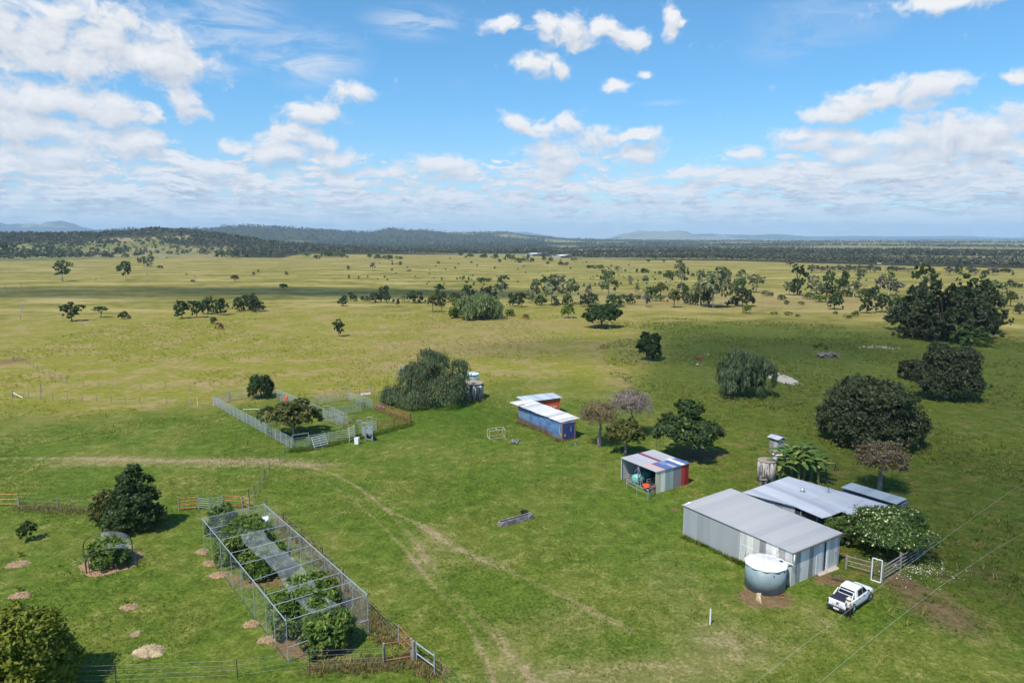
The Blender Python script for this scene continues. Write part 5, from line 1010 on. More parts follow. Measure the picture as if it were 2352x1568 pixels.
t_=thing('pump_jack','old dark timber log trestle on the grass right of the bananas','trestle',P('R',860,490),.35); MB().tube((-.95,0,.35),(1.05,0,1.05),.07).build('beam',MT['darkwood'],t_)
for x in (-.8,.7): MB().tube((x-.15,-.3,0),(x,0,.35+.35*(x+.9)),.05).tube((x+.15,.3,0),(x,0,.35+.35*(x+.9)),.05).build('leg',MT['darkwood'],t_)
t_['label']='old dark timber log trestle on the grass right of the bananas'; t_.name='log_trestle'
# banana clump
def banana(label,p,h,seed,group):
    rg=random.Random(seed); t_=thing('banana_plant',label,'banana plant',p,0,group); b=MB(); b.path([(0,0,-.05),(.05,0,h*.35),(.08,.02,h*.6)],[.16,.13,.08],7); b.build('stem',plain('banana_stem',(.16,.17,.06),.8),t_); b=MB()
    for i in range(11):
        a=i*2.4+rg.uniform(-.3,.3); ln=h*rg.uniform(.5,.75); up=rg.uniform(.6,1.9); w=.27*rg.uniform(.8,1.2); pr=None; P_=Vector((.08,.02,h*.55)); d=Vector((math.cos(a),math.sin(a),up*1.2)).normalized(); n=7; L_=[]
        for k in range(n+1):
            s=math.sin(math.pi*min(1,(k+.5)/(n+.6)))**.6*w; side=Vector((-math.sin(a),math.cos(a),0)); L_.append((P_+side*s+Vector((0,0,-.25*s)),P_.copy(),P_-side*s+Vector((0,0,-.25*s)))); P_=P_+d*ln/n; d=(d+Vector((0,0,-.27))).normalized()
        V=[q for r_ in L_ for q in r_]; b.add(V,[(3*k,3*k+1,3*k+4,3*k+3) for k in range(n)]+[(3*k+1,3*k+2,3*k+5,3*k+4) for k in range(n)])
    b.build('leaves',LM['banana'],t_); return t_
GB='banana plants behind the farmhouse'; bs=[(300,560,2.5),(350,470,2.9),(420,520,3.0),(470,450,3.4),(520,500,3.4),(560,550,3.1),(600,470,2.9),(640,540,3.0),(700,510,2.4),(560,420,3.1),(500,560,2.8),(400,430,3.0),(720,560,2.3)]
for i,(x,y,h) in enumerate(sorted(bs)): banana('big leaved banana plant, %s from the left in the clump'%ordn(i),P('R',x,y+45),h*1.3,i+1,GB)
# --- yard trees
def big(name,label,c,x,yb,yt,w,kind,n,leaf,mat,**k):
    p=P(c,x,yb); s=CR[c][2]; h=max(.6,hgt(p,D(c,x,yt)[1])); ww=w/s/ZS*mpp(p); return make_tree(name,label,kind,h,ww,p,n,leaf,mat=mat,**k)
big('weeping_tree','large weeping peppercorn tree beside the two round tanks','Y',1765,525,95,650,'weep',24000,.24,'willow',asp=.28,hang=True,seed=4,tr=.03,zrot=0,lobes=[(.1,0,.72,.17,.17,.2),(.0,.05,.86,.1,.1,.1),(.37,.05,.62,.12,.14,.16),(.42,0,.5,.07,.1,.1),(-.36,-.05,.2,.15,.17,.17),(-.45,0,.1,.08,.1,.1),(-.12,0,.48,.2,.22,.24),(.2,-.1,.3,.2,.22,.26),(-.1,-.12,.2,.2,.2,.18),(.33,0,.3,.13,.2,.25),(.0,.2,.4,.25,.2,.3)])
big('pink_shrub','bare mauve brown scrub under the weeping peppercorn tree','Y',1745,520,380,150,'dome',1500,.2,'purple',cat='shrub',seed=6)
big('brown_creeper','dead brown foliage in the left heart of the weeping tree','Y',1690,500,200,170,'column',2200,.22,'brown',cat='shrub',seed=7,asp=.6)
big('dark_bush','dense dark bush at the back of the cattle yards','Y',550,470,305,175,'round',5200,.26,'dark',seed=8,cat='shrub')
t_=big('yard_tree','low spreading olive tree with bare white branches inside the cattle yards','Y',785,745,490,365,'broad',8500,.22,'olive',bark='pale',seed=9,tr=.022,fork=.25)
p=Vector(t_.location)
b=MB(); rg=random.Random(3)
def limb(q,d,l,r,k):
    e=q+d*l; b.tube(q,e,r,r*.7,5,False)
    if k:
        for i in range(2): limb(e,(d+Vector((rg.uniform(-1,1),rg.uniform(-1,1),rg.uniform(-.3,.8)))*.6).normalized(),l*.75,r*.65,k-1)
for a_,z in ((.4,1.3),(.9,2.2),(-.3,1.8)): limb(Vector((0,0,z)),Vector((math.cos(a_),math.sin(a_)-.9,.3)).normalized(),1.1,.05,4)
b.build('dead_branch',BARK['dead'],t_); t_.rotation_euler=(0,0,0)
p=P('M',1058,690); big('bare_tree','half bare reddish tree with thick grey trunk beyond the blue container','M',1058,690,330,290,'twigdome',6500,.19,'orange',bark='grey',asp=.14,tr=.05,fork=.45,seed=12,fill=.45,nb=1)
big('bare_tree','round leafless mauve tree, highest of the three beyond the blue container','M',1312,600,245,335,'twigdome',8500,.24,'twig',bark='grey',asp=.10,tr=.03,fork=.42,seed=13,fill=.3)
big('brown_tree','green brown thinly leaved tree in front of the leafless mauve one','M',1272,755,465,270,'broad',8500,.17,'olive',bark='grey',asp=.5,tr=.04,fork=.35,seed=14,fill=.5)
big('green_tree','uneven dark green tree behind the patchwork shed','M',1765,775,318,520,'irregular',15000,.26,'dark',seed=15,tr=.028,fork=.22)
big('weeping_tree','rounded grey green weeping tree left of the pale gravel patch','E',340,535,205,390,'weep',20000,.34,'willow',asp=.28,hang=True,seed=16)
big('dark_tree','great dark domed tree, nearest of the big trees at the right','E',1245,860,405,600,'dome',40000,.27,'darker',seed=17,tr=.03,fork=.15)
big('dark_tree','ragged dark tree with open left side, between dome and thicket','E',1800,555,165,470,'round',30000,.30,'darker',bark='pale',seed=18,zrot=0,lobes=[(.02,0,.42,.36,.36,.36),(.3,.1,.35,.18,.25,.28),(-.1,0,.72,.22,.25,.2),(.2,0,.74,.2,.25,.16),(-.28,.1,.5,.14,.15,.14),(-.40,-.05,.34,.12,.15,.13),(.1,-.2,.25,.3,.2,.22),(-.15,.05,.9,.12,.15,.08),(-.2,-.1,.22,.2,.2,.15)])
big('dark_bush','low dark limb of foliage left of the ragged dark tree','E',1545,420,260,150,'dome',2600,.36,'darker',seed=19,cat='shrub')
big('orange_tree','rounded orange brown thin tree behind the grey container','R',1385,690,170,500,'twigdome',6500,.17,'orange',bark='grey',asp=.4,seed=20,tr=.045,fork=.42,fill=.4)
big('spreading_tree','wide glossy green tree with trunk shadow on the dry grass','C',1310,772,570,290,'broad',7000,.5,'dark',seed=22,tr=.03,fork=.25)
p=P('M',-0,0); 
big('round_tree','dark rounded tree alone on the lush grass above the yards','C',1722,1060,822,200,'round',5200,.36,'dark',seed=23,fork=.15)
big('weeping_clump','large pale green weeping tree beyond the yards','C',240,692,460,420,'weep',16000,.55,'willowlight',asp=.35,hang=True,seed=24,fork=.15)
big('green_shrub','bright green clipped shrub at the left of the pale weeping tree','B',1888,690,578,90,'round',2400,.5,'bright',cat='shrub',seed=25); big('green_shrub','second bright green shrub above the left one, against the weeping tree','B',1922,600,515,95,'round',2000,.5,'bright',cat='shrub',seed=26)
# orchard side
p=P('L',1040,385); h=hgt(p,D('L',0,-200)[1]); m=mpp(p)/CR['L'][2]/ZS
make_tree('young_tree','tall narrow dark young tree with a shadow, beside the caged mango','column',hgt(p,D('L',1040,-120)[1])*1.03,520*m,p,15000,.19,mat='dark',seed=31,tr=.03,fork=.12,lobes=[(.06,0,.88,.10,.10,.09),(0,0,.73,.16,.18,.13),(.17,.05,.68,.14,.15,.12),(-.11,0,.53,.16,.18,.14),(.21,0,.49,.15,.2,.13),(.02,0,.42,.24,.26,.18),(-.24,.05,.30,.17,.2,.13),(.25,0,.22,.18,.22,.14),(-.1,-.1,.2,.25,.25,.17),(.12,.1,.12,.24,.25,.12),(-.32,0,.14,.12,.15,.1)],zrot=0)
make_tree('olive_bush','browner rounded bush at the left foot of the tall young tree','dome',hgt(P('L',850,330),D('L',850,70)[1]),250*m,P('L',850,330),5000,.18,mat='olive',seed=32,cat='shrub')
big('small_bush','small ragged dark bush with a shadow at the far left lawn','L',215,468,300,145,'irregular',1500,.15,'mid',seed=33,cat='shrub',tr=.02)
p=P('L',150,1690); m=mpp(p)/CR['L'][2]/ZS
make_tree('citrus_tree','big dense yellow green tree in the bottom left corner','dome',hgt(p,D('L',150,965)[1]),660*m,p,42000,.125,mat='lime',seed=34,tr=.03,fork=.15,asp=.6,sub=700)
# caged mango
t_=big('mango_tree','rounded mango bush inside the black hooped cage','L',850,655,438,262,'dome',6500,.17,'mango',asp=.4,seed=35,fork=.15)
cg=P('L',870,690); t_=thing('hoop_cage','black hooped pipe cage with torn net over the rounded mango','cage',cg); m=mpp(cg)/CR['L'][2]/ZS
def pt(x,y): return P('L',x,y)-cg
posts=[(pt(690,712),pt(648,600),'frame')]
b=MB()
def hoop(a,b_,h,r=.035):
    pts=[]; n=14
    for i in range(n+1):
        q=i/n; ang=math.pi*q; xx=(1-math.cos(ang))/2; z=h*min(1,math.sin(ang)**.42) if 0<q<1 else 0; pts.append(a.lerp(b_,xx)+Vector((0,0,z)))
    b.path(pts,r*1.35,6)
fa,fb_=pt(668,722),pt(1066,672); ba,bb_=pt(648,600),pt(1030,560)
hoop(fa,fb_,2.0); hoop(ba,bb_,2.2); hoop(fa,ba,1.3); 
b.build('hoop',MT['dark'],t_); b=MB()
for x,y,h in ((693,715,1.0),(903,722,.9),(1056,640,1.1),(905,625,.6)): q=pt(x,y); b.cyl(q.x,q.y,-.05,h,.025,None,5)
b.build('stake',MT['rust'],t_)
NETM,t,out=newmat('bird_net'); n=t.noise(t.node('ShaderNodeTexCoord').outputs['Object'],2.2,5,.6); 
def netmat(nm,lo,hi,sc=2.2,colr=(.62,.66,.72)):
    m,t,out=newmat(nm); n=t.noise(t.node('ShaderNodeTexCoord').outputs['Object'],sc,5,.65); d=t.node('ShaderNodeBsdfDiffuse'); t.put(d.inputs[0],colr); tr=t.node('ShaderNodeBsdfTransparent'); mx=t.node('ShaderNodeMixShader'); t.put(mx.inputs[0],t.ramp(n,.3,.7,lo,hi)); t.l.new(tr.outputs[0],mx.inputs[1]); t.l.new(d.outputs[0],mx.inputs[2]); t.l.new(mx.outputs[0],out.inputs[0]); return m
NETW=netmat('bird_net_wall',.03,.15); NETR=netmat('bird_net_roof',.09,.20,1.2); NETT=netmat('bird_net_thin',.015,.06)
b=MB(); n=8
def cur(a,b_,h,q): ang=math.pi*q; return a.lerp(b_,(1-math.cos(ang))/2)+Vector((0,0,h*max(0,math.sin(ang))**.42))
for i in range(n):
    q0,q1=.42+.5*i/n,.42+.5*(i+1)/n; b.add([cur(fa,fb_,2.0,q0),cur(fa,fb_,2.0,q1),cur(ba,bb_,2.2,q1),cur(ba,bb_,2.2,q0)],[(0,1,2,3)])
b.build('net',NETR,t_)
mound('brown straw mulch ring under the caged mango','' or P('L',860,640)+Vector((0,.1,0)),3.1,2.3,.05,'straw',11,tufts=400)
# --- netted orchard frame
Hn=3.05
TL=[P('N',x,y,Hn) for x,y in ((327,298),(383,374),(455,465),(535,566),(610,655),(710,775),(812,887),(882,965),(975,1087))]
TR=[P('N',x,y,Hn) for x,y in ((806,185),(887,260),(978,345),(1070,430),(1170,505),(1272,593),(1403,713),(1485,783),(1603,885))]
o=Vector((TL[-1].x,TL[-1].y,0)); t_=thing('net_frame','long galvanised pipe frame draped with bird netting over orchard trees','net frame',o)
rel=lambda p,z=None:Vector((p.x-o.x,p.y-o.y,p.z if z is None else z))
def straight(L_):
    a,b_=L_[0],L_[-1]; out_=[]
    for p in L_:
        d=b_-a; q=max(0,min(1,(p-a).dot(d)/d.length_squared)); out_.append(a+d*q)
    return out_
TL=straight(TL);TR=straight(TR)
for k,(a,b_) in enumerate(zip(TL,TR)):
    MB().tube(rel(a),rel(b_),.029,None,6).build('cross_rail',MT['galv'],t_)
    for q in (a,b_):
        ex=.42 if (k%2==0) else .03; MB().cyl(q.x-o.x,q.y-o.y,-.05,Hn+ex,.025,None,6).build('post',MT['galv'],t_)
for L_ in (TL,TR): MB().path([rel(p) for p in L_],.032,6).build('side_rail',MT['galv'],t_)
MB().tube(rel(TL[-1],.0)+Vector((0,0,1.15)),rel(TR[-1],0)+Vector((0,0,1.15)),.032).tube(rel(TL[0],1.4),rel(TL[0].lerp(TR[0],.42),1.5),.03).build('mid_rail',MT['galv'],t_)
b=MB(); b.path([rel(p,.0)+Vector((0,0,.06)) for p in TL],.02,4); b.build('ground_wire',MT['dark'],t_)
def netwall(pts,z1,nm,mat,n=6,bulge=.18,seed=1):
    rg=random.Random(seed); b=MB(); rows=[]
    full=[]
    for a,b_ in zip(pts[:-1],pts[1:]): full+=[a.lerp(b_,i/n) for i in range(n)]
    full.append(pts[-1])
    for k in range(6):
        z=z1*k/5; rows.append([Vector((p.x+rg.uniform(-bulge,bulge)*(0<k<5),p.y+rg.uniform(-bulge,bulge)*(0<k<5),z)) for p in full])
    N_=len(full); b.add([v for r_ in rows for v in r_],[(k*N_+i,k*N_+i+1,(k+1)*N_+i+1,(k+1)*N_+i) for k in range(5) for i in range(N_-1)]); return b.build(nm,mat,t_)
netwall([rel(p) for p in TR],Hn,'net_wall',NETW,seed=2); netwall([rel(TL[0]),rel(TR[0])],Hn,'net_wall',NETT,12,seed=3); netwall([rel(TL[-1]),rel(TR[-1])],Hn,'net_wall',NETT,12,.05,seed=4); netwall([rel(p) for p in TL[1:]],Hn,'net_wall',NETT,seed=5)
rg=random.Random(9); b=MB(); cols_=[]
for k in range(len(TL)*4-3):
    f_=k/4; i=min(int(f_),len(TL)-2); a=TL[i].lerp(TL[i+1],f_-i);c_=TR[i].lerp(TR[i+1],f_-i); sag=.35*abs(math.sin(f_*math.pi))
    row_=[]
    for j in range(7):
        s=.30+.34*j/6+.03*math.sin(f_*1.7); q=rel(a.lerp(c_,s)); q.z=Hn+.02-sag*(.6+.4*math.sin(j/6*math.pi))-.5*(f_>6)*(.3); row_.append(q)
    cols_.append(row_)
st=8
for k in range(st,len(cols_)-1):
    for j in range(6): b.add([cols_[k][j],cols_[k+1][j],cols_[k+1][j+1],cols_[k][j+1]],[(0,1,2,3)])
b.build('net_roof',NETR,t_)
b=MB(); q=[rel(TL[0]),rel(TR[0]),rel(TR[2]),rel(TL[2])]; b.add([p+Vector((0,0,.02)) for p in q],[(0,1,2,3)]); b.build('net_roof',NETT,t_)
for i,(x,yb,yt,w,mt,l) in enumerate([(490,395,215,200,'mid','small pale mango tree at the far left end inside the net frame'),(655,600,305,345,'mango','largest dark mango tree in the back half of the net frame'),(855,705,505,235,'mango','mid sized mango tree under the start of the pale net'),(745,745,620,140,'mango','small bright mango bush left of the mid sized one'),
   (1020,1165,880,265,'mango','bright mango tree at the front left inside the net frame'),(1110,1050,745,300,'mango','mango tree beneath the pale net in the front half'),(1215,950,715,190,'bright','tall yellowish mango tree against the right net wall'),(1290,1000,780,170,'mango','narrow mango tree right of the pale net, by the net wall'),(1230,1180,870,260,'mango','mango tree in the centre of the front group'),(1310,1285,1000,300,'mango','front right mango tree nearest the end rail')]):
    big('mango_tree',l,'N',x,yb+10,yt-15,w*1.12,'dome',8000 if w>220 else 4200,.19,mt,asp=.35,seed=40+i,fork=.15,group='mango trees under the net frame')
t_=thing('white_tank','white plastic cube tank under the net at its far right corner','tank',P('N',785,395),.25); MB().box(-.75,.75,-.5,.5,.35,1.35).build('tank',MT['white'],t_,bevel=.15); b=MB(); [b.box(x,x+.1,-.5,.5,0,.35) for x in(-.7,0,.6)]; b.build('cradle',MT['galvd'],t_)
# --- gates and fences round the orchard
def railgate(label,a,b_,h,n,mat,pm='timber',name='rail_fence',cat='fence',post=True,step=30,pr=.07,rr=.05,group=None): return fence(name,label,cat,[a,b_],h,n,step=step,mat=mat,pmat=pm,pr=pr,rr=rr,group=group)
railgate('weathered red four rail fence next to the tall young tree',P('N',150,235),P('N',298,225),1.35,4,'redrail')
b_=railgate('left half of the pale green double pipe gate',P('N',303,226),P('N',385,232),1.25,5,'galv','galv','pipe_gate','gate',pr=.03,rr=.022); c_=railgate('right half of the pale green double pipe gate',P('N',395,232),P('N',482,212),1.25,5,'galv','galv','pipe_gate','gate',pr=.03,rr=.022)
railgate('weathered ochre three rail fence right of the pipe gates',P('N',492,205),P('N',640,218),1.25,3,'redrail')
railgate('short ochre rail fence running to the net frame corner',P('N',645,200),P('N',692,225),1.1,3,'ochre')
t_=thing('strainer_brace','dark steel brace leaning to a post above the ochre fence','brace',P('N',692,215)); MB().cyl(0,0,-.05,2.1,.03,None,6).build('post',MT['dark'],t_); MB().tube((-1.1,.1,1.0),(0,0,2.0),.03).build('stay',MT['dark'],t_)
railgate('bright ochre three rail fence at the left photo edge',P('L',-40,200),P('L',145,200),1.3,3,'ochre')
railgate('heavy rusty rail with timber posts at the bottom of the orchard',P('N',1735,1420),P('N',1950,1385),1.45,2,'rust',pr=.09)
railgate('slanting rusty red rails joining the heavy rusty rail',P('N',1945,1375),P('N',1850,1265),1.4,3,'rust')
fence('steel_gate','galvanised two bar gate at the bottom right of the orchard','gate',[P('N',1985,1400),P('N',2125,1505)],1.35,2,step=30,mat='galv',rr=.04,z0=.6)
t_=thing('strainer_brace','grey strainer post beside the galvanised two bar gate','post',P('N',1962,1400)); MB().cyl(0,0,-.05,1.5,.11,.10,8).build('post',MT['timber'],t_); MB().tube((0,0,1.2),(-.8,.5,.2),.05).build('stay',MT['rust'],t_)
def wirefence(label,pts,h=1.1,mat='dark',step=3.2,pr=.03,n=4,post_h=None): return fence('wire_fence',label,'fence',pts,h,n,step=step,mat=mat,pmat=mat,pr=pr,rr=.006,z0=.2,wires=True,post_h=post_h)
wirefence('wire fence on thin steel pickets along the bottom edge of the photo',[P('L',-60,1600),P('N',600,1525),P('N',1160,1450),P('N',1735,1425)],1.2,step=6.4)
wirefence('wire fence along the right side of the net frame to the rusty gate',[P('N',830,240),P('N',1260,620),P('N',1610,1010),P('N',1850,1260)],1.2,step=4.5)
wirefence('wire fence from the galvanised gate off the bottom of the photo',[P('N',2130,1505),P('N',2400,1700)],1.2,step=5)
wirefence('netting fence from the near corner of the cattle yards to the orchard',[P('V',1800,1320),P('V',1620,1560),P('Y',610,1010),(P('N',775,70)),P('N',695,215)],1.3,step=2.6)
wirefence('wire fence from the left photo edge to the tall young tree',[P('L',150,205),P('L',452,215),P('L',760,245)],1.1,'timber',4.5,.06,3)
wirefence('wire fence on grey posts crossing to the cattle yards, nearer of two',[P('O',110,450),P('O',255,455),P('O',465,470),P('O',730,485),P('O',985,490),P('O',1232,497),P('O',1470,500),P('O',1683,515)],1.15,'timber',3.3,.05,4)
wirefence('wire fence on grey posts crossing to the cattle yards, farther of two',[P('O',590,330),P('O',740,350),P('O',1000,370),P('O',1248,375),P('O',1460,370),P('O',1680,390),P('O',1888,400)],1.1,'timber',4.2,.045,4)
wirefence('wire fence running up the left pasture from the corner post',[P('O',590,330),P('O',435,262),P('O',330,210),P('O',205,130),P('O',50,62)],1.1,'timber',4.2,.045,3)
t_=thing('strainer_brace','pale strainer post with diagonal white stay at the far left','post',P('O',112,452)); MB().cyl(0,0,-.05,1.35,.14,.12,8).build('post',MT['timber'],t_); MB().tube((.1,0,1.0),(1.9,-.1,.1),.06).build('stay',MT['white'],t_)
t_=thing('timber_post','dark leaning post between the two wire fences at the left','post',P('O',362,405)); MB().cyl(0,0,-.05,1.6,.09,.08,8).build('post',MT['timber'],t_); MB().box(-.1,.1,-.02,.02,1.1,1.2).build('cap',MT['dark'],t_)
for i,(c,x,y) in enumerate([('C',965,878),('C',1125,838),('C',1380,805),('C',492,940),('C',2270,672)]): fence('timber_post','pale paddock post, %s from the left of five on the mid pasture'%ordn([1,2,3,0,4][i]),'post',[P(c,x,y),P(c,x,y)+Vector((.02,0,0))],1.4,1,step=3,mat='timber',pr=.09,rr=.01,group='lone paddock posts')
wirefence('wire fence on dark pickets in the sunny grass beyond the dark thicket path',[P('D',120,545),P('D',200,535),P('D',285,520),P('D',490,500),P('D',895,500)],1.3,'timber',8,.07,2)
# frangipani yard fence
a=P('Q',505,1260);b_=P('Q',925,1330+40);c1=P('Q',1085,1480);c2=P('Q',1960,920)
fence('timber_fence','grey three rail timber fence before the frangipani','fence',[a,b_+Vector((0,-.05,0))],1.15,3,step=40,mat='timber',pmat='timber',rr=.045,pr=.09,z0=.35)
fence('timber_fence','grey split rail fence on thick posts right of the frangipani','fence',[c1+Vector((.1,.05,0)),c2],1.25,4,step=3.0,mat='timber',pmat='timber',rr=.055,pr=.13,z0=.25,ptop=.25)
t_=thing('white_gate','small white framed wire gate standing open before the frangipani','gate',P('Q',925,1450)); d=P('Q',1085,1500)-t_.location
MB().path([(0,0,0.03),(0,0,1.95),(d.x,d.y,1.95),(d.x,d.y,.03),(0,0,.03)],.045,6).build('frame',MT['white'],t_); b=MB(); [b.tube((0,0,.2+.22*k),(d.x,d.y,.2+.22*k),.008,None,4) for k in range(8)]; b.build('wire',MT['wire'],t_)
t_=thing('red_post','rust red steel post between shed corner and timber fence','post',P('Q',505,1245)); MB().cyl(0,0,-.05,1.35,.075,None,8).build('post',plain('red_post_paint',(.30,.07,.06),.7),t_); MB().tube((0,0,1.25),(-1.3,.35,1.3),.03).build('stay',MT['rust'],t_)
p=P('Q',1300,1180); m=mpp(p)/CR['Q'][2]/ZS
fg=make_tree('frangipani','wide frangipani tree covered in cream flowers behind the timber fence','broad',3.75,1480*m,P('Q',1180,930),17000,.19,mat='frangi',bark='grey',asp=.35,seed=50,tr=.022,fork=.2,lobes=[(0,0,.66,.36,.36,.26),(-.32,.05,.56,.2,.2,.22),(.33,.1,.55,.18,.2,.22),(0,-.33,.52,.22,.18,.22),(.22,-.28,.5,.2,.2,.2),(-.25,-.25,.52,.2,.2,.2),(.1,.3,.55,.2,.2,.2),(-.1,.3,.55,.2,.2,.2),(.18,.05,.84,.2,.2,.12),(-.12,.0,.84,.2,.2,.12)],zrot=0)
rgn=np.random.default_rng(4); me=fg.children[0].data; co_=np.zeros(len(me.vertices)*3,np.float32); me.vertices.foreach_get('co',co_); co_=co_.reshape(-1,4,3).mean(1); co_=co_[(co_[:,2]>1.4)]; cen=np.array([0,0,1.6]); dd=unit((co_-cen)*np.array([1,1,1.5])); rr_=np.linalg.norm((co_-cen)/np.array([4.6,4.6,2.2]),axis=1); sel=rgn.choice(len(co_),640,p=rr_**4/np.sum(rr_**4)); pos=co_[sel]+dd[sel]*.12
quads('flowers',leaf_quads(pos,unit(dd[sel]+.5*rgn.normal(size=pos.shape)),.08,.9,rgn),plain('frangipani_petals',(.74,.70,.36),.6,0,.2,3),fg)['kind']='stuff'
# fallen flowers: too many to count
c0=P('Q',1640,1260); n=420; pos=np.stack([c0.x+rgn.normal(size=n)*1.6,c0.y+rgn.normal(size=n)*1.2,np.full(n,.05)],1); setp(quads('fallen_flowers',leaf_quads(pos,unit(np.array([0,0,1.])+.3*rgn.normal(size=(n,3))),.05,.9,rgn),plain('fallen_petals',(.78,.76,.60),.7)),'cream fallen frangipani petals scattered on the grass','petals',None,'stuff')
big('hedge_bush','dark green hedge bush between farmhouse verandah and frangipani','Q',330,800,400,460,'dome',5500,.17,'mid',seed=51,cat='shrub',asp=.5)
big('bright_bush','small bright green bush top at the farmhouse verandah corner','Q',165,640,355,110,'dome',900,.14,'bright',seed=52,cat='shrub',asp=.5)
t_=thing('log','short dark log lying in the grass behind the utility','log',P('U',715,400),-.6); MB().path([(-.45,0,.1),(0,.03,.13),(.45,0,.1)],[.10,.12,.09],8).build('log',MT['darkwood'],t_); MB().tube((.1,0,.15),(.25,.1,.32),.03).build('branch_stub',MT['darkwood'],t_)
# --- bits on the lawn
t_=thing('concrete_trough','long grey trough lying in the grass in mid yard','trough',P('M',395,1290)); a=P('M',270,1330)-t_.location; b_=P('M',522,1262)-t_.location; d=(b_-a).normalized(); s=Vector((-d.y,d.x,0))
def beam(b,a,b_,w,z0,z1): s_=Vector((-(b_-a).y,(b_-a).x,0)).normalized()*w; b.hull([a-s_+Vector((0,0,z0)),a+s_+Vector((0,0,z0)),b_-s_+Vector((0,0,z0)),b_+s_+Vector((0,0,z0)),a-s_+Vector((0,0,z1)),a+s_+Vector((0,0,z1)),b_-s_+Vector((0,0,z1)),b_+s_+Vector((0,0,z1))])
for k in (-.25,.25): b=MB(); beam(b,a+s*k,b_+s*k,.06,0,.48); b.build('side_board',plain('stained_timber',(.20,.165,.165),.9,0,.35,2.5,.4,col2=(.40,.37,.38),thr=(.52,.66)),t_)
b=MB(); beam(b,a,b_,.2,.05,.15); b.build('bottom_board',MT['darkwood'],t_)
for q in (a,b_): b=MB(); beam(b,q-s*.2-d*.03,q+s*.2-d*.03,.04,0,.46); b.build('end_board',MT['timber'],t_)
t_=thing('black_tub','black rubber tub behind the long grey trough','tub',P('M',462,1240)); b=MB(); b.lathe([(.34,0),(.38,.42),(.33,.42),(.3,.1),(0,.08)],20); b.build('tub',MT['black'],t_); MB().tube((-.38,0,.4),(-.38,0.01,.5),.03).build('handle',MT['black'],t_)
rubbish('scrap_timber','pale broken timber at the left end of the long trough','scrap',P('M',245,1318),4,.28,[MT['strawpale'],MT['timber']],5,.2)
t_=thing('wire_cage','cream framed wire livestock cage standing on the grass','cage',P('M',240,630)); a=P('M',185,638)-t_.location; b_=P('M',308,620)-t_.location; bk=Vector((-.35,1.2,0)); 
b=MB(); H_=1.25
for q in (a,b_,b_+bk,a+bk): b.tube(q,q+Vector((0,0,H_)),.03)
for z in (.1,H_): b.path([q+Vector((0,0,z)) for q in (a,b_,b_+bk,a+bk,a)],.03)
b.tube(a+Vector((0,0,H_)),a+bk+Vector((0,0,H_)),.03); b.tube((a+b_)/2+Vector((0,0,H_)),(a+b_)/2+bk+Vector((0,0,H_)),.025); b.build('frame',plain('cream_pipe',(.55,.55,.42),.6),t_)
b=MB(); [b.tube(a.lerp(b_,k/8)+Vector((0,0,.1)),a.lerp(b_,k/8)+Vector((0,0,H_)),.008,None,4) for k in range(9)]; [b.tube(a+Vector((0,0,.1+.2*k)),b_+Vector((0,0,.1+.2*k)),.008,None,4) for k in range(6)]; b.build('mesh',MT['rust'],t_)
rubbish('scrap_pile','pile of rusty frames and red metal beside the wire cage','scrap',P('M',380,665),9,.75,[MT['rust'],plain('purple_grey_scrap',(.22,.15,.17),.7),MT['galvd']],8,.35)
rubbish('scrap_pile','small heap of grey bent metal by the blue container door','scrap',P('M',868,680),7,.4,[MT['galvd'],MT['dark']],9,.3)
rubbish('scrap_timber','few rusty brown sticks on the lawn left of the patchwork shed','scrap',P('M',1085,835),5,.5,[MT['rust'],MT['darkwood']],10,.15)
t_=thing('white_post','thin white post standing alone on the front lawn','post',P('Z',560,1370)); MB().box(-.04,.04,-.03,.03,-.05,1.25).build('post',MT['white'],t_); MB().box(.05,.08,-.02,.02,.0,.95).build('stake',MT['galvd'],t_)
# panels round the patchwork shed mouth
fence('pipe_rail','low pipe rail pen in front of the patchwork shed','fence',[P('P',450,1125),P('P',705,1295),P('P',975,1395)],1.15,2,step=30,mat='galv',rr=.022,pr=.025,z0=.75)
fence('pipe_rail','pipe panel joining the low pen to the patchwork shed corner','fence',[P('P',980,1395),P('P',1160,1245)],1.1,4,step=30,mat='galv',rr=.025,pr=.03)
fence('pipe_rail','pipe panel in front of the turquoise tank','fence',[P('P',465,990),P('P',800,1095)],1.15,4,step=30,mat='galv',rr=.022,pr=.03)
fence('pipe_rail','slanting pipe panel leaning by the orange quad bike','fence',[P('P',950,1130),P('P',1150,1110)+Vector((0,.4,0))],1.1,4,step=30,mat='galv',rr=.025,pr=.03)
# tree guard stakes
fence('tree_guard','thin black steel stakes at the foot of the uneven dark green tree','stakes',[P('M',1520,715),P('M',1575,690)],1.8,1,step=1,mat='dark',pr=.02,rr=.01)
# far right field bits
t_=thing('red_implement','dark red farm implement rusting in the long grass','farm machine',P('E',48,283),.4); MB().box(-.9,.9,-.25,.25,.4,.75).tube((-.9,0,.6),(-1.8,.2,1.2),.08).build('body',plain('dark_red',(.30,.05,.04),.7),t_); b=MB(); [b.tube((x,-.35,.35),(x,.35,.35),.35,None,14) for x in (-.5,.5)]; b.build('disc',MT['rust'],t_)
rubbish('scrap_metal','pale sheet scrap right of the red implement','scrap',P('E',90,250),3,.7,[MT['galv'],MT['white']],12,.5); rubbish('scrap_metal','pale broken slabs in the grass left of the weeping tree','scrap',P('E',48,325),5,1.0,[MT['slab'],MT['conc']],13,.3); rubbish('scrap_metal','small white and dark scrap touching the weeping tree','scrap',P('E',200,325),4,.7,[MT['white'],MT['dark']],14,.4)
rubbish('brush_pile','heap of grey dead branches in the long grass','dead brush',P('E',950,262),34,2.2,[BARK['dead'],BARK['grey']],15,.9)
t_=thing('rock_heap','scattered heap of tan rocks in the long grass','rocks',P('E',1310,195)); rg=random.Random(6); b=MB()
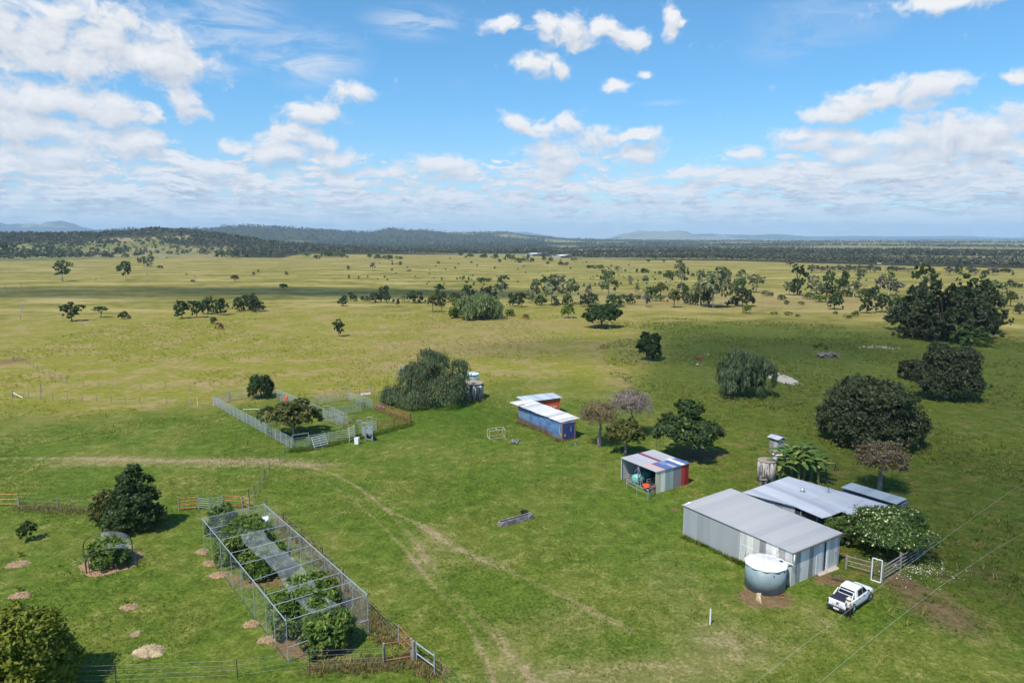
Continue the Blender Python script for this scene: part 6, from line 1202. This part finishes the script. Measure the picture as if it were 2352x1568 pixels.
for i in range(60):
    x_,y_=rg.gauss(0,3.0),rg.gauss(0,.9); r_=rg.uniform(.12,.42); b.hull([(x_+r_*math.cos(a)*rg.uniform(.6,1),y_+r_*math.sin(a)*rg.uniform(.6,1),rg.choice((0,r_*.7))) for a in [k*.8 for k in range(8)]])
b.build('rocks',plain('tan_rock',(.36,.26,.19),.9,0,.3,2),t_)
# cattle and far farm sheds
def cow(label,p,rz,col,group):
    t_=thing('cow',label,'cow',p,rz,group); b=MB(); m=plain('hide',col,.8,0,.05)
    prof=[(-1.0,.28,1.05,.30),(-.7,.34,1.08,.40),(-.1,.38,1.02,.46),(.45,.34,1.05,.42),(.8,.22,1.15,.30),(1.05,.15,1.0,.2),(1.3,.12,.75,.16),(1.55,.08,.6,.1)]; n=10; V=[]
    for x_,w,z,h in prof: V+=[(x_,w*math.cos(2*math.pi*i/n),z+h*math.sin(2*math.pi*i/n)) for i in range(n)]
    b.add(V,[(k*n+i,k*n+(i+1)%n,(k+1)*n+(i+1)%n,(k+1)*n+i) for k in range(len(prof)-1) for i in range(n)]+[tuple(range(n-1,-1,-1)),tuple(range((len(prof)-1)*n,len(prof)*n))])
    for x_ in (-.75,.6):
        for s in (-.2,.2): b.path([(x_,s,.95),(x_+(.08 if x_<0 else 0),s,.5),(x_,s,0)],[.15,.09,.07],6)
    b.tube((-1.0,0,1.2),(-1.15,0,.5),.04,.03,5); b.build('body',m,t_,smooth=True); return t_
for i,(x,y,rz,cc_,l) in enumerate([(700,166,.3,(.75,.70,.6),'cream cow, left of a close pair on the far left pasture'),(738,163,2.9,(.78,.74,.66),'cream cow, right of a close pair on the far left pasture'),(355,155,.2,(.72,.68,.6),'cream cow lying far left of the pair'),(1412,160,.1,(.7,.66,.58),'leftmost cream cow right of the two light gums'),(1440,160,3.,(.75,.7,.62),'second cream cow right of the two light gums'),(1476,161,.2,(.04,.035,.03),'black cow right of the cream cows')]): cow(l,P('A',x,y),rz,cc_,'cattle grazing on the far left pasture')
def farshed(label,a,b_,depth,h,group):
    d=(b_-a); L=d.length; t_=thing('farm_shed',label,'farm shed',a,math.atan2(d.y,d.x),group); MB().box(0,L,0,depth,0,h).build('wall',plain('far_wall',(.30,.31,.33),.7),t_)
    b=MB(); b.slab([(-.5,-.6,h),(L+.5,-.6,h),(L+.5,depth/2,h+1.2),(-.5,depth/2,h+1.2)],.12).slab([(-.5,depth/2+.003,h+1.2),(L+.5,depth/2+.003,h+1.2),(L+.5,depth+.6,h),(-.5,depth+.6,h)],.12); b.build('roof',MT['white'],t_)
farshed('long white roofed farm shed, left of two before the far woodland',P('C',695,141),P('C',895,140),14,3.4,'far farm sheds'); farshed('long white roofed farm shed, right of two before the far woodland',P('C',945,157),P('C',1095,157),14,3.0,'far farm sheds')
t_=thing('white_van','white van parked at the edge of the yellow field','van',P('D',1324,173),.1); MB().box(-2.4,2.4,-.9,.9,.5,2.1).build('body',MT['white'],t_,bevel=.2); b=MB(); [b.tube((x,-.92,.35),(x,.92,.35),.35,None,12) for x in(-1.5,1.5)]; b.build('wheel',MT['black'],t_); MB().box(1.5,2.42,-.92,.92,1.2,1.8).build('window',MT['dark'],t_)
# overhead wires: each hangs from off-frame poles
def cable(label,pa,pb):
    a,b_=pa,pb; d=(b_-a); t_=thing('overhead_wire',label,'power line',a-d*1.5); n=80; pts=[]
    for i in range(n+1):
        q=i/n; p=d*(q*5.5)+Vector((0,0,-1.2*4*(q-.36)*(.36-q)*-1*1.0+0)); pts.append(p)
    off=pts[int(n*.45)].z; MB().path([p-Vector((0,0,off*.0)) for p in pts],.008,4).build('wire',plain('aluminium_wire',(.40,.40,.30),.5,.2),t_); return t_
cable('thin overhead wire crossing in front of the parked utility',P('Z',1350,1497,7.4),P('Z',2352,740,7.4)); cable('thin overhead wire crossing the bare ground right of the utility',P('Z',1840,1497,7.4),P('Z',2352,1100,7.4))
# ------------------------------------------------------------------ utility vehicle (double cab) seen from behind its right side
rw=P('U',1080,1240);fw=P('U',1545,955); d=(fw-rw); 
s_=.87; ang=R(39); 
hd=Vector((math.cos(ang),math.sin(ang),0)); rt=Vector((hd.y,-hd.x,0)); mid=(rw+fw)/2; ctr=mid-rt*.80*s_
ute=thing('utility_vehicle','white double cab utility with black tray cover parked on the grass','utility',ctr,ang,scale=(s_,s_,s_))
WP,t,out=newmat('white_car_paint'); pb=princ(t,out,(.80,.80,.81),.25); pb.inputs['Coat Weight'].default_value=.5
GL,t,out=newmat('tinted_glass'); princ(t,out,(.012,.012,.016),.08)
BL=plain('black_trim',(.02,.02,.024),.6,0,.1); CHR=plain('chrome',(.6,.6,.62),.2,.9,.05)
def loft(secs,closed=True):
    n=len(secs[0]); V=[p for s in secs for p in s]; Fq=[(k*n+i,k*n+(i+1)%n,(k+1)*n+(i+1)%n,(k+1)*n+i) for k in range(len(secs)-1) for i in range(n)]; return V,Fq+[tuple(range(n-1,-1,-1)),tuple(range((len(secs)-1)*n,len(secs)*n))]
def sec(x,w,zb,zt,cr=.06,wt=None): # rounded rectangle section
    wt=wt or w*.97; return [(x,-w+cr,zb),(x,w-cr,zb),(x,w,zb+cr),(x,w,(zb+zt)/2),(x,wt,zt-cr),(x,wt-cr*1.5,zt),(x,-wt+cr*1.5,zt),(x,-wt,zt-cr),(x,-w,(zb+zt)/2),(x,-w,zb+cr)]
b=MB(); b.add(*loft([sec(-2.58,.86,.55,1.06),sec(-2.5,.90,.48,1.12),sec(-1.2,.92,.42,1.13),sec(0,.92,.38,1.13),sec(1.05,.92,.38,1.15),sec(1.5,.92,.42,1.12,.1),sec(2.1,.91,.45,1.06,.12),sec(2.45,.86,.48,.96,.14),sec(2.62,.74,.52,.82,.1)])); body=b.build('body',WP,ute,smooth=False,bevel=.03)
b=MB(); b.add(*loft([[(-.98,-.80,1.12),(-.98,.80,1.12),(-.80,.66,1.74),(-.80,-.66,1.74)],[(-.70,-.84,1.12),(-.70,.84,1.12),(-.55,.68,1.79),(-.55,-.68,1.79)],[(.3,-.85,1.12),(.3,.85,1.12),(.25,.68,1.81),(.25,-.68,1.81)],[(1.32,-.80,1.12),(1.32,.80,1.12),(.52,.64,1.74),(.52,-.64,1.74)]])); cab=b.build('cabin',WP,ute,bevel=.05)
def panel(pts,off,nm,mat,par,thick=.012):
    P_=[Vector(p) for p in pts]; n=(P_[1]-P_[0]).cross(P_[2]-P_[0]).normalized(); V=[p+n*off for p in P_]+[p+n*(off-thick) for p in P_]; k=len(P_); return MB().add(V,[tuple(range(k)),tuple(range(2*k-1,k-1,-1))]+[(i,i+k,(i+1)%k+k,(i+1)%k) for i in range(k)]).build(nm,mat,par)
for s in (-1,1):
    f=(lambda x,z: (x,s*(.85-.17*(z-1.12)/.69),z))
    p1=[f(-.62,1.2),f(.22,1.2),f(.22,1.68),f(-.52,1.66)]; p2=[f(.30,1.2),f(1.08,1.2),f(.62,1.66),f(.30,1.68)]
    if s>0: p1=p1[::-1];p2=p2[::-1]
    panel(p1,.022,'side_window',GL,cab); panel(p2,.022,'side_window',GL,cab)
panel([(1.25,.70,1.18),(1.25,-.70,1.18)][::-1]+[(.60,.58,1.70),(.60,-.58,1.70)],.03,'windscreen',GL,cab)
panel([(-.965,-.70,1.2),(-.825,-.60,1.66),(-.825,.60,1.66),(-.965,.70,1.2)],.03,'rear_window',GL,cab)
MB().box(-2.5,-1.02,-.80,.80,1.125,1.15).build('tray_cover',plain('tonneau_vinyl',(.015,.017,.035),.75,0,.2,8),ute,bevel=.01)
b=MB(); b.path([(-1.75,-.80,1.12),(-1.35,-.72,1.46),(-1.15,-.70,1.62),(-1.15,.70,1.62),(-1.35,.72,1.46),(-1.75,.80,1.12)],[.06,.05,.04,.04,.05,.06],8); b.build('sports_bar',WP,ute,smooth=True)
tg=MB().box(-2.615,-2.585,-.74,.74,.62,1.10).build('tailgate',WP,ute,bevel=.01)
M=Matrix.Translation((-2.62,0,.73))@Matrix.Rotation(R(-90),4,'Z')@Matrix.Rotation(R(90),4,'X'); tx=text_mesh('lettering','R A N G E R',.17,BL,tg,M,.006)
MB().box(-2.63,-2.616,-.14,.14,.98,1.02).build('tailgate_handle',BL,tg); b=MB(); b.tube((-2.63,0,.88),(-2.615,0,.88),.07,None,16); b.v=[(x,y*1.6,z) for x,y,z in b.v]; b.build('badge',plain('badge_blue',(.03,.06,.2),.3),tg)
b=MB(); [b.box(x-.006,x+.006,s*.9215-.004,s*.9215+.004,.5,1.1) for x in(-.98,.27,1.12) for s in(-1,1)]; b.build('door_seam',BL,ute)
MB().box(-2.80,-2.60,-.88,.88,.40,.58).build('rear_bumper',BL,ute,bevel=.03); pl_=MB().box(-2.815,-2.802,-.24,.24,.42,.56).build('number_plate',plain('plate_white',(.7,.7,.68),.5),ute)
MB().tube((-2.95,0,.38),(-2.75,0,.38),.04).build('tow_bar',BL,ute)
for s in (-1,1): MB().box(-2.60,-2.50,s*.78,s*.905,.66,1.04).build('tail_light',plain('tail_lamp',(.12,.01,.01),.3),ute); MB().hull([(2.3,s*.70,.82),(2.3,s*.90,.82),(2.5,s*.60,.72),(2.5,s*.82,.72),(2.3,s*.72,.94),(2.28,s*.89,.94)]).build('headlight',CHR,ute)
for s in (-1,1):
    MB().hull([(1.0,s*.90,1.2),(1.0,s*1.1,1.22),(1.12,s*.9,1.2),(1.12,s*1.08,1.22),(1.02,s*.9,1.36),(1.02,s*1.1,1.38)]).build('door_mirror',BL,ute)
    for x in (-.45,.45): MB().box(x-.09,x+.09,s*.928-.012,s*.928+.012,.98,1.02).build('door_handle',BL,ute)
    MB().box(-1.0,1.25,s*.93-.05,s*.93+.05,.33,.40).build('side_step',BL,ute,bevel=.01)
    for x in (-1.55,1.67):
        b=MB(); b.tube((x,s*.70,.42),(x,s*.925,.42),.46,None,26); b.build('wheel_arch',BL,ute)
        w=thing('wheel',None,None,(x,s*.83,.385)); w.parent=ute; b=MB(); b.lathe([(.25,-.13),(.36,-.13),(.385,-.09),(.385,.09),(.36,.13),(.25,.13)],26); b.v=[(x_,z_,y_) for x_,y_,z_ in b.v]; b.build('tyre',MT['black'],w)
        b=MB(); b.tube((0,-.115,0),(0,.115,0),.22,None,20)
        for k in range(6):
            a=k*math.pi/3; b.tube((0,s*.13,0),(.235*math.cos(a),s*.125,.235*math.sin(a)),.03,.04,5)
        b.lathe([(.235,-.0),(.26,.0)],4) if 0 else None; b.build('rim',CHR,w)
MB().tube((0,0,1.8),(-.02,0,1.86),.05,.02,8).build('roof_aerial',BL,cab)
# ------------------------------------------------------------------ the person behind it
pp=P('U',985,1415); yaw=ang+R(10)
per=thing('person','person in a pale wide hat, light shirt and black trousers behind the utility','person',pp,yaw)
def skin(name,chains,mat,parent,sub=1):
    bm=bmesh.new(); sl_=bm.verts.layers.skin.verify(); root=True; cache={}
    for ch in chains:
        pv=None
        for (p,r) in ch:
            key=tuple(round(c,4) for c in p); v=cache.get(key)
            if v is None:
                v=bm.verts.new(p); v[sl_].radius=(r,r) if not isinstance(r,tuple) else r; v[sl_].use_root=root; root=False; cache[key]=v
            if pv is not None and pv!=v and not bm.edges.get((pv,v)): bm.edges.new((pv,v))
            pv=v
    me=bpy.data.meshes.new(name); bm.to_mesh(me); bm.free(); me.materials.append(mat); o=link(name,me,parent); o.modifiers.new('skin','SKIN'); m=o.modifiers.new('sub','SUBSURF'); m.levels=sub; m.render_levels=sub
    for p in me.polygons: p.use_smooth=True
    return o
k=1.68/1.75
def S3(x,y,z): return (x*k,y*k,z*k)
hip=S3(0,0,.95)
ch=[[(hip,(.15,.12)),(S3(0,0,1.12),(.125,.10)),(S3(.01,0,1.32),(.155,.11)),(S3(.0,0,1.44),(.10,.08)),(S3(.02,0,1.51),.052),(S3(.03,0,1.58),(.075,.085)),(S3(.04,0,1.66),(.08,.095)),(S3(.035,0,1.73),(.055,.065))]]
for s in (-1,1):
    ch.append([(hip,(.15,.12)),(S3(0,s*.10,.88),.085),(S3(.03,s*.12,.50),.055),(S3(-.02,s*.13,.10),.038),(S3(-.02,s*.13,.05),.042),(S3(.13,s*.14,.035),.035)])
    ch.append([(S3(.0,0,1.44),(.10,.08)),(S3(0,s*.17,1.42),.055),(S3(.04,s*.25,1.16),.040),(S3(.22,s*.24,.98),.030),(S3(.27,s*.24,.95),.028),(S3(.33,s*.24,.93),.026)])
    for j in range(4): ch.append([(S3(.33,s*.24,.93),.026),(S3(.36,s*(.215+.017*j),.92),.009),(S3(.40+.008*(j in(1,2)),s*(.213+.019*j),.90),.008),(S3(.41,s*(.213+.019*j),.875),.007)])
    ch.append([(S3(.27,s*.24,.95),.028),(S3(.30,s*.20,.93),.010),(S3(.34,s*.19,.915),.009)])
SK=plain('skin',(.42,.25,.17),.6,0,.05); skin('body',ch,SK,per)
sh=[[(S3(0,0,.93),(.165,.135)),(S3(0,0,1.12),(.145,.12)),(S3(.01,0,1.32),(.175,.13)),(S3(.0,0,1.45),(.11,.09))]]
for s in (-1,1): sh.append([(S3(.0,0,1.45),(.11,.09)),(S3(0,s*.17,1.425),.072),(S3(.03,s*.24,1.2),.06),(S3(.12,s*.25,1.08),.05)])
skin('shirt',sh,plain('pale_shirt',(.66,.60,.54),.9,0,.08,6),per)
tr_=[[(S3(0,0,.97),(.16,.13)),(S3(0,0,.93),(.16,.13))]]
for s in (-1,1): tr_.append([(S3(0,0,.93),(.16,.13)),(S3(0,s*.10,.86),.10),(S3(.03,s*.12,.50),.072),(S3(-.02,s*.13,.10),.058)])
skin('trousers',tr_,plain('black_trousers',(.012,.012,.014),.9),per)
b=MB(); b.lathe([(.0,1.80),(.07,1.80),(.10,1.74),(.11,1.67),(.21,1.64),(.215,1.655),(.115,1.685)],22); b.v=[(x*k+.03,y*k,z*k) for x,y,z in b.v]; b.build('hat',plain('straw_hat',(.68,.62,.50),.8),per,smooth=True)
b=MB()
for s in (-1,1): b.hull([(.09+x_*.14-.05,s*.13+y_*.045,z_) for x_ in(-1,1) for y_ in(-1,1) for z_ in(0.0,.07)])
b.build('shoe',BL,per,bevel=.015)
b=MB(); b.hull([(.115,-.015,1.55),(.115,.015,1.55),(.145,0,1.55),(.115,0,1.60)]); b.build('nose',SK,per); b=MB(); [b.tube((.108,s*.03,1.60),(.116,s*.03,1.60),.010,None,8) for s in(-1,1)]; b.build('eyes',BL,per)
# ------------------------------------------------------------------ tussocks of rough grass
rg=np.random.default_rng(77)
def tussocks(n,gen,keep,hgt_,spread,blades,mat,name,label):
    x,y=gen(n); ok=keep(x,y); x=x[ok];y=y[ok]; m=len(x); z=terrain(x,y); h=hgt_*rg.uniform(.5,1.3,m); ti=np.repeat(np.arange(m),blades); N_=len(ti)
    a=rg.uniform(0,6.28,N_); r=spread*rg.uniform(0,1,N_)**.7*(h[ti]/hgt_); bx=x[ti]+r*np.cos(a)*.6; by=y[ti]+r*np.sin(a)*.6; l=h[ti]*rg.uniform(.6,1.1,N_); out_=rg.uniform(.15,.75,N_)*l
    tx=bx+np.cos(a)*out_; ty=by+np.sin(a)*out_; w=.035+.05*l; b2=a+math.pi/2+rg.uniform(-.5,.5,N_)
    V=np.stack([np.stack([bx-w*np.cos(b2),by-w*np.sin(b2),z[ti]-.02],1),np.stack([bx+w*np.cos(b2),by+w*np.sin(b2),z[ti]-.02],1),np.stack([tx,ty,z[ti]+l],1)],1).reshape(-1,3)
    setp(quads(name,V,mat,None,False),label,'grass',None,'stuff')
def fan(r0_,r1_):
    def g(n):
        a=rg.uniform(-R(41),R(41),n); r=np.sqrt(rg.uniform(r0_**2,r1_**2,n)); return r*np.sin(a),r*np.cos(a)
    return g
def uu(x,y): return CX+F*x/y
gr_green=leafmat('grass_rough',(.07,.10,.012),(.22,.24,.045),(.38,.30,.12),.4,.86,.25); gr_lawn=leafmat('grass_lawn',(.06,.11,.010),(.19,.25,.03),(.34,.29,.09),.4,.9,.3)
gr_tan=leafmat('grass_dry',(.19,.15,.055),(.48,.31,.17),(.16,.22,.05),.4,.75,.3); gr_yel=leafmat('grass_yellow_green',(.24,.25,.02),(.46,.42,.07),(.5,.40,.16),.45,.88,.12)
def keep_rough(x,y):
    r=np.hypot(x,y);u=uu(x,y); e=np.interp(r,[55,75,100,140],[2100,1950,1700,1400]); return (u>e+60*wob(x,y,9,1))&(wob(x,y,6,5)+.6*wob(x,y,2.3,1)+.5*(rg.random(len(x))-.5)>.0)
tussocks(62000,fan(52,250),keep_rough,.42,.34,7,gr_green,'rough_grass','tussocky rough green grass on the right hand paddock')
tussocks(26000,fan(112,260),lambda x,y:(uu(x,y)<1350)&(wob(x,y,14,3)+.7*wob(x,y,5,1)>-.1),.40,.4,6,gr_yel,'yellow_grass','tall yellow green pasture grass beyond the yards')
tussocks(95000,fan(28,120),lambda x,y:(wob(x,y,5,2)+.8*wob(x,y,1.7,4)+.6*(rg.random(len(x))-.5)>.1),.12,.17,4,gr_lawn,'lawn_tufts','short uneven green tufts in the grazed yard grass')
def along(pts,w,n):
    def g(_):
        P_=np.array(pts); i=rg.integers(0,len(P_)-1,n); q=rg.random(n)[:,None]; p=P_[i]*(1-q)+P_[i+1]*q+rg.normal(size=(n,2))*w; return p[:,0],p[:,1]
    return g
e2=lambda *L_:[tuple(P(c,x,y)[:2]) for c,x,y in L_]
tr1=lambda x,y:np.ones(len(x),bool)
tussocks(0,along(e2(('N',1160,1460),('N',1500,1440),('N',1735,1430),('N',1950,1400),('N',2150,1520)),.45,1000),tr1,.24,.22,7,gr_tan,'fence_line_grass','tall dry reddish grass along the bottom fence')
tussocks(0,along(e2(('N',900,300),('N',1260,650),('N',1560,1010),('N',1800,1260)),.5,1500),tr1,.28,.22,6,gr_tan,'fence_line_dry_grass','tall dry grass inside the right net wall')
tussocks(0,along(e2(('S',62,725),('S',700,1010),('S',790,1060)),.18,420),tr1,.35,.18,8,gr_lawn,'shed_edge_grass','fringe of taller grass at the foot of the shed wall')
tussocks(0,along(e2(('K',240,930),('K',900,1170),('K',1330,1420)),.25,400),tr1,.4,.2,7,gr_tan,'container_edge_grass','dry grass at the foot of the blue container')
tussocks(0,along(e2(('V',1840,1330),('W',300,1290),('W',1000,1150),('W',1540,1010),('W',2150,850)),.4,1500),tr1,.35,.2,7,gr_lawn,'yard_edge_grass','taller grass along the foot of the cattle yards')
tussocks(0,along(e2(('L',150,215),('L',452,225),('L',760,250)),.6,600),tr1,.24,.2,6,gr_tan,'left_fence_dry_grass','dry grass under the left wire fence')
# ------------------------------------------------------------------ clouds overhead, behind and above the camera: their shade falls across the paddocks
cm_n=0
def cloud(label,gx,gy,rx,ry,a,seed,alt=820,rot=0):
    global cm_n; cm_n+=1; k=alt/math.tan(SUN_EL); x=gx+math.sin(SUN_AZ)*k; y=gy+math.cos(SUN_AZ)*k
    m,t,out=newmat('cloud'); tc=t.node('ShaderNodeTexCoord').outputs['Object']; n=t.noise(tc,2.3,5,.55); q=t.vm('LENGTH',t.scale3(tc,(1,1,0))); q=t.m('ADD',q,t.m('MULTIPLY',t.m('SUBTRACT',n,.5),.9)); d=t.node('ShaderNodeBsdfDiffuse'); d.inputs[0].default_value=(.9,.9,.92,1); tl=t.node('ShaderNodeBsdfTranslucent'); tl.inputs[0].default_value=(.9,.9,.92,1); m0=t.node('ShaderNodeMixShader'); t.l.new(d.outputs[0],m0.inputs[1]); t.l.new(tl.outputs[0],m0.inputs[2]); tr=t.node('ShaderNodeBsdfTransparent'); mx=t.node('ShaderNodeMixShader'); t.put(mx.inputs[0],t.ramp(q,1.0,.55,0,a)); t.l.new(tr.outputs[0],mx.inputs[1]); t.l.new(m0.outputs[0],mx.inputs[2]); t.l.new(mx.outputs[0],out.inputs[0])
    bm=bmesh.new(); bmesh.ops.create_icosphere(bm,subdivisions=4,radius=1)
    for v in bm.verts: v.co*=1+.18*mnoise.noise(v.co*2.1+Vector((seed,0,0))); v.co.z*=.25
    me=bpy.data.meshes.new('cloud'); bm.to_mesh(me); bm.free(); me.materials.append(m); [setattr(p,'use_smooth',True) for p in me.polygons]
    o=link('cloud',me); o.location=(x,y,alt); o.scale=(rx,ry,(rx+ry)/2); o.rotation_euler=(0,0,rot); setp(o,label,None,None,'structure')
c1=G(470,672); cloud('long thin cloud shading the left pasture',c1.x-10,c1.y,260,34,.42,1,rot=-.06)
c1=G(980,668); cloud('second long cloud shading the middle pasture',c1.x-30,c1.y-6,150,26,.42,2,rot=-.12)
c1=G(2120,850); cloud('broad cloud shading the right paddock',c1.x+10,c1.y+5,85,95,.17,3)
c1=G(1560,800); cloud('thin cloud shading the grass beyond the containers',c1.x+5,c1.y,75,24,.22,4)
c1=G(2330,1250); cloud('cloud shading the bottom right corner',c1.x+4,c1.y+5,26,34,.25,5)
